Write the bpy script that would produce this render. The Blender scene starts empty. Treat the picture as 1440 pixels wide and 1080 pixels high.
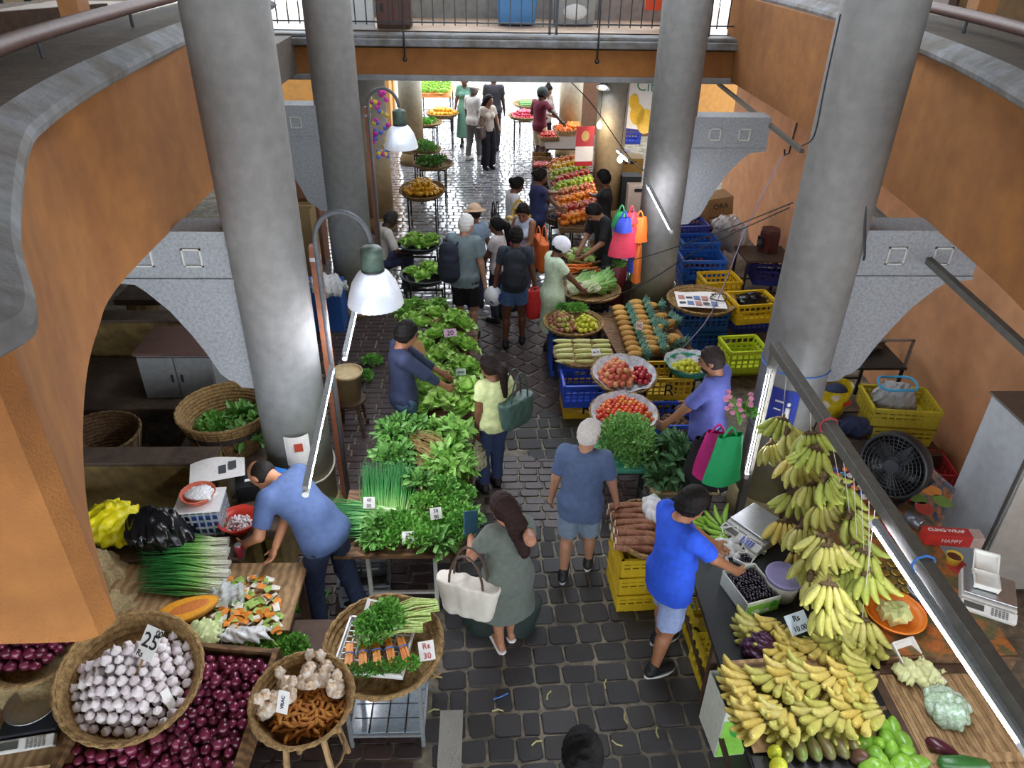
import bpy, math, random
import numpy as np
from mathutils import Vector, Matrix
random.seed(7); np.random.seed(7)
S = bpy.context.scene
COL = S.collection
PI = math.pi
# ------------------------------------------------------------------ camera
F_PX, PITCH, YAW, ROLL, CAM_H = 1045.0, 31.6, 2.1, 1.0, 4.75
_p, _y, _r = [math.radians(a) for a in (PITCH, YAW, ROLL)]
_F = np.array([math.sin(_y)*math.cos(_p), math.cos(_y)*math.cos(_p), -math.sin(_p)])
_R0 = np.array([math.cos(_y), -math.sin(_y), 0.0]); _U0 = np.cross(_R0, _F)
_R = _R0*math.cos(_r)+_U0*math.sin(_r); _U = -_R0*math.sin(_r)+_U0*math.cos(_r)
cam = bpy.data.cameras.new('camera'); camo = bpy.data.objects.new('camera', cam); COL.objects.link(camo)
cam.sensor_fit = 'HORIZONTAL'; cam.sensor_width = 36; cam.lens = F_PX/1440*36; cam.clip_end = 200; cam.clip_start = 0.05
camo.matrix_world = Matrix(((_R[0], _U[0], -_F[0], 0), (_R[1], _U[1], -_F[1], 0), (_R[2], _U[2], -_F[2], CAM_H), (0, 0, 0, 1)))
S.camera = camo
def _ray(x, y): return _F+_R*(x-720)/F_PX+_U*(540-y)/F_PX
def P(x, y, z=0.0):
    v = _ray(x, y); t = (z-CAM_H)/v[2]; return Vector((t*v[0], t*v[1], z))
def PY(x, y, Y):
    v = _ray(x, y); t = Y/v[1]; return Vector((t*v[0], Y, CAM_H+t*v[2]))
def PX(x, y, X):
    v = _ray(x, y); t = X/v[0]; return Vector((X, t*v[1], CAM_H+t*v[2]))
# ------------------------------------------------------------------ daylight and exposure
w = bpy.data.worlds.new('overcast_sky'); S.world = w; w.use_nodes = True
bg = w.node_tree.nodes['Background']; bg.inputs[0].default_value = (0.86, 0.93, 1.0, 1); bg.inputs[1].default_value = 4.2
S.view_settings.view_transform = 'Standard'; S.view_settings.look = 'None'; S.view_settings.gamma = 1.0
S.view_settings.use_curve_mapping = False
S.view_settings.exposure = 0.55
# ------------------------------------------------------------------ helpers
def lin(h):
    h = h.lstrip('#'); o = []
    for i in (0, 2, 4):
        v = int(h[i:i+2], 16)/255; o.append(v/12.92 if v <= .04045 else ((v+.055)/1.055)**2.4)
    return tuple(o)+(1,)
_mats = {}
def mat(name, col, rough=.6, var=.18, scale=6, bump=0, bscale=60, metal=0, col2=None, c2pos=(.4, .65), emit=0, trans=0, rnd=None, spec=None,
        grad=None, wave=None, alpha=1, coat=0, sss=0, detail=4, vc=False):
    if name in _mats: return _mats[name]
    m = bpy.data.materials.new(name); m.use_nodes = True; nt = m.node_tree; N = nt.nodes; L = nt.links
    b = N['Principled BSDF']; c = lin(col)
    b.inputs['Roughness'].default_value = rough; b.inputs['Metallic'].default_value = metal
    if spec is not None: b.inputs['Specular IOR Level'].default_value = spec
    if coat: b.inputs['Coat Weight'].default_value = coat; b.inputs['Coat Roughness'].default_value = .12
    if sss: b.inputs['Subsurface Weight'].default_value = sss; b.inputs['Subsurface Radius'].default_value = (.02, .01, .005)
    tc = N.new('ShaderNodeTexCoord')
    if rnd:
        oi = N.new('ShaderNodeObjectInfo'); cr = N.new('ShaderNodeValToRGB'); L.new(oi.outputs['Random'], cr.inputs[0])
        els = cr.color_ramp.elements; n = len(rnd)
        while len(els) < n: els.new(.5)
        for i, h in enumerate(rnd): els[i].position = i/(n-1) if n > 1 else 0; els[i].color = lin(h)
        base = cr.outputs[0]
    elif grad:                       # colour along the object's own axis: (axis, lo, hi, [colours])
        ax, lo, hi, cols = grad
        sp = N.new('ShaderNodeSeparateXYZ'); L.new(tc.outputs['Object'], sp.inputs[0])
        mr = N.new('ShaderNodeMapRange'); mr.inputs[1].default_value = lo; mr.inputs[2].default_value = hi; L.new(sp.outputs['XYZ'.index(ax)], mr.inputs[0])
        cr = N.new('ShaderNodeValToRGB'); L.new(mr.outputs[0], cr.inputs[0]); els = cr.color_ramp.elements
        while len(els) < len(cols): els.new(.5)
        for i, h in enumerate(cols): els[i].position = i/(len(cols)-1); els[i].color = lin(h)
        base = cr.outputs[0]
    elif vc:
        at = N.new('ShaderNodeAttribute'); at.attribute_name = 'tint'; base = at.outputs[0]
    else:
        rgb = N.new('ShaderNodeRGB'); rgb.outputs[0].default_value = c; base = rgb.outputs[0]
    if var or col2:
        nz = N.new('ShaderNodeTexNoise'); nz.inputs['Scale'].default_value = scale; nz.inputs['Detail'].default_value = detail; L.new(tc.outputs['Object'], nz.inputs['Vector'])
        if wave:
            wv = N.new('ShaderNodeTexWave'); wv.bands_direction = wave[0]; wv.inputs['Scale'].default_value = wave[1]; wv.inputs['Distortion'].default_value = wave[2]; L.new(tc.outputs['Object'], wv.inputs['Vector']); src = wv.outputs[1]
        else: src = nz.outputs[0]
        if col2:
            mr2 = N.new('ShaderNodeMapRange'); mr2.inputs[1].default_value = c2pos[0]; mr2.inputs[2].default_value = c2pos[1]; L.new(src, mr2.inputs[0])
            mx = N.new('ShaderNodeMixRGB'); L.new(mr2.outputs[0], mx.inputs[0]); L.new(base, mx.inputs[1]); mx.inputs[2].default_value = lin(col2); base = mx.outputs[0]
        if var:
            n2 = N.new('ShaderNodeTexNoise'); n2.inputs['Scale'].default_value = scale*4.3; n2.inputs['Detail'].default_value = detail; L.new(tc.outputs['Object'], n2.inputs['Vector'])
            mr3 = N.new('ShaderNodeMapRange'); mr3.inputs[1].default_value = .3; mr3.inputs[2].default_value = .7; mr3.inputs[3].default_value = 1-var; mr3.inputs[4].default_value = 1+var; L.new(n2.outputs[0], mr3.inputs[0])
            hs = N.new('ShaderNodeHueSaturation'); L.new(mr3.outputs[0], hs.inputs['Value']); L.new(base, hs.inputs['Color']); base = hs.outputs[0]
    L.new(base, b.inputs['Base Color'])
    if bump:
        bz = N.new('ShaderNodeTexNoise'); bz.inputs['Scale'].default_value = bscale; bz.inputs['Detail'].default_value = 3; L.new(tc.outputs['Object'], bz.inputs['Vector'])
        bp = N.new('ShaderNodeBump'); bp.inputs['Strength'].default_value = bump; bp.inputs['Distance'].default_value = .01; L.new(bz.outputs[0], bp.inputs['Height']); L.new(bp.outputs[0], b.inputs['Normal'])
    if emit: L.new(base, b.inputs['Emission Color']); b.inputs['Emission Strength'].default_value = emit
    if trans: b.inputs['Transmission Weight'].default_value = trans
    if alpha < 1: b.inputs['Alpha'].default_value = alpha
    _mats[name] = m; return m
class MB:
    def __init__(s): s.v = []; s.f = []; s.n = 0
    def add(s, V, Fc):
        V = np.asarray(V, float).reshape(-1, 3); s.v.append(V); o = s.n
        for f in Fc: s.f.append(tuple(int(i)+o for i in f))
        s.n += len(V); return s
    def box(s, c, d, R=None, rz=0, taper=1.0):
        x, y, z = d[0]/2, d[1]/2, d[2]/2; t = taper
        V = np.array([(-x, -y, -z), (x, -y, -z), (x, y, -z), (-x, y, -z), (-x*t, -y*t, z), (x*t, -y*t, z), (x*t, y*t, z), (-x*t, y*t, z)])
        if R is None and rz: R = rotz(rz)
        if R is not None: V = V@np.asarray(R).T
        return s.add(V+np.array(c), [(0, 3, 2, 1), (4, 5, 6, 7), (0, 1, 5, 4), (1, 2, 6, 5), (2, 3, 7, 6), (3, 0, 4, 7)])
    def bar(s, a, b, w, h=None, up=(0, 0, 1)):
        a = np.array(a, float); b = np.array(b, float); d = b-a; l = np.linalg.norm(d); d = d/l; h = h or w
        u = np.array(up, float)
        if abs(d@u) > .98: u = np.array((0, 1, 0.))
        x = np.cross(d, u); x /= np.linalg.norm(x); z = np.cross(x, d)
        return s.box((a+b)/2, (w, l, h), R=np.column_stack([x, d, z]))
    def tube(s, path, r, n=8, caps=True):
        path = np.array(path, float); k = len(path); r = np.broadcast_to(np.array(r, float), (k,))
        T = np.gradient(path, axis=0); T /= np.linalg.norm(T, axis=1)[:, None]+1e-9
        u = np.array((0, 0, 1.)) if abs(T[0][2]) < .9 else np.array((1., 0, 0)); V = []
        for i in range(k):
            x = np.cross(T[i], u); x /= np.linalg.norm(x)+1e-9; u = np.cross(x, T[i])
            a = np.arange(n)*2*PI/n; V.append(path[i]+r[i]*(np.cos(a)[:, None]*x+np.sin(a)[:, None]*u))
        Fc = [(i*n+j, i*n+(j+1) % n, (i+1)*n+(j+1) % n, (i+1)*n+j) for i in range(k-1) for j in range(n)]
        if caps: Fc += [tuple(range(n))[::-1], tuple((k-1)*n+j for j in range(n))]
        return s.add(np.vstack(V), Fc)
    def lathe(s, prof, n=24, c=(0, 0, 0), sx=1, sy=1, close=True):
        a = np.arange(n)*2*PI/n; V = []
        for r, z in prof: V.append(np.column_stack([np.cos(a)*r*sx, np.sin(a)*r*sy, np.full(n, z)]))
        k = len(prof); Fc = [(i*n+j, i*n+(j+1) % n, (i+1)*n+(j+1) % n, (i+1)*n+j) for i in range(k-1) for j in range(n)]
        if close: Fc += [tuple(range(n))[::-1], tuple((k-1)*n+j for j in range(n))]
        return s.add(np.vstack(V)+np.array(c), Fc)
    def ell(s, c, r, nu=10, nv=7, R=None, fn=None):
        V = [(0, 0, -1)]+[(math.sin(PI*j/nv)*math.cos(2*PI*i/nu), math.sin(PI*j/nv)*math.sin(2*PI*i/nu), -math.cos(PI*j/nv)) for j in range(1, nv) for i in range(nu)]+[(0, 0, 1)]
        V = np.array(V)
        if fn is not None: V = fn(V)
        V = V*np.array(r)
        if R is not None: V = V@np.asarray(R).T
        Fc = [(0, 1+(i+1) % nu, 1+i) for i in range(nu)]
        for j in range(nv-2):
            for i in range(nu): a = 1+j*nu; Fc.append((a+i, a+(i+1) % nu, a+nu+(i+1) % nu, a+nu+i))
        a = 1+(nv-2)*nu; Fc += [(a+i, a+(i+1) % nu, a+nu) for i in range(nu)]
        return s.add(V+np.array(c), Fc)
    def prism(s, poly, z0, z1):
        n = len(poly); V = [(x, y, z0) for x, y in poly]+[(x, y, z1) for x, y in poly]
        return s.add(V, [tuple(range(n))[::-1], tuple(range(n, 2*n))]+[(i, (i+1) % n, n+(i+1) % n, n+i) for i in range(n)])
    def sheet(s, fn, nu, nv, close_u=False):
        V = [fn(i/(nu if close_u else nu-1), j/(nv-1)) for j in range(nv) for i in range(nu)]; Fc = []
        for j in range(nv-1):
            for i in range(nu if close_u else nu-1): Fc.append((j*nu+i, j*nu+(i+1) % nu, (j+1)*nu+(i+1) % nu, (j+1)*nu+i))
        return s.add(V, Fc)
    def mesh(s, name, m, smooth=False):
        me = bpy.data.meshes.new(name); V = np.vstack(s.v); me.from_pydata(V.tolist(), [], s.f)
        ms = m if isinstance(m, (list, tuple)) else [m]
        for q in ms: me.materials.append(q)
        if smooth: me.polygons.foreach_set('use_smooth', [True]*len(me.polygons))
        me.update(); return me
    def build(s, name, m, parent=None, loc=(0, 0, 0), rot=None, smooth=False, rz=0, bev=0):
        o = obj(name, s.mesh(name, m, smooth), parent, loc, rot, rz)
        if bev: md = o.modifiers.new('edge', 'BEVEL'); md.width = bev; md.segments = 2; md.limit_method = 'ANGLE'
        return o
def obj(name, me, parent=None, loc=(0, 0, 0), rot=None, rz=0):
    o = bpy.data.objects.new(name, me); COL.objects.link(o); o.location = loc
    o.rotation_euler = rot if rot is not None else (0, 0, rz)
    if parent is not None: o.parent = parent
    return o
def rotz(a): c, s = math.cos(a), math.sin(a); return np.array([(c, -s, 0), (s, c, 0), (0, 0, 1.)])
def rotx(a): c, s = math.cos(a), math.sin(a); return np.array([(1., 0, 0), (0, c, -s), (0, s, c)])
def roty(a): c, s = math.cos(a), math.sin(a); return np.array([(c, 0, s), (0, 1., 0), (-s, 0, c)])
def tag(o, label=None, cat=None, group=None, kind=None):
    if label: o['label'] = label
    if cat: o['category'] = cat
    if group: o['group'] = group
    if kind: o['kind'] = kind
    return o
def thing(name, label, cat, loc=(0, 0, 0), rz=0, group=None, rot=None):
    o = bpy.data.objects.new(name, None); COL.objects.link(o); o.location = loc; o.rotation_euler = rot if rot is not None else (0, 0, rz); o.empty_display_size = .1
    return tag(o, label, cat, group)
def copy_tree(o, parent=None):
    c = o.copy(); COL.objects.link(c); c.parent = parent
    for ch in o.children: copy_tree(ch, c)
    return c
def struct(o): o['kind'] = 'structure'; return o
def pts(*a): return [tuple(q) for q in a]
def text_mesh(txt, size, m, depth=.0015, align='CENTER', shear=0):
    cu = bpy.data.curves.new('text', 'FONT'); cu.body = txt; cu.size = size; cu.extrude = depth; cu.align_x = align; cu.align_y = 'CENTER'; cu.shear = shear
    o = bpy.data.objects.new('text', cu); COL.objects.link(o); bpy.context.view_layer.update()
    me = bpy.data.meshes.new_from_object(o.evaluated_get(bpy.context.evaluated_depsgraph_get())); bpy.data.objects.remove(o)
    me.materials.clear(); me.materials.append(m); return me
def spread(path, step):              # resample a polyline
    p = np.array(path, float); d = np.r_[0, np.cumsum(np.linalg.norm(np.diff(p, axis=0), axis=1))]; n = max(2, int(d[-1]/step)+1); t = np.linspace(0, d[-1], n)
    return np.column_stack([np.interp(t, d, p[:, i]) for i in range(p.shape[1])])
def smooth_path(p, n=60):            # Catmull-Rom
    p = np.array(p, float); q = np.vstack([2*p[0]-p[1], p, 2*p[-1]-p[-2]]); out = []
    m = len(p)-1; k = max(2, n//m)
    for i in range(m):
        a, b, c, d = q[i:i+4]
        for t in np.linspace(0, 1, k, endpoint=False): out.append(.5*((2*b)+(c-a)*t+(2*a-5*b+4*c-d)*t*t+(-a+3*b-3*c+d)*t**3))
    out.append(p[-1]); return np.array(out)
def frame_to(d, up=(0, 0, 1)):       # rotation whose Y axis looks along d
    d = np.array(d, float); d /= np.linalg.norm(d); u = np.array(up, float)
    if abs(d@u) > .98: u = np.array((0, 1., 0))
    x = np.cross(d, u); x /= np.linalg.norm(x); return np.column_stack([x, d, np.cross(x, d)])
def eul(R): return Matrix([list(map(float, r)) for r in R]).to_euler()
# base materials
concrete = mat('concrete', '#8f9092', .75, .14, 2.2, .25, 30, col2='#77787a')
concrete_dark = mat('concrete_dark', '#5a564f', .8, .25, 3, .4, 40, col2='#463f36')
coping_m = mat('coping_concrete', '#7c7d80', .7, .2, 3, .35, 45, col2='#5d554c')
terrazzo = mat('terrazzo', '#8f9296', .6, .2, 40, .15, 160, col2='#7c7f84')
orange = mat('orange_plaster', '#9c6630', .85, .12, 1.6, .6, 110, col2='#875427', c2pos=(.35, .7))
orange_in = mat('orange_wall', '#dfa679', .85, .1, 1.2, .15, 50, col2='#d3976b')
steel_dark = mat('dark_steel', '#3b3c3f', .45, .15, 8, metal=.6)
steel = mat('steel', '#a9abad', .35, .1, 8, metal=.85)
galv = mat('galvanised', '#8d9092', .5, .15, 9, metal=.5)
wood = mat('wood', '#80603f', .7, .25, 3, .3, 40, wave=('Y', 6, 8), col2='#5d432c', c2pos=(.2, .8))
wood_dark = mat('wood_dark', '#4a3526', .7, .25, 4, .3, 40)
wood_pale = mat('wood_pale', '#a98a62', .7, .2, 4, .3, 40, wave=('X', 5, 7), col2='#8b6d48', c2pos=(.2, .8))
white_p = mat('white_paint', '#dfe0e0', .5, .06, 6)
paper = mat('paper', '#e8e6e2', .8, .05, 6)
ink = mat('ink', '#1c1c22', .7, 0)
card = mat('cardboard', '#a98358', .85, .1, 5)
black_p = mat('black_plastic', '#17181b', .45, .1, 8)
rope_m = mat('rope', '#b9b4a6', .8, .1, 30)
wire_m = mat('wire', '#22242a', .6, 0)
tube_glow = mat('tube_light_glow', '#f4f6ff', .4, 0, emit=80)
bulb_glow = mat('bulb_glow', '#ffe3b8', .4, 0, emit=60)
cool_glow = mat('lamp_glow', '#eef4ff', .4, 0, emit=26)
# ------------------------------------------------------------------ floor of stone setts
floor_base = mat('mortar', '#8a8170', .7, .3, 5, .5, 50, col2='#5d574c')
stone_m = mat('basalt_sett', '#48474a', .42, .22, 5, .5, 45, rnd=['#323234', '#3f3e40', '#393738', '#484648', '#353232', '#423f3e'])
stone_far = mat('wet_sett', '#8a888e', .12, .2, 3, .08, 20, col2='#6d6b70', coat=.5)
red_m = mat('red_brown_sett', '#4b3c3a', .4, .2, 6, .4, 45, rnd=['#4a3a38', '#54423f', '#413536', '#4c4241'])
fl = MB().box((0.5, 17, -.062), (24, 40, .1)).build('floor', floor_base); struct(fl)
def stone_unit(seed):
    r = random.Random(seed); b = .07+.05*r.random()
    V = []; n = 8
    cs = [(-.5+b, -.5), (.5-b, -.5), (.5, -.5+b), (.5, .5-b), (.5-b, .5), (-.5+b, .5), (-.5, .5-b), (-.5, -.5+b)]
    cs = [(x+r.uniform(-.03, .03), y+r.uniform(-.03, .03)) for x, y in cs]
    for x, y in cs: V.append((x, y, -1))
    for x, y in cs: V.append((x, y, -.35))
    for x, y in cs: V.append((x*.93, y*.93, 0))
    V.append((0, 0, .08*r.random()))
    F = []
    for k in (0, 1):
        for i in range(n): F.append((k*n+i, k*n+(i+1) % n, (k+1)*n+(i+1) % n, (k+1)*n+i))
    F += [(16+i, 16+(i+1) % n, 24) for i in range(n)]
    return np.array(V), F
_su = [stone_unit(i) for i in range(6)]
cells = []                                             # x, y, w, d, rot, kind
def zone(x, y):
    if y > 9.6: return 2
    if x < -.42 or (5.15 < y < 6.3 and .0 < x): return 1
    if y > 7.1: return 3
    return 0
y = 2.2
rr = random.Random(3)
while y < 7.4:
    h = rr.uniform(.17, .215); x = -.55-rr.random()*.1
    while x < 2.3:
        wd = rr.choice([.13, .19, .22, .24, .2, .26]); cx = x+wd/2
        yy = y+h/2+.05*(cx-.5)+rr.uniform(-.008, .008)
        if zone(cx, yy) == 0: cells.append((cx, yy, wd-.018, h-.018, .05+rr.uniform(-.04, .04), 0))
        x += wd
    y += h
y = 2.2
while y < 9.6:                                         # small reddish pavers at the sides
    k = 0; x = -2.4+(.05 if int(y*10) % 2 else 0)
    while x < 2.3:
        if zone(x, y) == 1: cells.append((x, y, .185, .098, rr.uniform(-.02, .02), 1))
        x += .2
    y += .112
u = np.arange(-40, 80)                                 # diagonal pavers
for i in u:
    for j in u:
        px_, py_ = .5+(i-j)*.155, 8.3+(i+j)*.155-3
        if -2.2 < px_ < 2.4 and 7.0 < py_ < 9.7 and zone(px_, py_) == 3: cells.append((px_, py_, .205, .205, PI/4, 1))
y = 9.6
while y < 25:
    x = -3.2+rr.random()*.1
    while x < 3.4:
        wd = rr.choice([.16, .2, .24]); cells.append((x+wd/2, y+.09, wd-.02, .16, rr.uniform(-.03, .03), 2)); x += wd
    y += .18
def _vis(c): return c[5] == 0 and -.5 < c[0] < 1.75
order = sorted(range(len(cells)), key=lambda i: (0 if _vis(cells[i]) else 1, math.hypot(cells[i][0]-.4, cells[i][1])))
near = set(order[:300])
_sm = {}
for k in range(6):
    for mm in (stone_m, red_m):
        b = MB().add(*_su[k]); _sm[(k, mm.name)] = b.mesh('paving_stone', mm)
rest = {0: MB(), 1: MB(), 2: MB()}
for i, (x, y, a, d, r, kd) in enumerate(cells):
    k = i % 6; hz = rr.uniform(-.005, .004)
    if i in near:
        o = obj('paving_stone', _sm[(k, (stone_m if kd == 0 else red_m).name)], fl, (x, y, hz), rz=r); o.scale = (a, d, .03)
    else:
        V, Fc = _su[k]; rest[kd].add((V*np.array((a, d, .03)))@rotz(r).T+np.array((x, y, hz)), Fc)
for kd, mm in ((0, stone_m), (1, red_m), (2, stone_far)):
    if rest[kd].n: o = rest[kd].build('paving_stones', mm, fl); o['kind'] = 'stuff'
coping_dirt = mat('coping_dirt', '#57493b', .8, .25, 4, .4, 45, col2='#463a30')
# ------------------------------------------------------------------ upper gallery walls
ZB, ZT = 2.83, 3.95
KW, KC = .817, .837
def sc(k, p): return [(a*k, c*k) for a, c in p]
wl_path = smooth_path(sc(KW, [(-2.89, 11.05), (-2.86, 9.4), (-2.83, 7.76), (-2.8, 5.4), (-2.62, 4.5), (-2.33, 3.67), (-1.9, 2.75), (-1.47, 2.05)]), 48)
cl_path = smooth_path(sc(KC, [(-2.86, 11.1), (-2.83, 9.4), (-2.78, 7.4), (-2.6, 5.35), (-2.4, 4.2), (-2.2, 3.6), (-1.66, 2.5), (-1.3, 1.9), (-1.27, 1.75), (-1.36, 1.64), (-1.6, 1.6), (-3.6, 1.6)]), 110)
def poly_xy(path, extra): return [tuple(p) for p in path]+extra
b = MB().prism(poly_xy(wl_path, sc(KW, [(-1.5, 1.97), (-1.56, 1.945), (-3.45, 1.9), (-3.45, 11.05)])), ZB, ZT)
wall_left = struct(b.build('wall_left', orange))
def coping(path, extra, z0, z1):
    n = len(path); b = MB(); c = np.array(path); cen = np.array([.8, 6.0])
    nrm = np.gradient(c, axis=0); nrm = np.column_stack([nrm[:, 1], -nrm[:, 0]]); nrm /= np.linalg.norm(nrm, axis=1)[:, None]
    nrm *= np.sign(((cen-c[0])*nrm[0]).sum())
    prof = [(-.1, z0), (0, z0), (.03, z0+.02), (.035, z0+.05), (.02, z0+.08), (-.03, z0+.105), (-.09, z1)]
    def fn(u, v):
        i = min(int(round(u*(n-1))), n-1); k = int(round(v*(len(prof)-1))); off, z = prof[k]; q = c[i]+nrm[i]*off; return (q[0], q[1], z)
    b.sheet(fn, n, len(prof))
    top = [tuple(c[i]+nrm[i]*-.09) for i in range(n)]+extra
    global coping_top; coping_top = MB().add([(x, y, z1) for x, y in top], [tuple(range(len(top)))])
    bot = [tuple(c[i]+nrm[i]*-.1) for i in range(n)]+extra
    b.add([(x, y, z0) for x, y in bot], [tuple(range(len(bot)))[::-1]])
    k = len(extra); ex = [top[n-1]]+extra+[top[0]]
    for i in range(len(ex)-1): b.add([(*ex[i], z0), (*ex[i+1], z0), (*ex[i+1], z1), (*ex[i], z1)], [(0, 1, 2, 3)])
    return b
struct(coping(cl_path, sc(KC, [(-3.6, 11.1)]), 3.93, 4.07).build('trim_1', coping_m, smooth=False)); struct(coping_top.build('trim_6', coping_dirt))
wr_path = smooth_path(sc(KW, [(4.42, 15.0), (4.45, 10.5), (4.3, 7.9), (3.93, 4.8), (3.2, 2.9)]), 40)
cr_path = smooth_path(sc(KC, [(4.42, 15.0), (4.46, 10.7), (4.1, 7.44), (3.52, 5.0), (2.8, 3.2)]), 40)
b = MB().prism(poly_xy(wr_path, sc(KW, [(5.2, 2.9), (5.2, 15.0)]))[::-1], ZB, ZT); wall_right = struct(b.build('wall_right', orange))
struct(coping(cr_path, sc(KC, [(5.3, 3.2), (5.3, 15.0)]), 3.93, 4.07).build('trim_2', coping_m)); struct(coping_top.build('trim_7', coping_dirt))
# far beam with coping, soffit strip
YB = 11.77
struct(MB().box((.7, YB+.2, 3.05), (8.6, .4, .36)).build('wall_back', orange))
struct(MB().box((.7, YB+.18, 2.83), (8.6, .46, .08)).build('trim_3', concrete, bev=.01))
struct(MB().box((.7, YB+.12, 3.31), (8.6, .5, .1)).box((.7, YB+.2, 3.38), (8.6, .48, .06)).build('trim_4', coping_m, bev=.02))
# floor slabs of the upper storey (ceiling of the ground floor)
slab_m = mat('slab', '#6b625a', .85, .15, 2)
tile_up = mat('gallery_floor', '#a78f7a', .5, .15, 2, col2='#8d7663')
cb = MB().box((-5.9, 7, 3.13), (6.2, 18, .5)).box((7.25, 7, 3.13), (6.0, 18, .5)).box((.8, 14.4, 3.13), (20, 4.8, .48)).box((.5, -2.7, 3.13), (20, 6.0, .5))
struct(cb.build('ceiling', slab_m))
struct(MB().box((.8, 14.4, 3.39), (9.6, 4.7, .04)).build('floor_upper', tile_up))
roof_m = mat('roof_board', '#6a5440', .8, .2, 2)
struct(MB().box((-6.4, .6, 7.3), (12.4, 25.4, .1)).box((8.1, .6, 7.3), (12.2, 25.4, .1)).box((.9, -3.8, 7.3), (2.4, 16.6, .1)).box((.9, 11.9, 7.3), (2.4, 2.8, .1)).build('roof', roof_m))  # unseen roof; its opening is sized to dim daylight on the upper gallery
# outer walls of the ground floor
struct(MB().box((4.82, 8.4, 1.44), (.2, 12.8, 2.88)).build('wall_ground_right', orange_in))
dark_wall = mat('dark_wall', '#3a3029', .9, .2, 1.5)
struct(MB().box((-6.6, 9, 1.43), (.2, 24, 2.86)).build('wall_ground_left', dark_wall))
fw = mat('far_wall', '#c08a4a', .85, .12, 2)
brown = mat('brown_wall', '#6a4a35', .8, .15, 2)
struct(MB().box((-5.2, 20.2, 1.43), (5.6, .3, 2.86)).box((6.2, 21.2, 1.43), (6.4, .3, 2.86)).build('wall_ground_back', fw))
struct(MB().box((3.7, 20.6, 1.43), (3.2, .2, 2.86)).build('wall_brown', brown))
struct(MB().box((-2.6, 19.0, 1.43), (.5, .5, 2.86)).build('pillar_far', fw))
# gallery behind the far railing
lowwall = mat('grey_plaster', '#8b8a86', .8, .2, 2.5, .2, 30)
struct(MB().box((.6, 14.2, 3.86), (6, .25, .95)).build('wall_low_gallery', lowwall))
struct(MB().box((.6, 14.18, 4.36), (6.05, .4, .06)).build('trim_5', white_p))
struct(MB().box((-8.7, 9, 5.2), (.2, 24, 4.2)).build('wall_upper_left', mat('upper_wall', '#43382f', .8, .2, 2)))
struct(MB().box((10.5, 9, 5.2), (.2, 24, 4.2)).build('wall_upper_right', mat('upper_wall2', '#40352d', .8, .2, 2)))
# ------------------------------------------------------------------ columns
def column(x, y, r, ztop, label, side=0, cols=('#95825a', '#a89e76', '#a8aba5', '#949697', '#828181', '#7d7b79'), zhi=2.4, full=True):  # brown foot is stain; paler lower shaft colours stand in for tube light
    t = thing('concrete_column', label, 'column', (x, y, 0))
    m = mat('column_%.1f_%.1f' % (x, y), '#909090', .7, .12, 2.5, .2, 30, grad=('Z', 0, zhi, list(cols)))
    b = MB().lathe([(r, .22), (r, ztop)], 40); b.build('shaft', m, t, smooth=True)
    MB().lathe([(r*1.2, 0), (r*1.2, .1), (r*1.13, .16), (r*1.05, .2), (r, .26)], 40).build('base', m, t, smooth=True)
    if side:
        pr = [(0, 2.84), (1.16, 2.84), (1.16, 2.44), (.97, 2.42), (.9, 2.36), (.76, 2.2), (.64, 2.0), (.56, 1.84), (.48, 1.64), (.42, 1.58), (.38, 1.57), (.33, 1.51), (0, 1.49)]
        bb = MB(); V = [(side*a, -.15, z) for a, z in pr]+[(side*a, .15, z) for a, z in pr]; n = len(pr); q = list(range(n))
        fs = [tuple(q), tuple(n+i for i in q[::-1])]+[(i, n+i, n+(i+1) % n, (i+1) % n) for i in q]
        br = bb.add(V, fs).build('bracket', terrazzo, t)
        MB().box((side*.62, -.155, 2.46), (1.08, .02, .03)).build('band', terrazzo, br)
        for dx in (.5, .86):
            f = MB()
            for k in range(4):
                a = k*PI/2; f.box((side*dx+math.cos(a)*.065, -.156, 2.64+math.sin(a)*.065), (.012 if k % 2 == 0 else .142, .016, .142 if k % 2 == 0 else .012))
            f.build('recess_frame', mat('recess_pale', '#b9b9b3', .7, .15, 20), br)
    return t
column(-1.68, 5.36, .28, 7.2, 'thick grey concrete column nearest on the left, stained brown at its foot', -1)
column(2.63, 5.45, .28, 7.2, 'thick grey concrete column nearest on the right, with a blue sign', 1)
column(-1.89, 9.79, .28, 7.2, 'grey concrete column behind the hanging lamp, second on the left', -1)
column(2.25, 9.35, .28, 7.2, 'grey concrete column with hanging tube light, second on the right', 1)
bei = ('#8a7048', '#b09364', '#b8a27a', '#b9ad92', '#b9b4a6', '#b5b2a8')
column(-1.98, 13.2, .26, 2.86, 'beige column with flared foot beside the mango tray', 0, bei)
column(2.2, 13.7, .27, 2.86, 'beige column lit by a clip lamp behind the orange stall', 0, bei)
column(1.95, 18.4, .27, 2.86, 'yellowed beige column beside the far tomato stall', 0, bei)
column(-1.75, 17.6, .26, 2.86, 'beige column far on the left side of the aisle', 0, bei)
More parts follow.
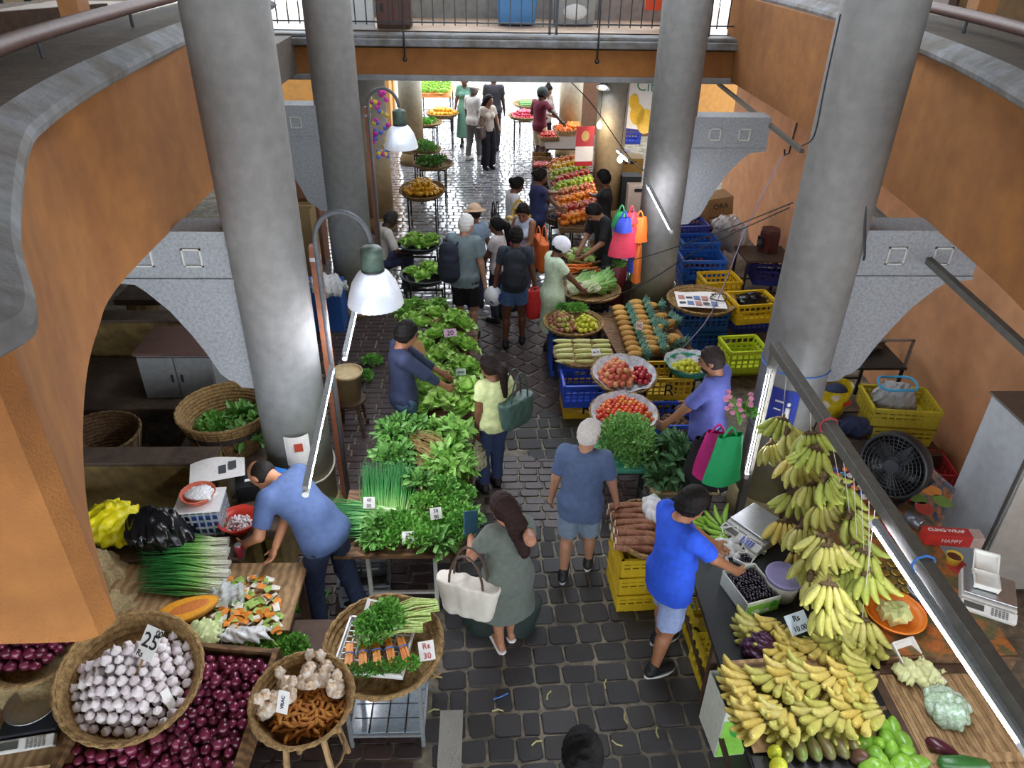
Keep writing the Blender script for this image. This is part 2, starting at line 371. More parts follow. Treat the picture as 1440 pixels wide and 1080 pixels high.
# ------------------------------------------------------------------ pipes and rails
pipe_m = mat('painted_pipe', '#6b4f47', .5, .15, 6)
def rail(label, path, z, r, xs):
    t = thing('pipe_handrail', label, 'handrail', (0, 0, 4.06)); p = smooth_path(path, 40)
    MB().tube([(a, c, z-4.06) for a, c in p], r, 10).build('pipe', pipe_m, t, smooth=True)
    for k in np.linspace(4, len(p)-4, xs).astype(int): MB().tube([(p[k][0], p[k][1], .0), (p[k][0], p[k][1], z-4.06)], .012, 6).build('post', steel_dark, t)
    return t
rail('brown pipe handrail over the curved left parapet', sc(.83, [(-3.3, 11), (-3.22, 8), (-3.05, 5.6), (-2.75, 4.1), (-2.3, 3.0)]), 4.2, .045, 5)
rail('brown pipe handrail over the right parapet', sc(.83, [(4.85, 11), (4.6, 7.6), (4.05, 5.0), (3.4, 3.4)]), 4.2, .045, 5)
rl = thing('iron_railing', 'black iron baluster railing above the far beam', 'railing', (0, YB+.2, 3.41))
MB().box((.8, 0, .14), (8.2, .03, .02)).build('bottom_rail', steel_dark, rl); MB().box((.8, 0, 1.0), (8.2, .05, .03)).build('top_rail', steel_dark, rl)
bm_ = MB().box((0, 0, .55), (.016, .016, .9)).mesh('baluster', steel_dark)
for k in range(51): obj('baluster', bm_, rl, (-3.2+k*.16, 0, 0))
bp_ = MB().box((0, 0, .5), (.035, .035, 1.0)).mesh('post', steel_dark)
for x in (-3.2, .9, 1.0, 2.85, 3.05, 3.25, 4.6): obj('post', bp_, rl, (x, 0, 0))
for x, l in ((-1.2, 'left'), (1.58, 'right')):
    MB().tube([(x, YB-.16, 3.1), (x, YB-.16, 3.45), (x+.02, YB+.1, 4.6)], .014, 6).ell((x, YB-.16, 3.1), (.035, .03, .035)).build('bracing_rod', steel_dark, smooth=True); tag(bpy.context.scene.objects[-1] if False else COL.objects[-1], 'thin black iron rod hooked over the far beam, the %s one' % l, 'rod')
# gallery things seen through the railing
bl = thing('storage_tub', 'blue plastic storage tub behind the far railing', 'tub', (.45, 13.2, 3.42)); blue_p = mat('blue_plastic', '#3f7fb8', .45, .08, 5)
MB().box((0, 0, .26), (.58, .42, .5), taper=1.1).build('body', blue_p, bl, bev=.02); MB().box((0, 0, .54), (.7, .52, .06)).build('lid', blue_p, bl, bev=.015)
bl = thing('storage_tub', 'clear grey storage tub with pale cloth beside the blue tub', 'tub', (1.38, 13.3, 3.42)); grey_p = mat('clear_grey_plastic', '#8f8f8c', .4, .1, 5)
MB().box((0, 0, .26), (.62, .42, .5), taper=1.08).build('body', grey_p, bl, bev=.02); MB().box((0, 0, .54), (.7, .5, .05)).build('lid', grey_p, bl, bev=.015); MB().ell((0, -.2, .2), (.22, .04, .13)).build('cloth', white_p, bl, smooth=True)
cb_ = thing('wooden_cabinet', 'brown two-door cabinet behind the far railing', 'cabinet', (-1.42, 12.6, 3.42)); MB().box((0, 0, .6), (.5, .4, 1.2)).build('body', wood_dark, cb_)
for s in (-1, 1):
    d = MB().box((s*.122, -.21, .6), (.235, .02, 1.1)).build('door', mat('door_brown', '#5f3d33', .5, .1, 4), cb_); MB().box((s*.16, -.225, .28), (.04, .012, .11)).build('handle', black_p, d)
tag(MB().box((-2.02, 12.5, 3.9), (.6, .05, .95)).box((-2.05, 12.35, 3.44), (.7, .1, .06)).build('white_board', white_p), 'white boarding behind the left end of the far railing', 'board')
ch = thing('striped_cloth', 'orange red and blue striped cloth hanging behind the railing', 'cloth', (2.9, 12.9, 3.6))
for k, hc in enumerate(['#d94f2b', '#e8702f', '#3b3f9a', '#e0402c', '#f08a3a']): MB().box((0, 0, .15+k*.16), (.9, .03, .155)).build('stripe', mat('stripe%d' % k, hc, .8, .05), ch)
# upper left and right gallery fittings
ob = mat('orange_paint', '#a86f3a', .6, .1, 3)
tag(MB().box((-3.41, 6.94, 4.85), (.16, .2, 2.9)).build('orange_post', ob), 'orange painted post above the left parapet', 'post')
tag(MB().box((4.98, 8.25, 4.85), (.2, .2, 2.9)).build('orange_post', ob), 'orange painted post above the right parapet', 'post')
pn = thing('slatted_screen', 'cream screen with black upright bars over the left gallery', 'screen', (-4.5, 7.4, 3.4), -.5); MB().box((0, 0, .33), (.06, 2.6, .6)).build('kick_board', wood_dark, pn); MB().box((0, 0, 1.3), (.06, 2.6, 1.2)).build('panel', mat('cream_board', '#b09a76', .7, .1, 3), pn)
for k in range(9): MB().box((.06, -1.1+k*.26, 1.25), (.04, .04, 1.1)).build('bar', steel_dark, pn)
pn = thing('wall_panel', 'dark framed panel above the right gallery rail', 'panel', (5.75, 8.3, 3.4), .4); MB().box((0, 0, 1), (.06, 2.2, 2)).build('board', mat('tan_board', '#7d623f', .7, .15, 3), pn)
for yy in (-1.1, 1.1): MB().box((-.05, yy, 1), (.05, .1, 2)).build('frame_upright', wood_dark, pn)
# ------------------------------------------------------------------ implicit bodies
class Field:
    def __init__(s, lo, hi, h):
        s.h = h; s.lo = np.array(lo, float); n = np.ceil((np.array(hi)-s.lo)/h).astype(int)+1
        s.ax = [s.lo[i]+np.arange(n[i])*h for i in range(3)]; s.D = np.full(n, .2, np.float32)
    def _box(s, lo, hi):
        r = []
        for i in range(3):
            a = max(0, int((lo[i]-s.lo[i])/s.h)); b = min(len(s.ax[i]), int((hi[i]-s.lo[i])/s.h)+2)
            if b <= a: return None
            r.append(slice(a, b))
        return tuple(r)
    def _put(s, bx, d, k, op):
        A = s.D[bx]; d = d.astype(np.float32)
        if op == 'sub': s.D[bx] = np.maximum(A, -d); return
        if op == 'cut': s.D[bx] = np.maximum(A, d); return
        h = np.maximum(k-np.abs(A-d), 0)/max(k, 1e-6); s.D[bx] = np.minimum(A, d)-h*h*k*.25
    def cone(s, a, b, ra, rb, k=.02, flat=None, cap=False, op='add'):
        a = np.array(a, float); b = np.array(b, float); m = max(ra, rb)+.05; f = 1.0
        bx = s._box(np.minimum(a, b)-m, np.maximum(a, b)+m)
        if bx is None: return s
        X = [s.ax[0][bx[0]][:, None, None]-a[0], s.ax[1][bx[1]][None, :, None]-a[1], s.ax[2][bx[2]][None, None, :]-a[2]]; ab = b-a
        if flat is not None:            # squash along the unit vector flat[0] by the factor flat[1]
            u = np.array(flat[0], float); q = 1/flat[1]-1; dd = X[0]*u[0]+X[1]*u[1]+X[2]*u[2]
            X = [X[i]+dd*q*u[i] for i in range(3)]; ab = ab+(ab@u)*q*u; f = flat[1]
        L2 = ab@ab+1e-12; t = (X[0]*ab[0]+X[1]*ab[1]+X[2]*ab[2])/L2; tc = np.clip(t, 0, 1)
        d = np.sqrt((X[0]-tc*ab[0])**2+(X[1]-tc*ab[1])**2+(X[2]-tc*ab[2])**2)-(ra+(rb-ra)*tc)
        if cap: d = np.maximum(d, (t-1)*math.sqrt(L2))
        s._put(bx, d*(f*.5+.5), k, op); return s
    def ell(s, c, r, R=None, k=.02, op='add'):
        c = np.array(c, float); r = np.array(r, float); m = r.max()+.05; bx = s._box(c-m, c+m)
        if bx is None: return s
        X = [s.ax[i][bx[i]].reshape([-1 if j == i else 1 for j in range(3)])-c[i] for i in range(3)]
        if R is not None: R = np.asarray(R); X = [X[0]*R[0, i]+X[1]*R[1, i]+X[2]*R[2, i] for i in range(3)]
        q = np.sqrt((X[0]/r[0])**2+(X[1]/r[1])**2+(X[2]/r[2])**2); s._put(bx, (q-1)*r.min(), k, op); return s
    def plane(s, p, n):                 # keeps the side the normal points away from
        n = np.array(n, float); n /= np.linalg.norm(n); p = np.array(p)
        d = (s.ax[0][:, None, None]-p[0])*n[0]+(s.ax[1][None, :, None]-p[1])*n[1]+(s.ax[2][None, None, :]-p[2])*n[2]
        s.D = np.maximum(s.D, d.astype(np.float32)); return s
    def wrinkle(s, amp, f, seed=0):
        r = np.random.RandomState(seed); x, y, z = s.ax[0][:, None, None], s.ax[1][None, :, None], s.ax[2][None, None, :]; w = 0
        for i in range(5):
            k = r.normal(size=3)*f*(1+.6*i); w = w+np.sin(k[0]*x+k[1]*y+k[2]*z+r.rand()*6)/(1+.5*i)
        s.D = (s.D+amp*w).astype(np.float32); return s
    def mesh(s, name, mt):
        D = s.D; ins = D < 0; h = s.h
        c8 = [ins[i:ins.shape[0]-1+i, j:ins.shape[1]-1+j, k:ins.shape[2]-1+k] for i in (0, 1) for j in (0, 1) for k in (0, 1)]
        sm = sum(c.astype(np.int8) for c in c8); act = (sm > 0) & (sm < 8); I = np.argwhere(act)
        if len(I) == 0: return bpy.data.meshes.new(name)
        idx = np.full(act.shape, -1, np.int64); idx[act] = np.arange(len(I))
        val = {(i, j, k): D[I[:, 0]+i, I[:, 1]+j, I[:, 2]+k] for i in (0, 1) for j in (0, 1) for k in (0, 1)}
        acc = np.zeros((len(I), 3)); cnt = np.zeros(len(I))
        for ax in range(3):
            for u in (0, 1):
                for v in (0, 1):
                    a = [u, v]; a.insert(ax, 0); b = list(a); b[ax] = 1; va, vb = val[tuple(a)], val[tuple(b)]; m = (va < 0) != (vb < 0)
                    t = np.where(m, va/(va-vb+1e-12), 0); p = np.tile(np.array(a, float), (len(I), 1)); p[:, ax] = t
                    acc += p*m[:, None]; cnt += m
        V = s.lo+(I+acc/cnt[:, None])*h; Q = []
        for ax in range(3):
            n = [slice(1, -1)]*3; n[ax] = slice(0, -1); m2 = list(n); m2[ax] = slice(1, None); o = [x for x in range(3) if x != ax]
            A = ins[tuple(n)]; B = ins[tuple(m2)]
            for fl_, (c1, c2) in ((0, (A, ~B)), (1, (~A, B))):
                E = np.argwhere(c1 & c2)
                if len(E) == 0: continue
                E = E.copy(); E[:, o[0]] += 1; E[:, o[1]] += 1
                def g(du, dv):
                    q = E.copy(); q[:, o[0]] -= du; q[:, o[1]] -= dv; return idx[q[:, 0], q[:, 1], q[:, 2]]
                q = np.column_stack([g(1, 1), g(0, 1), g(0, 0), g(1, 0)])
                if (ax == 1) != (fl_ == 1): q = q[:, ::-1]
                Q.append(q)
        Q = np.vstack(Q); Q = Q[(Q >= 0).all(1)]
        me = bpy.data.meshes.new(name); me.vertices.add(len(V)); me.vertices.foreach_set('co', V.ravel()); nq = len(Q)
        me.loops.add(nq*4); me.loops.foreach_set('vertex_index', Q.ravel().astype(np.int32)); me.polygons.add(nq)
        me.polygons.foreach_set('loop_start', np.arange(0, nq*4, 4, dtype=np.int32)); me.polygons.foreach_set('use_smooth', np.ones(nq, bool))
        me.update(calc_edges=True); me.materials.append(mt); return me
def ik(a, b, l1, l2, pole):
    a = np.array(a, float); b = np.array(b, float); d = b-a; L = np.linalg.norm(d)
    if L > (l1+l2)*.999: b = a+d/L*(l1+l2)*.999; d = b-a; L = np.linalg.norm(d)
    d /= L; x = (l1*l1-l2*l2+L*L)/(2*L); y_ = math.sqrt(max(l1*l1-x*x, 0)); p = np.array(pole, float); p = p-(p@d)*d; p /= np.linalg.norm(p)+1e-9
    return a+d*x+p*y_, b
def cloth(name, h, rough=.85): return mat('cloth_'+h.strip('#')+name, h, rough, .12, 5, .15, 180)
def skinm(h): return mat('skin_'+h.strip('#'), h, .5, .06, 8, sss=.05)
def hairm(h): return mat('hair_'+h.strip('#'), h, .6, .3, 40, .35, 120, spec=.15)
def person(label, at, th, h=1.68, sex='m', skin='#7b4f38', hair=('short', '#17120f'), top=('tee', '#555555', .55, .84), bottom=('shorts', '#444444', .8), shoes='#1b1b1d',
           lean=0, head=(12, 0), lh=None, rh=None, lf=(-.09, 0), rf=(.09, 0), pel=.93, vox=.013, z0=0, group=None, glasses=False, beard=None, cap=None, girth=1.0, fcurl=.5, twist=0):
    s = h/1.7; th = math.radians(th); g = girth
    if at[0] == 'f': base = P(at[1], at[2], z0)
    elif at[0] == 'w': base = Vector((at[1], at[2], z0))
    else:                                                     # head pixel: subtract the lean
        q = P(at[1], at[2], z0+(.98+.62*math.cos(math.radians(lean)))*s-(.93-pel)*s); f = .62*math.sin(math.radians(lean))*s; base = Vector((q.x+math.sin(th)*f, q.y-math.cos(th)*f, z0))
    inv = rotz(-th)
    def loc(v): return inv@(np.array(v[:3])-np.array(base))
    t = thing('person', label, 'person', base, th, group); R = rotx(-math.radians(lean))@rotz(math.radians(twist)); dz = (pel-.93)*s
    up = lambda v: np.array((0, 0, .98*s+dz))+R@(np.array(v)*s-np.array((0, 0, .98*s)))       # torso point
    dn = lambda v: np.array(v)*s+np.array((0, 0, dz))
    fwd = R@np.array((0, 1., 0)); shw = .165 if sex == 'm' else .145
    sh = {q: up((q*shw, 0, 1.4)) for q in (-1, 1)}; hip = {q: dn((q*.085, 0, .9)) for q in (-1, 1)}
    hd = {}
    for q, v in ((-1, lh), (1, rh)):
        if v is None: v = up((q*.25, .06, .86)) if lean < 25 else sh[q]+np.array((0, .12, -.5))*s
        elif len(v) == 4: v = loc(v)
        else: v = np.array(v)*s
        hd[q] = ik(sh[q], v, .285*s, .255*s, (q*.55, -.6, -.35))
    ft = {-1: np.array((lf[0], lf[1], lf[2] if len(lf) > 2 else .085))*s, 1: np.array((rf[0], rf[1], rf[2] if len(rf) > 2 else .085))*s}
    kn = {}
    for q in (-1, 1): kn[q], ft[q] = ik(hip[q], ft[q], .42*s, .405*s, (q*.05, 1, 0.1))
    hp, hy = math.radians(head[0]), math.radians(head[1]); HR = R@rotz(hy)@rotx(-hp); nk = up((0, -.01, 1.43)); hc = nk+R@np.array((0, .005, .05))*s+HR@np.array((0, .03, .115))*s
    H = lambda v: hc+HR@(np.array(v)*s)
    J = list(sh.values())+[x for e in hd.values() for x in e]+list(ft.values())+list(kn.values())+[hc]
    lo = np.min(J, 0)-.3*s; hi = np.max(J, 0)+.3*s; lo[2] = min(lo[2], -.02)
    ux = (0, 1, 0)
    def torso(F, e, k=.03):
        F.cone(up((0, .0, 1.03)), up((0, -.01, 1.29)), (.128*g+e)*s, (.15*min(g, 1.1)+e)*s, k, flat=(fwd, .7)); F.cone(up((-shw+.02, -.01, 1.385)), up((shw-.02, -.01, 1.385)), (.055+e)*s, (.055+e)*s, .05)
        if g > 1.02: F.ell(up((0, .05*g, 1.06)), ((.13*g+e)*s, (.1*g+e)*s, .14*s), R, .05)
        if sex == 'f':
            for q in (-1, 1): F.ell(up((q*.065, .085, 1.25)), ((.06+e)*s,)*3, None, .04)
    def pelvis(F, e): F.ell(dn((0, -.005, .92)), ((.165*g+e)*s, (.118*g+e)*s, (.13+e)*s), None, .04)
    # body
    F = Field(lo, hi, vox); torso(F, 0); pelvis(F, 0)
    F.cone(up((0, -.01, 1.4)), hc-HR@np.array((0, .02, .06))*s, .058*s, .055*s, .03)
    F.ell(hc, (.077*s, .097*s, .112*s), HR, .02); F.ell(H((0, .035, -.06)), (.055*s, .06*s, .062*s), HR, .03)
    F.cone(H((0, .092, .012)), H((0, .112, -.022)), .012*s, .018*s, .012)
    for q in (-1, 1): F.ell(H((q*.08, -.005, -.005)), (.014*s, .024*s, .034*s), HR, .01); F.ell(H((q*.034, .1, .012)), (.018*s, .012*s, .011*s), HR, .01, 'sub')
    fr = max(.0088*s, .6*vox)
    for q in (-1, 1):
        el, wr = hd[q]; F.cone(sh[q], el, .05*s*g, .04*s, .03); F.cone(el, wr, .041*s, .028*s, .02)
        d = wr-el; d /= np.linalg.norm(d); nrm = np.array((-q, .25, 0.)); nrm = nrm-(nrm@d)*d; nrm /= np.linalg.norm(nrm)+1e-9; wv = np.cross(d, nrm)
        if wv@np.array((0, 1, .3)) < 0: wv = -wv
        F.cone(wr, wr+d*.055*s, .027*s, .034*s, .02, flat=(nrm, .55)); F.cone(wr+d*.06*s-wv*.02*s, wr+d*.06*s+wv*.02*s, .017*s, .017*s, .015)
        for i, L in enumerate((.06, .075, .082, .072)):
            a = wr+d*.082*s+wv*(-.03+.02*i)*s; d1 = d*math.cos(fcurl*.6)+nrm*math.sin(fcurl*.6); d2 = d*math.cos(fcurl*1.7)+nrm*math.sin(fcurl*1.7); b_ = a+d1*L*.5*s; F.cone(a, b_, fr, fr, .006); F.cone(b_, b_+d2*L*.5*s, fr, fr*.85, .004)
        a = wr+d*.03*s+wv*.03*s; b_ = a+(d*.6+wv*.7+nrm*.3)*.04*s; F.cone(a, b_, fr*1.25, fr*1.15, .01); F.cone(b_, b_+(d*.85+wv*.2+nrm*.45)*.032*s, fr*1.1, fr*.9, .004)
        F.cone(hip[q], kn[q], .088*s*(.5+.5*g), .056*s, .03); F.cone(kn[q], ft[q], .054*s, .036*s, .03); F.cone(kn[q]*.7+ft[q]*.3+np.array((0, -.02, 0))*s, kn[q]*.45+ft[q]*.55+np.array((0, -.012, 0))*s, .05*s, .038*s, .03)
        F.cone(ft[q]+np.array((0, -.03, -.04))*s, ft[q]+np.array((0, .15, -.055))*s, .034*s, .028*s, .02)
    obj('body', F.mesh('body', skinm(skin)), t)
    # clothes
    kind, colr, slv, hem = top
    F = Field(lo, hi, max(vox, .0115)); e = .016; torso(F, e)
    for q in (-1, 1):
        el, wr = hd[q]
        if slv > 0: f = min(slv, 1); F.cone(sh[q]+np.array((0, 0, .0)), sh[q]+(el-sh[q])*f, .066*s*g, .064*s, .03, cap=True)
        if slv > 1: F.cone(el, el+(wr-el)*(slv-1), .056*s, .044*s, .03, cap=True)
    F.cone(up((0, 0, 1.06)), dn((0, 0, max(hem, .8))), (.142*g+.008)*s, (.166*g+.012)*s, .04, flat=(ux, .76), cap=True)
    if hem < .9: F.ell(dn((0, -.008, .93)), (.186*s*g, .142*s*g, .125*s), None, .03); F.plane(dn((0, 0, min(hem, .86))), (0, 0, -1)) if kind != 'dress' else None
    if kind == 'dress': F.ell(dn((0, -.02, .9)), (.185*s*g, .15*s*g, .15*s), None, .04); F.cone(dn((0, 0, .95)), dn((0, .02, hem)), .17*s*g, .235*s*g, .05, flat=(ux, .8), cap=True)
    elif hem < .8: F.cone(dn((0, 0, .9)), dn((0, 0, hem)), .175*s*g, .18*s*g, .04, flat=(ux, .76), cap=True)
    F.cone(up((0, .012, 1.40)), up((0, .03, 1.6)), .062*s, .075*s, op='sub')
    if slv == 0:
        for q in (-1, 1): F.ell(up((q*(shw+.02), 0, 1.4)), (.06*s, .09*s, .09*s), None, op='sub')
    F.wrinkle(.0022, 22, len(label)); obj({'dress': 'dress', 'tee': 'tshirt', 'shirt': 'shirt', 'polo': 'polo_shirt', 'tank': 'tank_top', 'cardigan': 'cardigan'}.get(kind, 'top'), F.mesh('top', cloth('', colr)), t)
    if bottom:
        kind, colr, ln = bottom[:3]; F = Field(lo, hi, max(vox, .0115)); F.ell(dn((0, -.008, .92)), (.176*s*g, .132*s*g, .14*s), None, .04)
        if kind == 'skirt': F.cone(dn((0, 0, .95)), dn((0, .02, ln)), .165*s, .22*s, .04, flat=(ux, .8), cap=True)
        else:
            for q in (-1, 1):
                wd = {'shorts': .1, 'trousers': .098, 'wide': .11}.get(kind, .098)
                f = min(ln, 1); F.cone(hip[q], hip[q]+(kn[q]-hip[q])*f, wd*s, (wd-.008 if ln < 1 else .078 if kind != 'wide' else .1)*s, .03, cap=ln < 1)
                if ln >= 1: F.cone(kn[q], kn[q]+(ft[q]-kn[q])*(ln-1), (.078 if kind != 'wide' else .1)*s, (.062 if kind != 'wide' else .105)*s, .03, cap=True)
        F.plane(dn((0, 0, 1.03)), (0, 0, 1)); F.wrinkle(.0025, 26, len(label)+3); obj({'skirt': 'skirt', 'shorts': 'shorts'}.get(kind, 'trousers'), F.mesh('bottom', cloth('', colr)), t)
    if bottom and len(bottom) > 3:
        for q in (-1, 1):
            for o_ in (-.014, .014): a_ = hip[q]+np.array((q*.098, o_, .02))*s; b_ = hip[q]+(kn[q]-hip[q])*bottom[2]+np.array((q*.088, o_, .01))*s; MB().tube([a_, b_], .006, 5).build('side_stripe', white_p, t)
    if shoes:
        for q in (-1, 1):
            a = ft[q]; F = Field(a-.2*s, a+.27*s, max(vox*.8, .009)); o = np.array
            if shoes == 'sandal':
                F.cone(a+o((0, -.035, -.075))*s, a+o((0, .17, -.075))*s, .045*s, .048*s, flat=((0, 0, 1), .28)); me = F.mesh('sandal', mat('sandal', '#e6e2e0', .5, .05)); ob_ = obj('sandal', me, t)
                MB().tube([a+o((-.04, .06, -.06))*s, a+o((0, .1, -.03))*s, a+o((0, .13, -.05))*s], .007, 6).tube([a+o((.04, .06, -.06))*s, a+o((0, .1, -.03))*s], .007, 6).build('strap', mat('strap_white', '#e8e6e4', .5, 0), ob_)
            else:
                F.cone(a+o((0, -.03, -.035))*s, a+o((0, .15, -.05))*s, .046*s, .038*s, .02); F.cone(a+o((0, -.005, 0))*s, a+o((0, -.01, .02))*s, .046*s, .044*s, .02); F.plane(a+o((0, 0, -.082))*s, (0, 0, -1))
                ob_ = obj('shoe', F.mesh('shoe', mat('shoe_'+shoes.strip('#'), shoes, .6, .1)), t)
                pr = [(math.cos(x)*(.05 if math.sin(x) > 0 else .046), .06+math.sin(x)*.135) for x in np.linspace(0, 2*PI, 16, endpoint=False)]
                MB().prism([((a[0]+x*s), (a[1]+y*s)) for x, y in pr], a[2]-.086*s, a[2]-.064*s).build('sole', mat('sole', '#d8d8d8', .6, .05) if vox < .012 else black_p, ob_)
    # hair
    st, hcol = hair
    if st != 'none':
        F = Field(hc-.33*s-np.array((0, 0, .25 if st in ('long', 'pony', 'braid') else 0))*s, hc+.24*s, max(vox*.7, .008)); Hn = lambda v: HR@np.array(v, float)
        if st == 'balding':
            F.ell(H((0, -.012, -.012)), (.085*s, .1*s, .1*s), HR); F.plane(H((0, .03, 0)), Hn((0, 1, -.35))); F.plane(H((0, 0, .055)), Hn((0, .15, 1))); F.plane(H((0, 0, -.075)), Hn((0, 0, -1)))
        else:
            v_ = .012 if st == 'crop' else .02
            F.ell(H((0, -.008, .008)), ((.077+v_)*s, (.097+v_)*s, (.112+v_)*s), HR); F.plane(H((0, .062, .045)), Hn((0, .85, -.5))); F.plane(H((0, -.06, -.075)), Hn((0, .2, -1)))
            F.ell(H((0, .1, -.03)), (.07*s, .07*s, .075*s), HR, op='sub')
            if st == 'bun': F.ell(H((0, -.13, .03)), (.05*s, .045*s, .05*s), HR)
            if st == 'topbun': F.ell(H((0, -.05, .13)), (.048*s, .048*s, .045*s), HR)
            if st == 'pony': F.cone(H((0, -.11, .04)), H((0, -.16, -.03)), .032*s, .05*s); F.cone(H((0, -.16, -.03)), H((0, -.13, -.32)), .055*s, .025*s)
            if st == 'braid': F.cone(H((0, -.1, -.03)), H((.07, -.02, -.17)), .04*s, .034*s); F.cone(H((.07, -.02, -.17)), H((.1, .06, -.36)), .034*s, .02*s)
            if st == 'long': F.cone(H((0, -.07, .0)), H((0, -.13, -.16)), .085*s, .085*s, flat=(HR[:, 1], .75)); F.cone(H((0, -.13, -.16)), H((0.0, -.14, -.36)), .088*s, .05*s, flat=(HR[:, 1], .7))
            F.wrinkle(.002, 60, 5)
        obj('hair', F.mesh('hair', hairm(hcol)), t)
    if beard: F = Field(hc-.16*s, hc+.16*s, .009); F.ell(H((0, .045, -.065)), (.06*s, .06*s, .06*s), HR); F.plane(H((0, 0, -.035)), HR@np.array((0, 0, 1.))); F.ell(H((0, .11, -.045)), (.03*s, .02*s, .008*s), HR, op='sub'); obj('beard', F.mesh('beard', hairm(beard)), t)
    if cap:
        cc = cloth('cap', cap[1]); b = MB()
        if cap[0] == 'cap': b.ell(H((0, -.008, .035)), (.112*s, .132*s, .115*s), 18, 12, HR); b.add([H((math.sin(a)*.085, .07+math.cos(a)*.12, .03-.02*math.cos(a)+dz_)) for dz_ in (0, .008) for a in np.linspace(-1.5, 1.5, 9)], [tuple(range(9)), tuple(range(17, 8, -1))]+[(i, i+1, 10+i, 9+i) for i in range(8)])
        else: b.ell(H((0, 0, .06)), (.112*s, .13*s, .1*s), 16, 10, HR); b.add(*(lambda m: (np.vstack(m.v)@HR.T+H((0, 0, .05)), m.f))(MB().lathe([(.09*s, .0), (.19*s, -.012), (.19*s, -.004), (.09*s, .014)], 20)))
        b.build('cap' if cap[0] == 'cap' else 'hat', cc, t, smooth=True)
    if vox < .02:
        for q in (-1, 1): MB().ell(H((q*.034, .085, .012)), (.0145*s, .01*s, .0095*s), 8, 6, HR).build('eye', mat('eye', '#2a1d16', .2, 0), t, smooth=True); MB().ell(H((q*.034, .095, .037)), (.022*s, .008*s, .005*s), 6, 4, HR).build('eyebrow', hairm('#17120f'), t)
        MB().ell(H((0, .094, -.062)), (.025*s, .008*s, .008*s), 8, 5, HR).build('mouth', mat('lips', '#7a3d35', .5, 0), t, smooth=True)
    if glasses:
        b = MB()
        for q in (-1, 1): b.tube([H((q*.036+math.cos(a)*.024, .108, .008+math.sin(a)*.018)) for a in np.linspace(0, 2*PI, 13)], .0025, 5); b.tube([H((q*.06, .108, .012)), H((q*.082, .0, .012))], .0025, 5)
        b.tube([H((-.012, .11, .01)), H((.012, .11, .01))], .0025, 5).build('glasses', black_p, t)
    t['_hands'] = [list(map(float, Vector(base)+Vector(rotz(th)@hd[q][1]))) for q in (-1, 1)]
    INFO[label] = dict(base=np.array(base), th=th, s=s, sh={q: np.array(base)+rotz(th)@sh[q] for q in (-1, 1)}, hand={q: np.array(base)+rotz(th)@hd[q][1] for q in (-1, 1)}, R=rotz(th)@R, up=lambda v: np.array(base)+rotz(th)@up(v), t=t)
    del t['_hands']
    return INFO[label]
INFO = {}
W = lambda x, y, z: (*P(x, y, z), 1)
bend = person('man in blue tshirt and jeans bending over the left stall', ('f', 476, 872), 62, 1.72, skin='#a06d4e', hair=('balding', '#1b1715'), top=('tee', '#42557c', .75, .82), bottom=('trousers', '#1f2b46', 1.9), lean=52, head=(25, 10), lh=W(345, 765, .82), rh=W(378, 800, .82), lf=(-.14, .05), rf=(.16, -.1), vox=.0105, girth=1.12)
dress = person('woman in grey green dress with long wavy hair holding a blue wallet', ('f', 712, 912), 22, 1.5, 'f', '#a8755a', ('long', '#2a1a18'), ('dress', '#5f665f', .62, .52), None, 'sandal', head=(18, 22), lh=(-.2, .3, 1.12), rh=(.12, -.02, 1.42), lf=(-.05, .02), rf=(.08, .1), vox=.0105, girth=1.1)
polo = person('grey haired man in blue polo shirt and striped grey shorts walking away', ('f', 808, 812), -14, 1.6, 'm', '#a87a60', ('crop', '#b9b4ae'), ('polo', '#4c5d7e', .78, .76), ('shorts', '#76879a', .95, 1), '#1c1a1a', head=(6, -28), lh=(-.27, .06, .8), rh=(.3, .12, .84), lf=(-.1, -.05), rf=(.1, .16), vox=.0105, girth=1.05)
blue = person('man with glasses in bright blue tshirt facing the banana stall', ('f', 922, 926), -70, 1.66, 'm', '#9c6a4c', ('short', '#15110f'), ('tee', '#2151cf', .8, .78), ('shorts', '#8fa0c8', .95), '#16171a', head=(24, -8), lh=(-.05, .42, 1.0), rh=(.2, .38, 1.02), lf=(-.13, .1), rf=(.12, -.1), vox=.0105, glasses=True, girth=1.08)
lav = person('bearded man in lavender blue shirt beside the right column', ('h', 1012, 505), 55, 1.72, 'm', '#8f6349', ('crop', '#2c2522'), ('shirt', '#525a9e', .85, .78), ('trousers', '#3a3a44', 1.9), head=(20, 12), lh=(-.22, .3, .95), rh=(.2, .25, .95), vox=.013, beard='#2a2320', girth=1.08)
yel = person('woman with ponytail in pale yellow top and jeans carrying a green handbag', ('f', 694, 688), 28, 1.5, 'f', '#7e553d', ('pony', '#1f1512'), ('tee', '#d9e2a4', .55, .86), ('trousers', '#3a4a72', 1.92), '#39312f', head=(14, 24), lh=(-.2, .02, .74), rh=(.22, .2, .98), lf=(-.1, .02), rf=(.08, .06), vox=.0125)
vend = person('young vendor in navy long sleeved shirt behind the lettuce table', ('h', 562, 468), -72, 1.68, 'm', '#94654a', ('short', '#120f0e'), ('shirt', '#2a3350', 1.6, .82), ('trousers', '#46607a', 1.9), head=(20, 0), lh=(-.1, .42, 1.02), rh=(.12, .4, 1.0), vox=.0125)
pack = person('shopper in dark tshirt and denim shorts with a black backpack', ('f', 722, 486), -2, 1.62, 'm', '#6b4331', ('short', '#14100e'), ('tee', '#2c3342', .6, .86), ('shorts', '#4f6f9c', .62), '#202226', head=(8, -10), lh=(-.28, .02, .78), rh=(.28, .1, .84), lf=(-.11, -.06), rf=(.12, .08), vox=.013)
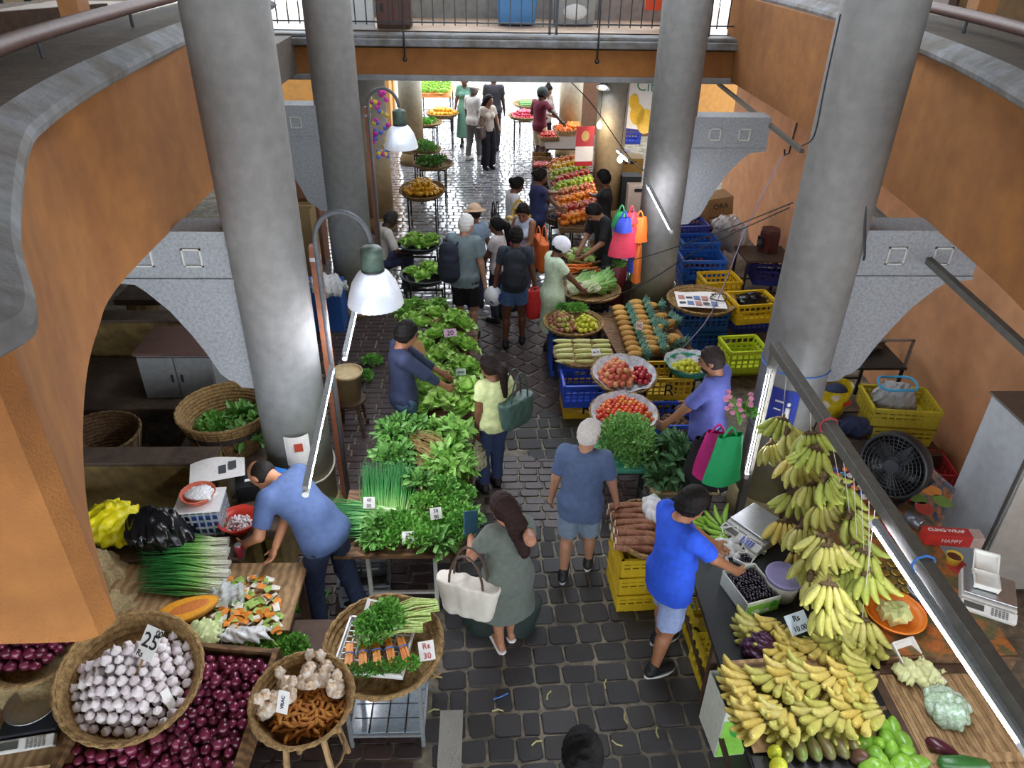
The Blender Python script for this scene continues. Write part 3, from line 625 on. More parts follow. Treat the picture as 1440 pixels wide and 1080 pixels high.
grey = person('white haired man in grey tshirt and black shorts with a rucksack', ('f', 655, 478), -18, 1.72, 'm', '#b98a72', ('crop', '#d8d6d4'), ('tee', '#76858c', .7, .8), ('shorts', '#1d1e22', .95), '#202226', head=(10, -30), lh=(-.24, .1, .86), rh=(.27, .02, .82), lf=(-.1, 0), rf=(.1, .05), vox=.013, girth=1.1)
pony = person('woman with black ponytail in pale tshirt and dark pinafore', ('h', 702, 316), 60, 1.5, 'f', '#6d4734', ('pony', '#120f10'), ('tee', '#c9bfc0', .6, .86), ('trousers', '#2a3040', 1.9), head=(10, 20), lh=(-.1, .28, .95), vox=.016)
capw = person('woman in white cap and pale green dress choosing vegetables', ('h', 781, 345), -72, 1.58, 'f', '#6e4836', ('short', '#191413'), ('dress', '#c9dcc0', .6, .4), None, '#26262a', head=(28, 0), lh=(-.06, .36, .98), rh=(.14, .38, .96), vox=.015, cap=('cap', '#e3e2ee'))
oran = person('woman with long braid in pale blue top with an orange bag', ('h', 738, 292), 140, 1.62, 'f', '#8d6048', ('braid', '#191210'), ('tank', '#b9c4d8', 0, .86), ('trousers', '#5d5668', 1.9), head=(32, 20), lh=(-.08, .3, 1.04), rh=(.1, .3, 1.02), vox=.016)
yb = person('woman with bun in white tshirt carrying a yellow shopping bag', ('h', 722, 258), -75, 1.58, 'f', '#7d5440', ('bun', '#17120f'), ('tee', '#dedde0', .55, .86), ('trousers', '#34363f', 1.9), head=(24, 0), lh=(-.2, .2, .95), vox=.018)
navy = person('woman in navy spotted tshirt reaching out over the fruit', ('h', 757, 247), -78, 1.62, 'f', '#80563f', ('bun', '#1c1613'), ('tee', '#2c3560', .62, .84), ('trousers', '#2a2a38', 1.9), head=(12, 0), rh=W(806, 274, 1.0), lh=(-.05, .42, 1.0), vox=.016, girth=1.12)
bs = person('vendor in black shirt stretching an arm over the oranges', ('h', 852, 250), 80, 1.72, 'm', '#6e4936', ('short', '#120f0e'), ('tee', '#1d1e22', .6, .86), ('trousers', '#7d8898', 1.9), head=(10, 0), lh=W(812, 276, 1.0), rh=(.2, .2, .9), vox=.016)
bv = person('vendor in black printed tshirt bent over the chayotes', ('h', 842, 290), 115, 1.66, 'm', '#a5785f', ('short', '#191514'), ('tee', '#191b20', .9, .84), ('trousers', '#2a3238', 1.9), lean=14, head=(38, 0), lh=(-.12, .36, .95), rh=(.12, .34, .92), vox=.015)
seat = person('seated vendor in white striped shirt and glasses on the left', ('h', 545, 305), -68, 1.68, 'm', '#4b3429', ('crop', '#3a3634'), ('shirt', '#cfcbc4', .9, .9), ('trousers', '#333a5c', 1.9), lean=16, head=(18, 0), lh=(-.1, .42, .62), rh=(.14, .42, .6), lf=(-.1, .42), rf=(.1, .44), pel=.5, vox=.016, glasses=True)
maro = person('man in maroon tshirt beige shorts and dark cap at the tomatoes', ('f', 757, 236), -48, 1.74, 'm', '#5a3a2c', ('short', '#141111'), ('tee', '#6e2036', .7, .82), ('shorts', '#cfc0a0', .95), '#15161a', head=(10, -20), rh=W(800, 183, 1.0), lh=(-.2, .25, 1.05), vox=.018, cap=('cap', '#3b4746'), beard='#15110f')
card_w = person('woman in grey cardigan with bun standing behind the far tomatoes', ('h', 768, 125), -135, 1.66, 'f', '#8f6550', ('topbun', '#1f1614'), ('cardigan', '#b3aaa6', 1.8, .84), ('trousers', '#26262c', 1.9), head=(22, 0), lh=(-.1, .25, 1.05), rh=(.1, .25, 1.05), vox=.02)
wt = person('woman in pale top and black trousers with a brown handbag', ('f', 686, 237), -150, 1.6, 'f', '#9a6e58', ('long', '#1a1315'), ('tee', '#d3c6ba', .55, .9), ('wide', '#191a26', 1.95), head=(5, 25), lh=(-.18, .24, .95), vox=.018)
old = person('old man in white hat and white shirt walking in the aisle', ('f', 666, 226), -40, 1.7, 'm', '#5a3b2e', ('crop', '#8a8682'), ('shirt', '#d5d0cc', .85, .84), ('trousers', '#6e6a68', 1.9), '#b9b2aa', head=(14, 0), lf=(-.1, -.1), rf=(.1, .1), vox=.02, cap=('hat', '#d8d2cc'))
bt = person('tall man in black tshirt and trousers seen from behind', ('f', 694, 212), 2, 1.8, 'm', '#4d352c', ('crop', '#1b1718'), ('tee', '#2b2930', .6, .84), ('trousers', '#22222a', 1.92), vox=.02, girth=1.08)
gd = person('woman in long green patterned dress far down the aisle', ('f', 655, 205), 170, 1.68, 'f', '#6d4a3c', ('bun', '#221a18'), ('dress', '#5f8a78', .7, .22), None, vox=.02)
hat = person('person in tan sun hat half hidden behind the grey tshirt man', ('h', 668, 300), 10, 1.5, 'f', '#8a6048', ('short', '#2b211c'), ('tee', '#8ea4b8', .7, .84), ('trousers', '#39405a', 1.9), vox=.02, cap=('hat', '#c9a98c'))
dn_ = person('person in dark navy shirt standing by the far left pillar', ('h', 574, 122), 10, 1.7, 'm', '#4d352c', ('short', '#151112'), ('tee', '#232744', .9, .82), ('trousers', '#22222c', 1.9), vox=.02)
bot = person('black haired passer-by at the bottom edge of the aisle', ('h', 822, 1072), 5, 1.66, 'm', '#7a5540', ('short', '#0e0d0e'), ('tee', '#c8c6c4', .6, .82), ('trousers', '#3b4252', 1.9), vox=.012)
# ------------------------------------------------------------------ furniture and produce generators
wick = mat('wicker', '#a98a58', .75, .35, 30, .8, 120, col2='#7d6039', c2pos=(.35, .65))
wick_d = mat('wicker_dark', '#7b6040', .8, .35, 30, .8, 120, col2='#55402a', c2pos=(.35, .65))
def basket(label, c, r, depth=.1, flare=1.3, rot=None, m=None, name='wicker_tray', sx=1, sy=1, cat='basket', rim=.014, group=None, band=None):
    m = m or wick; t = thing(name, label, cat, c, group=group, rot=rot); r0 = r/flare; k = max(5, int(depth/.016)); out = []; inn = []
    for i in range(k+1):
        f = i/k; rr_ = r0+(r-r0)*f**.8; w_ = .004*(1 if i % 2 else -1); out.append((rr_+w_, f*depth)); inn.append((rr_-.012+w_, f*depth+.004))
    prof = [(.01, 0), (r0*.6, 0)]+out+inn[::-1]+[(r0*.55, .012), (.01, .012)]
    MB().lathe(prof, 44, sx=sx, sy=sy).build('weave', m, t, smooth=False)
    a = np.linspace(0, 2*PI, 61); b = MB()
    for ph in (0, PI): b.tube([(math.cos(x)*(r+.006*math.cos(14*x+ph))*sx, math.sin(x)*(r+.006*math.cos(14*x+ph))*sy, depth+.007*math.sin(14*x+ph)) for x in a], rim*.75, 6, caps=False)
    b.build('rim', m, t, smooth=True)
    st = MB()
    for x in np.linspace(0, 2*PI, 22, endpoint=False): st.tube([(math.cos(x)*(r0+(r-r0)*f**.8+.006)*sx, math.sin(x)*(r0+(r-r0)*f**.8+.006)*sy, depth*f) for f in (0, .35, .7, 1)], .005, 4)
    st.build('stakes', m, t)['kind'] = 'stuff'
    if band: MB().lathe([(r0+(r-r0)*.62+.008, depth*.56), (r0+(r-r0)*.8+.009, depth*.74)], 44, sx=sx, sy=sy, close=False).build('band', band, t)
    return t
def crate(label, c, size, col, rz=0, group=None, mark=None, nx=7, nz=3, name='plastic_crate'):
    w_, d, h = size; m = mat('crate_'+col.strip('#'), col, .45, .1, 5); t = thing(name, label, 'crate', c, rz, group)
    MB().box((0, 0, .012), (w_*.94, d*.94, .02)).build('base', m, t)
    b = MB()
    for s in (-1, 1): b.box((0, s*d/2, h-.02), (w_+.02, .025, .04)).box((s*w_/2, 0, h-.02), (.025, d+.02, .04))
    b.build('rim', m, t)
    for ang, L, off in ((0, w_, d), (PI, w_, d), (PI/2, d, w_), (-PI/2, d, w_)):
        b = MB(); n = max(3, int(L/.07))
        b.box((0, -off/2*.97, .04), (L*.97, .012, .08)).box((0, -off/2*.985, h*.62), (L*.98, .012, .03))
        for i in range(n+1): b.box((-L*.48+L*.96*i/n, -off/2*.98, h/2), (.018, .014, h*.98))
        for i in (1, 2): b.box((0, -off/2*.98, h*(.25+.17*i)), (L*.97, .008, .014))
        p = b.build('side_panel', m, t, rz=ang)
        if mark and ang == 0:
            o = obj('painted_mark', text_mesh(mark, h*.75, ink), p, (0, -off/2*1.02, h*.45), (PI/2, 0, 0))
    return t
def table(label, c, size, z, top_m=None, leg_m=None, rz=0, leg=.03, name='market_table', rails=True, thick=.03, ins=0):
    w_, d = size; t = thing(name, label, 'table', (c[0], c[1], 0), rz); MB().box((0, 0, z-thick/2), (w_, d, thick)).build('table_top', top_m or wood, t)
    lm = MB().box((0, 0, (z-thick)/2), (leg, leg, z-thick)).mesh('leg', leg_m or galv)
    for sx in (-1, 1):
        for sy in (-1, 1): obj('leg', lm, t, (sx*(w_/2-leg-ins), sy*(d/2-leg-ins*.4), 0))
    if rails:
        for s in (-1, 1): MB().box((0, s*(d/2-leg-ins*.4), z*.28), (w_-2*leg-2*ins, leg*.7, leg*.7)).build('stretcher', leg_m or galv, t)
    return t
def sign(label, c, size, txt, rot=(1.0, 0, 0), m=None, stick=0, inkm=None, name='price_sign'):
    t = thing(name, label, 'price sign', c, rot=rot); w_, h = size; MB().box((0, 0, 0), (w_, h, .004)).build('card', m or paper, t)
    lines = txt.split('|')
    for i, l in enumerate(lines):
        hh = h/len(lines); obj('lettering', text_mesh(l, min(hh*.85, w_*1.5/max(len(l), 1)), inkm or ink), t, (0, h/2-hh*(i+.55), .004))
    if stick: MB().box((0, -h/2-stick/2, 0), (.012, stick, .008)).build('stick', wood_pale, t)
    return t
def scatter(name, meshes, label, cat, group, pos, sc=1., rot='any', r=None, jit=.12):
    r = r or random.Random(len(label)); out = []
    for p in pos:
        o = obj(name, r.choice(meshes), None, p[:3], (r.uniform(0, 6.3), r.uniform(0, 6.3), r.uniform(0, 6.3)) if rot == 'any' else (r.uniform(-.25, .25), r.uniform(-.25, .25), r.uniform(0, 6.3)) if rot == 'z' else p[3])
        s_ = sc*r.uniform(1-jit, 1+jit); o.scale = (s_, s_, s_); tag(o, label, cat, group); out.append(o)
    return out
def heap(c, rx, ry, d, layers, seed=0, shrink=.8, R=None, sect=None, flat=.0):
    r = random.Random(seed); c = np.array(c, float); out = []
    for k in range(layers):
        ax, ay = rx-k*d*shrink, ry-k*d*shrink
        if ax < d*.4 or ay < d*.4: break
        row = 0; y_ = -ay
        while y_ <= ay:
            x = -ax+(d/2 if (row+k) % 2 else 0)
            while x <= ax:
                if (x/ax)**2+(y_/ay)**2 <= 1 and (sect is None or sect(x, y_)):
                    p = np.array((x+r.uniform(-.1, .1)*d, y_+r.uniform(-.1, .1)*d, d/2+k*d*.74+r.uniform(0, .06)*d)); out.append(tuple(c+(R@p if R is not None else p)))
                x += d*1.01
            y_ += d*.88; row += 1
    return out
def quad_heap(c, w_, d_, d, layers, R=None, seed=0, shrink=.5):
    r = random.Random(seed); out = []; c = np.array(c, float)
    for k in range(layers):
        a, b = w_/2-d/2-k*d*shrink, d_/2-d/2-k*d*shrink
        if a < 0 or b < 0: break
        y_ = -b; row = 0
        while y_ <= b+1e-6:
            x = -a+(d/2 if (row+k) % 2 else 0)
            while x <= a+1e-6:
                p = np.array((x+r.uniform(-.2, .2)*d, y_+r.uniform(-.2, .2)*d, d/2+k*d*.74+r.uniform(0, .15)*d)); out.append(tuple(c+(R@p if R is not None else p))); x += d*1.01
            y_ += d*.88; row += 1
    return out
# fruit meshes -----------------------------------------------------
def dimple(V, a=.18):
    V = V.copy(); r = np.hypot(V[:, 0], V[:, 1]); V[:, 2] -= np.sign(V[:, 2])*a*np.exp(-(r/.3)**2)*(np.abs(V[:, 2]) > .5); return V
def round_mesh(name, d, m, fn=None, sq=(1, 1, 1), nu=10, nv=8): return MB().ell((0, 0, 0), (d/2*sq[0], d/2*sq[1], d/2*sq[2]), nu, nv, fn=fn).mesh(name, m, True)
def onion_fn(V):
    V = V.copy(); r = np.hypot(V[:, 0], V[:, 1]); V[:, 2] *= .92; V[:, 2] += np.where(V[:, 2] > 0, .32*np.exp(-(r/.2)**2), -.06*np.exp(-(r/.2)**2)); return V
def garlic_fn(V):
    V = V.copy(); a = np.arctan2(V[:, 1], V[:, 0]); f = 1+.07*np.cos(6*a); r = np.hypot(V[:, 0], V[:, 1]); V[:, 0] *= f; V[:, 1] *= f; V[:, 2] *= .82; V[:, 2] += np.where(V[:, 2] > 0, .75*np.exp(-(r/.2)**2), 0); return V
def pear_fn(k=.35, L=1.5):
    def f(V): V = V.copy(); t = (V[:, 2]+1)/2; s_ = 1-k*t**1.6; V[:, 0] *= s_; V[:, 1] *= s_; V[:, 2] *= L; return V
    return f
on_m = mat('red_onion', '#6a1f38', .28, .2, 9, coat=.3, rnd=['#4d1029', '#6b1d3a', '#7b2845', '#5a1530', '#8c3a58'])
onion = [round_mesh('onion', .062, on_m, onion_fn, (1, 1, .95), 10, 8)]
ga_m = mat('garlic', '#d9d2d4', .6, .12, 30, rnd=['#e3dcdc', '#d4c8cb', '#e8e3e2', '#cdbfc4'])
garlic = [round_mesh('garlic', .062, ga_m, garlic_fn, (1, 1, 1), 12, 9)]
ap_m = mat('apple_red', '#b8322c', .3, .2, 8, col2='#d9b06a', c2pos=(.5, .75), rnd=['#b3262a', '#c8463a', '#a81f2b', '#cf5a45'], coat=.2)
apple = [round_mesh('apple', .075, ap_m, dimple)]
pe_m = mat('peach_skin', '#c9564a', .45, .15, 9, col2='#d99b62', c2pos=(.45, .7), rnd=['#c64a45', '#d3715c', '#c0383c', '#d28f63', '#b9a65a'])
peach = [round_mesh('peach', .068, pe_m, dimple)]
to_m = mat('tomato_skin', '#d0341f', .22, .1, 8, rnd=['#cf2a1d', '#d94a26', '#e0712e', '#c71f22', '#e0a03a', '#d23a22'], coat=.3)
tomato = [round_mesh('tomato', .055, to_m, dimple, (.95, .95, 1.1))]
tr_m = mat('tomato_red', '#d3362a', .25, .1, 8, rnd=['#cf2a22', '#dd4a30', '#c6271f'], coat=.3)
tomato_r = [round_mesh('tomato', .06, tr_m, dimple, (1, 1, .9))]
or_m = mat('orange_skin', '#e8861c', .4, .1, 8, .2, 150, rnd=['#ea8a1e', '#e2761a', '#f0a02a'])
orng = [round_mesh('orange', .085, or_m)]
ga2 = mat('green_apple', '#a3b82a', .3, .12, 8, rnd=['#a6bd2c', '#bcc845', '#8fae24'], coat=.2); gapple = [round_mesh('apple', .08, ga2, dimple)]
ye_m = mat('yellow_fruit', '#e6b71e', .35, .1, 8, rnd=['#e8b81e', '#efc63a', '#dca416'], coat=.2); yfruit = [round_mesh('fruit', .085, ye_m, dimple)]
li_m = mat('lime_skin', '#c7c22c', .35, .1, 8, rnd=['#c9c42e', '#b3b82a', '#d8cf45'], coat=.2); lime = [round_mesh('lime', .055, li_m, None, (1, 1, 1.1))]
pf_m = mat('passion_fruit', '#8b5a45', .45, .2, 8, rnd=['#7c4a3e', '#a2694c', '#8f5a4a', '#9aa04a', '#b3a04e']); passion = [round_mesh('passion_fruit', .06, pf_m)]
mg_m = mat('mango_skin', '#e3a91d', .35, .1, 6, rnd=['#e6ad1e', '#dc9a1a', '#ecbd3a'], coat=.2); mango = [round_mesh('mango', .09, mg_m, pear_fn(.2, 1.35), (.9, .8, 1))]
av_m = mat('avocado_green', '#6d9a2c', .38, .18, 12, rnd=['#6c9b2d', '#7fae3a', '#5d8a28'], coat=.2); avo = [round_mesh('avocado', .1, av_m, pear_fn(.3, 1.3), (1, 1, 1), 12, 9)]
lav_m = mat('long_avocado', '#67732f', .4, .25, 8, col2='#5d4632', c2pos=(.45, .7), rnd=['#6f8a35', '#6b5a3a', '#5f7a2f', '#745f3f']); lavo = [round_mesh('long_avocado', .09, lav_m, pear_fn(.42, 2.1), (1, 1, 1), 12, 9)]
cy_m = mat('chayote_skin', '#a3bf62', .45, .15, 12, rnd=['#a6c266', '#93b258', '#b5cc7c'])
def chay_fn(V): V = pear_fn(.3, 1.25)(V); a = np.arctan2(V[:, 1], V[:, 0]); f = 1+.06*np.cos(5*a); V[:, 0] *= f; V[:, 1] *= f; return V
chayote = [round_mesh('chayote', .1, cy_m, chay_fn, (1, 1, 1), 14, 9)]
ja_m = mat('dark_berry', '#1b1320', .2, .2, 20, coat=.4, rnd=['#17101c', '#241528', '#100c14']); berry = [round_mesh('berry', .024, ja_m, None, (1, 1, 1.2), 7, 5)]
tu_m = mat('turmeric', '#b8792f', .75, .25, 25, .4, 120, rnd=['#b97a30', '#a5652a', '#c98c3c', '#b06a24'])
def tur(seed):
    r = random.Random(seed); b = MB(); L = r.uniform(.03, .05); b.tube([(-L, 0, 0), (-L*.4, .004, .003), (L*.4, -.003, .003), (L, .005, 0)], [.006, .0115, .0105, .005], 7)
    if seed % 2: b.tube([(0, 0, 0), (.006, .018, .004)], [.009, .005], 6)
    return b.mesh('turmeric', tu_m, True)
turm = [tur(i) for i in range(4)]
ca_m = mat('carrot', '#e07a2a', .5, .12, 18, rnd=['#e2792a', '#d96a24', '#e88a3a']); carrot = [MB().tube([(0, -.09, 0), (0, -.08, 0), (0, 0, .003), (0.004, .08, 0), (.006, .11, 0)], [.008, .017, .014, .008, .002], 8).mesh('carrot', ca_m, True)]
co_m = mat('corn_husk', '#d3cf8e', .6, .15, 14, col2='#b9c47a', rnd=['#d8d296', '#cfc985', '#dcd9a8'])
def cobfn():
    b = MB(); b.tube([(0, y_, 0) for y_ in (-.12, -.11, -.03, .06, .11, .14)], [.012, .027, .031, .027, .017, .004], 12); return b.mesh('corn', co_m, True)
corn = [cobfn()]
cs_m = mat('cassava_bark', '#7a4b35', .85, .25, 14, .6, 60, col2='#9c6d52', rnd=['#7a4b35', '#8a5a40', '#6d4230']); cs_w = mat('cassava_flesh', '#e0d3bd', .7, .1, 8)
# leaves -----------------------------------------------------------
G = lambda n, c, c2=None, rn=None, rough=.5: mat(n, c, rough, .22, 14, .2, 60, col2=c2, c2pos=(.4, .75), rnd=rn)
let_m = G('lettuce_leaf', '#9ccc5c', '#c3e08c', ['#93c44f', '#a9d468', '#88ba48'])
let_d = G('lettuce_leaf_deep', '#5f9a38', '#86b954', ['#588f33', '#6da643'])
herb_m = G('parsley_leaf', '#5c9a3c', '#80ba52', ['#54903a', '#69a845', '#74b04c'])
cres_m = G('cress_leaf', '#6fa552', '#90c06a', ['#6ba04e', '#7cb25e'])
dark_m = G('dark_leaf', '#355a35', '#4c7748', ['#33572f', '#3f6a3c'])
spin_m = G('spinach_leaf', '#588f3e', '#7cae54', ['#52893a', '#639c46'])
stem_m = G('pale_stem', '#b4cb74', '#c9d79a'); rstem_m = G('brown_stem', '#a38a52', '#8a6b3f')
sp_m = mat('spring_onion', '#4f9a4a', .45, .15, 14, grad=('Y', -.3, .3, ['#e6e6da', '#dfe6c4', '#8fc169', '#4b9a45', '#2f7f3b', '#3a8743', '#2f7a3c']))
def leaf(b, base, d, n, L, w_, ruff=0., nu=5, nv=5, bend=.5, ph=0, cup=.3):
    d = np.array(d, float); d /= np.linalg.norm(d); n = np.array(n, float); n -= (n@d)*d; n /= np.linalg.norm(n)+1e-9; s_ = np.cross(d, n); base = np.array(base, float)
    def fn(u, v):
        uu = u*2-1; wd = w_*math.sin(PI*(.12+.8*v))**.7; lift = cup*w_*uu*uu-bend*L*v*v*.5+ruff*abs(uu)*math.sin(9*v+7*uu+ph)*(.3+.7*v)
        return base+d*(L*v*(1-.1*abs(uu)))+s_*(wd*uu*.5)+n*lift
    b.sheet(fn, nu, nv)
def lettuce_mesh(seed, m, R=.15, nl=15, ruff=.014):
    r = random.Random(seed); b = MB()
    for i in range(nl):
        a = i*2.4+r.uniform(-.2, .2); el = .25+1.15*(i/nl); L = R*(1.05-.35*i/nl); d = (math.cos(a)*math.cos(el), math.sin(a)*math.cos(el), math.sin(el)); leaf(b, (0, 0, .01), d, (-math.cos(a)*math.sin(el), -math.sin(a)*math.sin(el), math.cos(el)), L, L*1.05, ruff, 7, 6, .5, r.random()*6, .25)
    return b.mesh('lettuce', m, True)
def clump(seed, m, n=420, r3=(.13, .11, .07), s=.03, up=.6, name='herb_bunch', lobes=True):
    r = np.random.RandomState(seed); b = MB(); V = []; Fc = []
    for i in range(n):
        v = r.normal(size=3); v /= np.linalg.norm(v); v[2] = abs(v[2])*1.0-.1; q = v*np.array(r3)*(r.rand()**.33); q[2] += .02
        d = v+r.normal(size=3)*.5; d[2] += up*r.rand(); d /= np.linalg.norm(d); x = np.cross(d, r.normal(size=3)); x /= np.linalg.norm(x); k = np.cross(x, d); L = s*r.uniform(.7, 1.4); w_ = L*.45; o = len(V)
        V += [q, q+d*L*.5+x*w_+k*.15*L, q+d*L, q+d*L*.5-x*w_+k*.15*L]; Fc.append((o, o+1, o+2)); Fc.append((o, o+2, o+3))
    b.add(V, Fc); return b.mesh(name, m)
def stems_mesh(seed, m, n=26, L=.3, r0=.05, r1=.1, rad=.003, curve=.03):
    r = random.Random(seed); b = MB()
    for i in range(n):
        a, q = r.uniform(0, 6.3), r.random()**.5; p0 = (math.cos(a)*q*r0, -L/2, .02+abs(math.sin(a))*q*r0*.8); p1 = (math.cos(a)*q*r1, L/2+r.uniform(-.04, .04), .02+abs(math.sin(a))*q*r1*.7); mid = ((p0[0]+p1[0])/2+r.uniform(-curve, curve), 0, (p0[2]+p1[2])/2+r.uniform(0, curve)); b.tube([p0, mid, p1], [rad*1.2, rad, rad*.6], 4, caps=False)
    return b.mesh('stems', m, True)
def sp_mesh(seed, n=55, L=.6):
    r = random.Random(seed); b = MB()
    for i in range(n):
        a, q = r.uniform(0, 6.3), r.random()**.5; x0, z0 = math.cos(a)*q*.05, .02+abs(math.sin(a)*q)*.05; f = r.uniform(1.4, 3.0); b.tube([(x0, -L/2, z0), (x0*1.1, -L/2+.1, z0), (x0*f*.8, 0, z0*1.2+.01), (x0*f+r.uniform(-.03, .03), L/2*r.uniform(.75, 1.05), max(.012, z0*1.1+r.uniform(-.02, .03)))], [.009, .006, .0045, .0012], 4, caps=False)
    return b.mesh('spring_onion', sp_m, True)
def big_leaves(seed, m, n=60, L=.1, w_=.05, r3=(.14, .12, .08)):
    r = np.random.RandomState(seed); b = MB()
    for i in range(n):
        v = r.normal(size=3); v /= np.linalg.norm(v); v[2] = abs(v[2])*.9; q = v*np.array(r3)*r.uniform(.35, 1); q[2] += .02; d = v+r.normal(size=3)*.45; leaf(b, q, d, (0, 0, 1)+r.normal(size=3)*.3, L*r.uniform(.7, 1.2), w_*r.uniform(.8, 1.2), .004, 4, 4, .5, r.rand()*6)
    return b.mesh('leaves', m, True)
lettuces = [lettuce_mesh(i, let_m) for i in range(4)]; lettuces_d = [lettuce_mesh(10+i, let_d, .14, 14, .01) for i in range(3)]
parsley = [clump(i, herb_m) for i in range(3)]; cress = [clump(20+i, cres_m, 700, (.2, .2, .17), .026, .8) for i in range(2)]
darkl = [big_leaves(i, dark_m, 60, .13, .06) for i in range(3)]; spin = [big_leaves(30+i, spin_m, 70, .085, .05, (.13, .12, .09)) for i in range(3)]; bok = [big_leaves(40+i, G('bok_leaf', '#74ad45', '#a7cf72', ['#6ba53e', '#86bb55']), 60, .1, .06, (.12, .11, .08)) for i in range(2)]
sponion = [sp_mesh(i) for i in range(3)]
def bunch(label, c, rz, leafmesh, stemmesh=None, group=None, sc=1., rot=None, name='herb_bunch', cat='herbs', lz=(0, .1, 0)):
    t = thing(name, label, cat, c, rz, group, rot); t.scale = (sc, sc, sc); obj('leaves', leafmesh, t, lz)
    if stemmesh: obj('stems', stemmesh, t, (0, -.06, 0))
    return t
stem_g = [stems_mesh(i, stem_m, 22, .3, .05, .08, .006) for i in range(2)]; stem_b = [stems_mesh(5+i, rstem_m, 34, .34, .07, .09) for i in range(2)]
# banana hands -----------------------------------------------------
def ban_mesh(m, L=.13):
    p = [(0, 0, 0), (0, L*.12, -.004), (0, L*.35, -.016), (0, L*.65, -.018), (0, L*.9, .0), (0, L, .012)]
    return MB().tube(p, [.007, .013, .021, .0205, .012, .004], 7).mesh('banana', m, True)
ban = {'y': ban_mesh(mat('banana_yellow', '#cdb450', .5, .15, 12, col2='#8f9a44', c2pos=(.5, .85), rnd=['#cbb458', '#d0be6c', '#bfa850', '#bdb05c'])), 'g': ban_mesh(mat('banana_green', '#8fa53c', .45, .15, 12, col2='#a9b04c', rnd=['#98a448', '#a8ac52', '#86983e', '#b2b05c'])), 'p': ban_mesh(mat('banana_pale', '#bcb95a', .45, .15, 12, col2='#a3a54a', rnd=['#c0b868', '#b3af58', '#ccc078', '#aeab56'])), 'G': ban_mesh(mat('plantain_green', '#7fae2e', .45, .15, 12, rnd=['#83b130', '#92bd42', '#76a52c']), .19)}
crown = MB().ell((0, 0, 0), (.045, .018, .016), 8, 6).tube([(0, 0, 0), (0, -.035, .01)], [.014, .008], 6).mesh('stem', mat('banana_stem', '#5d4a2e', .8, .3, 20), True)
def bananas(label, c, rz, kind, n=9, group=None, hang=False, sc=1., rot=None, rows=2, curl=1.0):
    t = thing('banana_bunch', label, 'bananas', c, rz, group, rot if rot is not None else ((-1.0, 0, rz) if hang else (0, 0, rz))); t.scale = (sc,)*3
    obj('stem', crown, t)
    for j in range(rows):
        m = n//rows+(1 if j < n % rows else 0)
        for i in range(m):
            f = (i-(m-1)/2)/max(m-1, 1); o = obj('banana', ban[kind], t, (f*.085, .005, .022 if j else -.004), (-.35*curl+.55*j*curl+abs(f)*.2, f*.5, -f*1.15)); q = .94+.12*((i*7+j*3) % 5)/5; o.scale = (q, q, q)
    return t
def bag_blob(name, label, c, r3, m, seed=0, amp=.02, f=18, vox=.018, cat='bag', knot=None, rz=0, cut=True):
    t = thing(name, label, cat, c, rz); F = Field((-r3[0]*1.5, -r3[1]*1.5, -.05), (r3[0]*1.5, r3[1]*1.5, r3[2]*2.4+.2), vox); F.ell((0, 0, r3[2]*.9), r3); F.ell((r3[0]*.2, -r3[1]*.2, r3[2]*.6), (r3[0]*.9, r3[1]*.9, r3[2]*.7)); F.wrinkle(amp, f, seed)
    if cut: F.plane((0, 0, 0), (0, 0, -1))
    obj('body', F.mesh('body', m), t)
    if knot: MB().tube([(0, 0, r3[2]*1.7), (.01, 0, r3[2]*1.95), (.04, .01, r3[2]*2.15)], [.05, .018, .045], 10).build('knot', m, t, smooth=True)
    return t
clear = mat('clear_film', '#dfe6ea', .15, .05, 10, alpha=.45); filmw = mat('milky_film', '#e2e4e4', .3, .08, 10, alpha=.75)
def tubelight(label, a, b, cable=None):
    a = np.array(a, float); b = np.array(b, float); m = (a+b)/2; t = thing('tube_light', label, 'light', m); a = a-m; b = b-m; d = (b-a)/np.linalg.norm(b-a)
    MB().tube([a, b], .016, 10).build('tube', tube_glow, t, smooth=True); MB().bar(a+np.array((0, 0, .035)), b+np.array((0, 0, .035)), .03, .03).build('batten', galv, t)
    for q, s in ((a, 1), (b, -1)): MB().tube([q-d*.02*s, q+d*.03*s], .021, 10).build('end_cap', white_p, t)
    return t
# ------------------------------------------------------------------ left side
Z = .72
ledge_m = mat('stall_concrete', '#86703f', .85, .25, 3, .5, 40, col2='#5f4d2c')
ledge_t = mat('stall_top', '#5d4d40', .75, .25, 3, .4, 40, col2='#473a31')
def stall_wall(label, x0, x1, y0, y1, z0, z1, cap=True):
    t = thing('stall_wall', label, 'stall wall', ((x0+x1)/2, (y0+y1)/2, 0)); w_, d = x1-x0, y1-y0; MB().box((0, 0, (z0+z1)/2-.02), (w_, d, z1-z0-.04)).build('wall_body', ledge_m, t, bev=.01); MB().box((0, 0, z1-.02), (w_+.01, d+.01, .04)).build('cap', ledge_t, t, bev=.012); return t
stall_wall('low yellowed concrete stall wall with red sticker before the big basket', -4.4, -2.28, 4.95, 5.17, 0, .95)
st = stall_wall('concrete bench wall behind the dark empty basket', -5.6, -3.0, 7.35, 7.6, 0, 1.05)
def slab(label, x0, x1, y0, y1, z, name='stone_bench'):
    t = thing(name, label, 'bench', ((x0+x1)/2, (y0+y1)/2, 0)); MB().box((0, 0, z-.04), (x1-x0, y1-y0, .08)).build('slab', ledge_t, t, bev=.012)
    for s in (-1, 1): MB().box((s*((x1-x0)/2-.12), .05, (z-.08)/2), (.12, (y1-y0)*.75, z-.08)).build('support', ledge_m, t)
    return t
slab('brown stone bench slab below the yellowed bench wall', -4.9, -2.85, 6.25, 7.3, .62)
slab('brown stone slab farther back behind the bracket', -4.7, -3.6, 8.6, 9.4, .7)
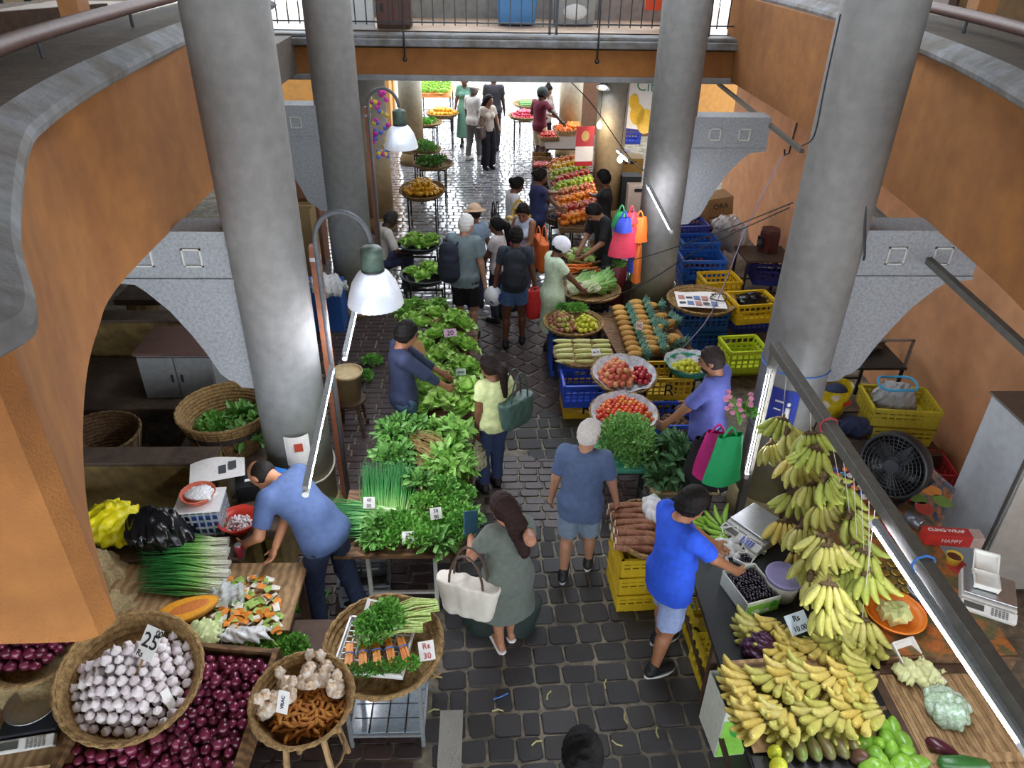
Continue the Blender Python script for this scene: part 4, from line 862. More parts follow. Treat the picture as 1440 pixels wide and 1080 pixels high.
MB().box((-2.275, 5.03, .83), (.012, .06, .1)).build('sticker', mat('sticker_red', '#c8322b', .5, .05)); tag(COL.objects[-1], 'small red sticker on the end of the low stall wall', 'sticker')
cab = thing('metal_cabinet', 'grey metal cabinet with brown top on the stone bench', 'cabinet', (-3.1, 6.72, .62)); MB().box((0, 0, .25), (.72, .55, .5)).build('body', mat('cabinet_grey', '#7d7f80', .5, .12, 4), cab); MB().box((0, 0, .515), (.76, .6, .03)).build('top', mat('cabinet_brown', '#5a4038', .6, .15), cab)
for s in (-1, 1): d_ = MB().box((s*.178, -.285, .25), (.345, .02, .46)).build('door', mat('cabinet_grey', '#7d7f80'), cab); MB().box((-s*.03+s*.178-s*.1, -.3, .25), (.02, .015, .08)).build('handle', steel_dark, d_)
# big baskets
pl = slab('stone block under the big green basket', -2.9, -2.05, 5.35, 6.2, .55)
bk = basket('big deep woven basket holding greens beside the left column', (-2.42, 5.75, .55), .42, .42, 1.55, m=wick, name='deep_basket', band=mat('band_dark', '#4d4540', .8, .3, 40))
for i, (dx, dy, a) in enumerate([(.1, .02, 0), (-.04, .1, 2), (.18, .12, 4), (.06, -.12, 1), (.22, -.04, 3)]): bunch('dark curly greens heaped inside the big deep basket', (-2.42+dx, 5.75+dy, .72), a, parsley[i % 3] if i % 2 else spin[i % 3], group='greens in the deep basket', sc=1.25)
for o in COL.objects:
    pass
basket('dark empty basket sunk behind the low stall wall', (-3.55, 5.6, .42), .36, .36, 1.35, m=wick_d, name='deep_basket')
# back ledge with bags
tb = slab('concrete work ledge of the left stall', -3.6, -1.85, 4.05, 4.62, .74)
bag_blob('plastic_bag', 'bright yellow plastic bag on the left ledge', P(163, 752, .74), (.2, .17, .14), mat('yellow_film', '#e3d81a', .35, .1, 8), 2, .014, 22, .014, knot=True)
bag_blob('plastic_bag', 'crumpled black rubbish bag beside the yellow bag', P(229, 765, .74), (.22, .18, .16), mat('black_film', '#121316', .22, .1, 8), 4, .016, 24, .014)
hb = bunch('pile of fine green thyme beside the black bag', P(292, 752, .74), 0, clump(77, cres_m, 900, (.14, .12, .1), .016, .9), sc=1.0); hb['category'] = 'herbs'
tub = thing('plastic_basket', 'clear plastic storage basket under the terracotta bowl', 'basket', P(290, 738, .74), .1)
cl_m = mat('clear_crate', '#aeb6bd', .3, .05, 6, alpha=.6)
b = MB()
for s in (-1, 1):
    for k in range(7): b.box((-.15+.05*k, s*.13, .12), (.012, .01, .24)).box((s*.16, -.12+.04*k, .12), (.01, .012, .24))
    for k in range(4): b.box((0, s*.13, .02+.065*k), (.32, .012, .014)).box((s*.16, 0, .02+.065*k), (.012, .26, .014))
b.build('mesh_sides', cl_m, tub); MB().box((0, 0, .245), (.34, .28, .012)).build('lid', white_p, tub); MB().box((.03, 0, .1), (.22, .2, .18)).build('contents', mat('blue_bag', '#3450a0', .5, .1), tub)
def bowl(label, c, r, h, m, name='bowl', rot=None, group=None):
    t = thing(name, label, 'bowl', c, rot=rot, group=group); MB().lathe([(.01, 0), (r*.62, 0), (r*.85, h*.5), (r, h), (r*1.05, h), (r*1.05, h-.012), (r*1.0, h-.008), (r*.97, h-.004), (r*.8, h*.5), (r*.58, .012), (.01, .012)], 30).build('shell', m, t, smooth=True); return t
terra = mat('terracotta_plastic', '#c0614a', .45, .08, 6); red_pl = mat('red_plastic', '#c93a2a', .4, .08, 6)
zt = Vector(P(290, 738, .74)); bowl('terracotta plastic bowl with a wrapped bundle', (zt.x, zt.y, zt.z+.252), .125, .08, terra)
bag_blob('plastic_bag', 'clear bag of peelings in the terracotta bowl', (zt.x+.02, zt.y, zt.z+.27), (.085, .07, .05), filmw, 9, .012, 40, .01)
bw = P(338, 742, .74); bowl('red plastic bowl with garlic peel beside the bending man', bw, .15, .1, red_pl)
scatter('garlic_clove', [MB().ell((0, 0, 0), (.014, .012, .024), 6, 5, fn=pear_fn(.4, 1)).mesh('garlic_clove', ga_m, True)], 'loose garlic clove in the red bowl', 'garlic', 'garlic cloves in the red bowl', heap((bw.x, bw.y, bw.z+.02), .1, .1, .03, 3), 1)
np_ = thing('newspaper', 'folded newspaper on the stall behind the terracotta bowl', 'newspaper', P(306, 662, .96), .3)
MB().sheet(lambda u, v: ((u-.5)*.42, (v-.5)*.28, .01+.03*math.sin(u*4)*v), 10, 6).build('page', paper, np_)
for k in range(4): MB().box((-.12+.08*k, -.02+.03*(k % 2), .022), (.06, .1, .002)).build('printed_block', mat('newsprint', '#4d5057', .8, .3, 60), np_, rot=(.05, -.05, 0))
for lab, px, c_, sz, rz in (('black printed carton behind the bending man', (362, 692), '#15171a', (.3, .22, .16), .3), ('small bright blue carton beside the left column', (392, 690), '#2f77c8', (.12, .16, .18), -.3), ('dark flat carton at the foot of the left column', (400, 716), '#23262a', (.22, .14, .08), -.2)):
    t = thing('carton', lab, 'box', P(*px, .74), rz); MB().box((0, 0, sz[2]/2), sz).build('body', mat('carton_'+c_.strip('#'), c_, .5, .08), t, bev=.004); MB().box((0, -.03, sz[2]+.001), (sz[0]*.5, .03, .002)).build('print', paper, t)
sup = slab('wooden shelf block beside the left column', -2.02, -1.62, 4.35, 4.95, .74)
# chopping table
tc = table('wooden chopping table of the left stall with trimmings', (-2.05, 3.72), (1.42, .62), .72, wood_pale, wood_dark, leg=.06)
sbed = [(P(240+28*k, 812-7*(k % 2)*1.0, .73), 1.5+.12*(k-1.5)) for k in range(4)]
for k in range(5):
    q = P(262, 828-14*k, .73); t = obj('spring_onion_bunch', sponion[k % 3], None, (q.x, q.y, q.z+.015*(k % 2)), (0, 0, PI/2-.12+.05*k)); tag(t, 'bunch of green spring onions lying on the left chopping table', 'spring onions', 'spring onions on the chopping table'); t.scale = (1.05, 1.05, 1.0)
can = thing('drink_can', 'small red and silver drink can on the chopping table', 'can', P(338, 782, .73)); MB().lathe([(.026, 0), (.031, .008), (.031, .1), (.026, .112)], 18).build('body', mat('can_red', '#a83a4a', .3, .1, metal=.4), can, smooth=True); MB().lathe([(.026, .112), (.024, .116)], 18).build('top', steel, can)
pk = thing('pumpkin_half', 'halved orange pumpkin lying cut side up', 'pumpkin', P(268, 868, .73), .45)
pm = mat('pumpkin_skin', '#c98a2c', .5, .15, 8); pfm = mat('pumpkin_flesh', '#e8a22a', .5, .1, 10); pin = mat('pumpkin_pulp', '#cf7a35', .6, .3, 40, .5, 90)
def half(V): V = V.copy(); V[:, 2] = np.minimum(V[:, 2], 0); V[:, 1] *= 1-.22*V[:, 0]; return V
MB().ell((0, 0, .09), (.2, .1, .09), 24, 14, fn=half).build('rind', pm, pk, smooth=True); MB().ell((0, 0, .091), (.19, .092, .006), 24, 6, fn=lambda V: np.column_stack([V[:, 0], V[:, 1]*(1-.22*V[:, 0]), V[:, 2]])).build('flesh', pfm, pk); MB().ell((.01, 0, .094), (.135, .05, .008), 20, 6).build('seed_hollow', pin, pk)
rg = random.Random(5)
bits = [('#e0e0d0', 'white peel scrap'), ('#e08a2c', 'orange pumpkin scrap'), ('#9ab85a', 'green leaf scrap')]
for hx, nm in bits:
    ms = [MB().sheet(lambda u, v, k=k: ((u-.5)*.065, (v-.5)*.04, .006+.012*math.sin(3*u+k)*v), 4, 4).mesh('peel_scrap', mat('scrap_'+hx.strip('#'), hx, .6, .15)) for k in range(3)]
    pos = []
    for i in range(42): q = P(rg.uniform(305, 392), rg.uniform(812, 890), .735+rg.random()*.03); pos.append((q.x, q.y, q.z))
    scatter('peel_scrap', ms, nm+' strewn over the chopping table', 'scraps', nm+'s on the chopping table', pos, 1, 'z')
bag_blob('plastic_bag', 'crumpled clear bag among the trimmings', P(322, 842, .73), (.1, .08, .06), clear, 3, .012, 34, .01)
bag_blob('plastic_bag', 'flat white plastic bag at the table edge', P(350, 897, .73), (.15, .05, .03), filmw, 6, .008, 34, .01)
cbw = bag_blob('cabbage_piece', 'pale cabbage half beside the pumpkin', P(288, 894, .73), (.09, .08, .05), mat('pale_cabbage', '#cfdca0', .6, .15, 12), 8, .01, 40, .01, cat='cabbage')
kn = thing('kitchen_knife', 'dark kitchen knife stuck among the trimmings', 'knife', P(324, 862, .74), .2); MB().box((0, .05, .02), (.004, .12, .03)).build('blade', steel, kn); MB().box((0, -.05, .02), (.014, .09, .024)).build('handle', black_p, kn)
for i, (x, y) in enumerate([(345, 912), (375, 908), (405, 905), (425, 918), (360, 925), (390, 922)]): bunch('leafy green parsley lying below the chopping table edge', P(x, y, .62), i, parsley[i % 3], stem_g[i % 2] if i < 2 else None, 'parsley below the chopping table')
MB().box((-1.28, 3.35, .3), (.5, .5, .6)).build('herb_box', wood_dark); tag(COL.objects[-1], 'low wooden box under the loose parsley', 'box')
for i, (x, y) in enumerate([(428, 862), (440, 880), (418, 875)]): bunch('trampled greens on the ground behind the parsley', P(x, y, .02), i, parsley[i % 3], None, 'greens on the ground', sc=1.2)
# sacks
hess = mat('hessian', '#b3a078', .9, .2, 60, .7, 200, col2='#97835c')
bag_blob('hessian_sack', 'pale hessian sack tied with string beside the orange pier', P(158, 855, .35), (.22, .2, .26), hess, 1, .014, 14, .018, knot=True)
bag_blob('hessian_sack', 'second hessian sack with red thread below the first', P(188, 905, .3), (.26, .2, .24), hess, 3, .014, 14, .018)
bag_blob('hessian_sack', 'flattened hessian sack under the small onion basket', P(70, 955, .55), (.42, .3, .14), hess, 5, .012, 14, .02)
slab('rough stone counter in the near left corner', -3.6, -2.45, 3.15, 3.6, .56)
# small onion basket
ob_ = basket('small basket of large red onions in the near left corner', P(52, 918, .8), .3, .11, 1.4, rot=(.1, .1, 0))
c0 = P(52, 918, .8); scatter('onion', onion, 'large red onion in the small basket by the orange pier', 'onion', 'onions in the small left basket', heap((c0.x, c0.y, .84), .22, .22, .07, 3, 4), 1.15)
# garlic basket
gc = P(190, 962, .76); gR = (.28, .12, 0); basket('big shallow basket heaped with garlic bulbs', gc, .4, .14, 1.3, rot=gR, sx=1.02)
Rg = np.array(Matrix.Rotation(.12, 3, 'Y')@Matrix.Rotation(.28, 3, 'X'))
gp = heap((0, 0, .02), .35, .35, .066, 4, 2, .9, sect=lambda x, y: y < .12+.5*x+.1)
gp = [tuple(np.array(gc)+Rg@np.array(p)) for p in gp]; scatter('garlic_bulb', garlic, 'white garlic bulb heaped in the big shallow basket', 'garlic', 'garlic bulbs in the big basket', gp, 1.0, 'z')
MB().box((gc.x, gc.y+.12, .35), (.3, .25, .68)).build('basket_stand', wood_dark); tag(COL.objects[-1], 'dark wooden stand under the garlic basket', 'stand')
q = P(210, 905, 1.06); s_ = sign('white price sign reading Rs 25 stuck in the garlic', q, (.13, .19), '', rot=(.75, 0, -.45), stick=.14)
obj('lettering', text_mesh('25', .12, ink), s_, (.005, .01, .004)); obj('lettering', text_mesh('00', .05, ink), s_, (.045, .07, .004)); obj('lettering', text_mesh('Rs', .05, ink), s_, (-.035, -.07, .004))
# onion bin
oc = np.array(P(248, 1008, .62)); oR = np.array(Matrix.Rotation(-.12, 3, 'Z')@Matrix.Rotation(.2, 3, 'X')); bn = thing('onion_bin', 'sloping wooden bin full of red onions', 'bin', tuple(oc), rot=eul(oR))
MB().box((0, 0, -.01), (1.0, .82, .03)).build('bottom', wood, bn)
for s, nm in ((1, 'side_board'), (-1, 'side_board')): MB().box((s*.515, 0, .05), (.035, .86, .16)).build(nm, wood, bn)
for s in (1, -1): MB().box((0, s*.425, .03), (1.0, .03, .12)).build('end_board', wood, bn)
for sx in (-.45, .45): MB().box((sx, -.3, -.32), (.07, .07, .6)).build('leg', wood_dark, bn); MB().box((sx, .3, -.38), (.07, .07, .7)).build('leg', wood_dark, bn)
op = quad_heap((0, 0, .008), .98, .8, .064, 2, None, 3, 1.2); random.Random(4).shuffle(op); op = [tuple(oc+oR@np.array(p)) for p in op if p[2] < .05]+[tuple(oc+oR@np.array(p)) for p in op if p[2] >= .05][:60]; op = op[:262]; scatter('onion', onion, 'shiny dark red onion in the sloping wooden bin', 'onion', 'red onions in the wooden bin', op, 1.12)
q = P(238, 985, .8); sign('narrow price sign on a stick among the red onions', q, (.05, .16), '', rot=(1.2, 0, .9), stick=.1)
# scale
def scale_(label, c, rz, pan, bodyc, keyc, sz=(.3, .32)):
    t = thing('weighing_scale', label, 'scale', c, rz); bm2 = mat('scale_'+bodyc.strip('#'), bodyc, .5, .08); w_, d = sz
    MB().box((0, .02, .04), (w_, d, .08)).build('body', bm2, t, bev=.012)
    kp = MB().box((0, -d/2-.02, .04), (w_, .07, .05), R=rotx(.5)).build('key_panel', mat('scale_panel', '#d5d4cf', .5, .05), t, bev=.006)
    MB().box((-w_*.27, -d/2-.035, .066), (w_*.36, .04, .006), R=rotx(.5)).build('display', mat('lcd', '#4d4f49', .3, .1), kp)
    km = MB().box((0, 0, 0), (.014, .009, .005)).mesh('key', mat('key_'+keyc.strip('#'), keyc, .5, .05))
    for i in range(5):
        for j in range(4): o = obj('key', km, kp, (w_*.06+i*.022, -d/2-.055+j*.0125, .054+j*.0065), (.5, 0, 0))
    if pan: MB().lathe([(.01, .095), (.09, .095), (.15, .13), (.155, .135), (.148, .138), (.085, .1), (.01, .1)], 30, (0, .04, 0)).build('pan', steel, t, smooth=True)
    else: MB().box((0, .03, .095), (w_*.96, d*.9, .012)).build('plate', steel if not pan else steel, t, bev=.006)
    return t
sb = thing('wooden_box', 'wooden crate under the scale in the near left corner', 'box', P(55, 1040, 0), .1); c0 = P(52, 1015, .62)
sb.location = (c0.x, c0.y, .0)
for k in range(4):
    MB().box((0, -.27, .08+.15*k), (.56, .02, .13)).build('slat', wood, sb); MB().box((.27, 0, .08+.15*k), (.02, .52, .13)).build('slat', wood, sb)
MB().box((0, 0, .6), (.6, .58, .03)).build('top', wood_pale, sb)
scale_('weighing scale with round metal pan in the near left corner', (c0.x, c0.y, .615), .18, True, '#30343c', '#8b8b86', (.32, .3))
bag_blob('plastic_bag', 'small milky plastic bag beside the scale', P(112, 1010, .6), (.06, .06, .05), filmw, 2, .008, 40, .01)
# ginger basket
gb = P(430, 1000, .68); basket('round basket of turmeric and bagged ginger', gb, .3, .15, 1.35, rot=(.12, 0, 0), name='round_basket')
scatter('turmeric', turm, 'orange turmeric finger in the round basket', 'turmeric', 'turmeric in the round basket', [p for p in heap((gb.x+.04, gb.y-.05, gb.z+.035), .22, .18, .036, 4, 3, .55)][:230], 1, 'z')
gbag = mat('ginger_bag', '#cdb08c', .3, .25, 30, col2='#e5e0da', alpha=.9)
F = Field((-.1, -.1, -.02), (.1, .1, .2), .009); F.ell((0, 0, .045), (.058, .05, .045)); F.cone((0, 0, .08), (0, 0, .11), .022, .012); F.cone((0, 0, .11), (.01, 0, .14), .012, .034); F.wrinkle(.004, 60, 2); gme = F.mesh('ginger_bag', gbag)
for i, (dx, dy, dz_) in enumerate([(-.17, .02, .1), (-.19, -.09, .1), (-.12, .1, .1), (-.02, .12, .12), (.08, .14, .1), (.17, .1, .1), (.0, .19, .1), (.12, .2, .12), (-.1, .0, .14), (.05, .07, .14), (.19, .02, .12)]): o = obj('ginger_bag', gme, None, (gb.x+dx, gb.y+dy, gb.z+dz_-.03), (rg.uniform(-.5, .5), rg.uniform(-.5, .5), rg.uniform(0, 6))); tag(o, 'knotted clear bag of ginger in the round basket', 'ginger bag', 'ginger bags in the round basket')
sign('folded white price card in the turmeric basket', (gb.x-.08, gb.y-.1, gb.z+.23), (.07, .13), '', rot=(1.0, 0, -.25)); obj('lettering', text_mesh('VRAC', .03, mat('ink_blue', '#333a6a', .6, 0)), COL.objects[-1].parent or COL.objects[-1], (0, 0, .004), (0, 0, PI/2))
def stool(label, c, r, z, m, n=4, name='stool'):
    t = thing(name, label, 'stool', (c[0], c[1], 0)); MB().lathe([(.01, z-.03), (r, z-.03), (r, z), (.01, z)], 20).build('seat', m, t)
    for k in range(n): a = PI/4+k*2*PI/n; MB().tube([(math.cos(a)*r*1.15, math.sin(a)*r*1.15, 0), (math.cos(a)*r*.75, math.sin(a)*r*.75, z-.03)], .02, 8).build('leg', m, t)
    MB().tube([(math.cos(a)*r*.95, math.sin(a)*r*.95, z*.4) for a in np.linspace(0, 2*PI, 17)], .01, 6).build('ring', m, t); return t
stool('wooden stool under the turmeric basket', gb, .2, .665, wood_pale)
# celery basket
ce = P(541, 918, .68); basket('wide basket of celery and tied pumpkin sticks', ce, .38, .1, 1.25, rot=(.1, 0, 0))
tr = thing('white_crate_tray', 'white lattice plastic tray inside the celery basket', 'tray', (ce.x-.05, ce.y-.02, ce.z+.06), -.12); b = MB()
for k in range(10): b.box((-.21+.0467*k, 0, .02), (.008, .42, .008)).box((0, -.2+.0445*k, .02), (.44, .008, .008))
for s in (-1, 1): b.box((s*.22, 0, .03), (.012, .43, .04)).box((0, s*.21, .03), (.45, .012, .04))
b.build('lattice', white_p, tr)
for i in range(3): bunch('bunch of celery leaves with pale stalks in the wide basket', (ce.x+.04+.05*i, ce.y+.07+.05*i, ce.z+.12+.02*i), PI/2+.1+.1*i, parsley[i], stem_g[i % 2], 'celery in the wide basket', lz=(0, .12, .02))
stick_m = mat('pumpkin_stick', '#e08c22', .5, .12, 20, rnd=['#e08a20', '#e69c2c', '#d97c1c']); blue_t = mat('blue_tie', '#3b78c8', .5, 0)
for i in range(5):
    t = thing('pumpkin_sticks', 'tied bundle of orange pumpkin sticks and greens', 'vegetable bundle', (ce.x-.2+.085*i, ce.y-.13+.012*i, ce.z+.1), .1+.06*i, 'pumpkin stick bundles')
    for k in range(4): MB().bar((-.02+.013*k, -.1, .02+.008*(k % 2)), (-.016+.011*k, .1, .03+.006*(k % 2)), .013).build('stick', stick_m, t)
    MB().tube([(math.cos(a)*.034, .02, .026+math.sin(a)*.024) for a in np.linspace(0, 2*PI, 13)], .004, 5).build('tie', blue_t, t)
    o = obj('greens', parsley[i % 3], t, (.02, -.1, .0)); o.scale = (.45, .5, .5)
for i, (px, py, r_) in enumerate([(523, 856, -.3), (600, 915, .2)]): sign(('white price card above the celery', 'white price card on the right rim of the celery basket')[i], P(px, py, .86-.05*i), (.1, .12), 'Rs|30', rot=(.6, 0, r_), inkm=mat('ink_red', '#b03a44', .6, 0))
stt = thing('steel_stand', 'steel frame stand with tiled shelf under the celery basket', 'stand', (ce.x, ce.y, 0))
for sx in (-1, 1):
    for sy in (-1, 1): MB().box((sx*.24, sy*.22, .33), (.025, .025, .66)).build('leg', galv, stt)
for z_ in (.12, .64):
    for s in (-1, 1): MB().box((s*.24, 0, z_), (.02, .44, .02)).box((0, s*.22, z_), (.48, .02, .02)).build('rail', galv, stt)
for i in range(4):
    for j in range(4): MB().box((-.18+.12*i, -.16+.11*j, .135), (.108, .1, .012)).build('tile', mat('glass_tile', '#8d99a3', .15, .15, 10), stt)
MB().box((ce.x+.42, ce.y-.42, .012), (.16, .9, .02)).build('floor_grate', mat('chequer_plate', '#8f8a82', .4, .2, 50, .6, 60, metal=.4)); tag(COL.objects[-1], 'narrow steel chequer plate on the ground beside the stand', 'floor plate')
crate('grey plastic crate on the ground beneath the herb table', P(515, 832, 0), (.4, .3, .22), '#6c7276', .1)
# herb tables along the aisle
table('herb table with bare steel legs nearest the aisle', (-.68, 4.5), (.98, .78), .7, wood, mat('pale_steel', '#b5b3ab', .5, .15, 8, metal=.2), ins=.2)
for i, (x, y, r_) in enumerate([(500, 722, 1.45), (505, 736, 1.6), (512, 745, 1.5), (520, 728, 1.55)]): q = P(x, y, .72); o = obj('spring_onion_bunch', sponion[i % 3], None, (q.x-.02, q.y, .71+.02*(i % 2)), (0, 0, r_)); tag(o, 'bunch of spring onions lying sideways on the herb table', 'spring onions', 'sideways spring onions on the herb table')
for i, x in enumerate((524, 541, 556, 566)): q = P(x, 702, .72); o = obj('spring_onion_bunch', sponion[i % 3], None, (q.x, q.y, .74), (.5, 0, .1-.05*i)); tag(o, 'bunch of spring onions standing upright on the herb table', 'spring onions', 'upright spring onions on the herb table')
ps = [(530, 762), (552, 765), (575, 758), (598, 752), (535, 748), (560, 748), (585, 738), (600, 715), (590, 695), (610, 740), (630, 765), (648, 752), (655, 735), (640, 715), (625, 700), (650, 700), (618, 775), (590, 772), (635, 685), (645, 730)]
for i, (x, y) in enumerate(ps): q = P(x, y, .71); bunch('fluffy bunch of coriander or parsley heaped on the herb table', (q.x, q.y, .71+.05*(i % 3)), i*1.3, parsley[i % 3] if i % 4 else spin[i % 3], None, 'herb bunches on the herb table', sc=.95, lz=(0, 0, 0))
for i, (x, y, tx) in enumerate([(519, 707, '40|00'), (574, 756, '25|00'), (613, 722, '30|00')]): sign(('small white price tag before the spring onions', 'small white price tag on the parsley', 'small white price tag stuck upright in the coriander')[i], P(x, y, .86), (.09, .09), tx, rot=(.9, 0, .1*i))
table('greens table with long stemmed bunches', (-.55, 5.3), (.82, .72), .7, wood, galv)
for i, (x, y) in enumerate([(548, 610), (565, 608), (555, 628), (572, 632), (550, 645), (565, 655), (585, 605), (580, 622), (545, 660), (560, 670)]): q = P(x, y, .72); bunch('dark green leafy bunch at the left of the greens table', (q.x, q.y, .72+.04*(i % 3)), PI/2+.5+.2*i, spin[i % 3], None, 'spinach on the greens table', lz=(0, 0, 0))
for i, (x, y) in enumerate([(588, 640), (600, 650), (592, 662), (604, 632)]): q = P(x, y, .72); o = obj('stem_bundle', stem_b[i % 2], None, (q.x, q.y, .76+.03*(i % 2)), (0, 0, .75+.1*i)); tag(o, 'bundle of brown leaf stems on the greens table', 'stems', 'stem bundles on the greens table')
for i, (x, y) in enumerate([(615, 608), (632, 612), (645, 622), (625, 628), (640, 640), (628, 655), (648, 652), (612, 668), (632, 672), (650, 668)]): q = P(x, y, .72); bunch('bright green bok choy bunch at the right of the greens table', (q.x, q.y, .72+.04*(i % 3)), i, bok[i % 2], None, 'bok choy on the greens table', lz=(0, 0, 0))
table('long lettuce table in front of the navy vendor', (-.41, 6.95), (.56, 1.95), .7, wood, galv)
k = 0
for row in range(9):
    for c_ in range(3):
        x, y = 594+29*c_+(row % 2)*8-1.5*row, 580-15.5*row; q = P(x, y, .7); o = obj('lettuce', lettuces[k % 4], None, (q.x, q.y, .71+.08*((row+c_) % 2)), (rg.uniform(-.3, .3), rg.uniform(-.3, .3), k*1.1)); sc_ = rg.uniform(1.2, 1.45); o.scale = (sc_,)*3; tag(o, 'frilly lettuce, %s of the %s row on the long lettuce table' % (('left', 'middle', 'right')[c_], ('nearest', 'second', 'third', 'fourth', 'fifth', 'sixth', 'seventh', 'eighth', 'farthest')[row]), 'lettuce', 'lettuces on the long table'); k += 1
sign('pale price card among the front lettuces', P(648, 523, .9), (.1, .07), '50.00', rot=(.9, 0, .1), m=mat('tag_green', '#a9bdb0', .7, .05)); sign('pink and blue price card on the far lettuces', P(633, 468, .95), (.14, .09), '20', rot=(.8, 0, .2), m=mat('tag_pink', '#c9a5c0', .7, .1))
cbx = thing('cardboard_flap', 'torn cardboard scoop held by the navy vendor', 'cardboard', P(583, 495, 1.05), rot=(.9, .2, .3)); MB().ell((0, 0, 0), (.12, .15, .008), 16, 5).build('sheet', card, cbx)
# bucket on stool
bq = P(492, 560, .42); stool('rough wooden stool under the cream bucket', bq, .17, .42, wood_dark)
bu = thing('paint_bucket', 'dirty cream paint bucket full of soil on the stool', 'bucket', bq); MB().lathe([(.12, 0), (.155, .34), (.165, .34), (.165, .31), (.15, .31)], 26).build('body', mat('cream_plastic', '#cbb487', .5, .15, 5, col2='#b39a6c'), bu, smooth=True); MB().lathe([(.01, .3), (.15, .3)], 20, close=False).build('soil', mat('soil', '#6d6353', .9, .3, 30, .8, 60), bu)
MB().tube([(math.cos(a)*.165, -.02-.05*math.sin(a), .33-.14*math.sin(a)) for a in np.linspace(0, PI, 14)], .004, 5).build('handle', steel_dark, bu)
for i, (x, y) in enumerate([(522, 515), (520, 535)]): bunch('loose greens on the ground behind the bucket', P(x, y, .02), i, parsley[i], None, 'greens behind the bucket')
# farther trays on the left
def leg_stand(label, c, z, r=.24, name='tray_stand'):
    t = thing(name, label, 'stand', (c[0], c[1], 0))
    for sx in (-1, 1):
        for sy in (-1, 1): MB().box((sx*r, sy*r, z/2), (.025, .025, z)).build('leg', steel_dark, t)
    for s in (-1, 1): MB().box((0, s*r, z-.02), (2*r, .025, .025)).build('rail', steel_dark, t); MB().box((s*r, 0, z*.3), (.02, 2*r, .02)).build('rail', steel_dark, t)
    return t
dkb = mat('dark_bowl', '#2a2f35', .4, .1)
for lab, x, y, k_, pts_ in (('near', 598, 388, 0, [(-.16, .05), (.05, .12), (-.02, -.08), (.17, -.02), (.12, .16)]), ('farther', 590, 344, 1, [(-.18, -.02), (-.08, .1), (.08, .12), (.17, .05), (.1, -.08), (-.06, -.1)])):
    q = P(x, y, .7); bowl('dark round basin of lettuces, the %s one on the left' % lab, (q.x, q.y, .62), .33, .12, dkb); leg_stand('metal stand under the %s lettuce basin' % lab, q, .62)
    for i, (dx, dy) in enumerate(pts_): o = obj('lettuce', lettuces[(i+k_) % 4], None, (q.x+dx, q.y+dy, .68+.05*(i % 2)), (0, 0, i)); o.scale = (1.15,)*3; tag(o, 'curly lettuce head in the %s dark basin' % lab, 'lettuce', 'lettuces in the %s basin' % lab)
q = P(592, 440, .62); basket('flat tray with endive leaves before the lettuce table', (q.x, q.y, .58), .34, .05, 1.15); leg_stand('metal stand under the endive tray', q, .58)
for i, (dx, dy) in enumerate([(-.17, -.02), (-.1, .1), (-.2, -.13), (.16, .02), (.2, .1)]): bunch('loose endive bunch on the flat tray', (q.x+dx, q.y+dy, .63), i, bok[i % 2], None, 'endives on the flat tray', lz=(0, 0, 0))
q = P(594, 268, .75); basket('round tray of yellow mangoes beside the aisle', (q.x, q.y, .68), .4, .1, 1.25, rot=(.12, 0, 0)); leg_stand('tall metal stand under the mango tray', q, .68)
scatter('mango', mango, 'ripe yellow mango on the round tray', 'mango', 'mangoes on the round tray', heap((q.x, q.y, .72), .32, .32, .09, 3, 5), .95)
fl2 = [('dark greens', 609, 230, spin, 5, .34), ('grey green beans', 600, 210, cress, 3, .25), ('long green beans', 600, 172, parsley, 5, .32)]
for nm, x, y, ms, n_, R_ in fl2:
    q = P(x, y, .75); basket('far tray of %s on the left of the aisle' % nm, (q.x, q.y, .7), R_+.05, .06, 1.2); leg_stand('metal stand under the far tray of %s' % nm, q, .7)
    for i in range(n_): a = i*2.4; bunch('bunch of %s on its far tray' % nm, (q.x+math.cos(a)*R_*.5*(i > 0), q.y+math.sin(a)*R_*.5*(i > 0), .74), a, ms[i % len(ms)], None, nm+' on the far tray', sc=1.1, lz=(0, 0, 0))
q = P(622, 160, .8); basket('far basket of yellow fruit on the left', (q.x, q.y, .75), .4, .08, 1.2); leg_stand('stand under the far yellow fruit', q, .75); scatter('mango', mango, 'small yellow mango in the far left basket', 'mango', 'far left mangoes', heap((q.x, q.y, .79), .33, .3, .1, 2, 5), 1.)
q = P(618, 122, 1.0); t = table('far sloping orange stall with pale cabbages', (q.x-.1, q.y), (.9, 1.6), .9, mat('orange_board', '#cf7a35', .6, .1), steel_dark)
for i in range(12): o = obj('cabbage', lettuces[i % 4], None, (q.x-.4+.28*(i % 3), q.y-.6+.4*(i//3), .93), (0, 0, i)); o.scale = (1.3,)*3; tag(o, 'pale green cabbage on the far sloping stall', 'cabbage', 'far cabbages')
# seated vendor stool, bricks of colour
stool('low stool under the seated vendor', INFO['seated vendor in white striped shirt and glasses on the left']['base'], .17, .42, wood_dark)
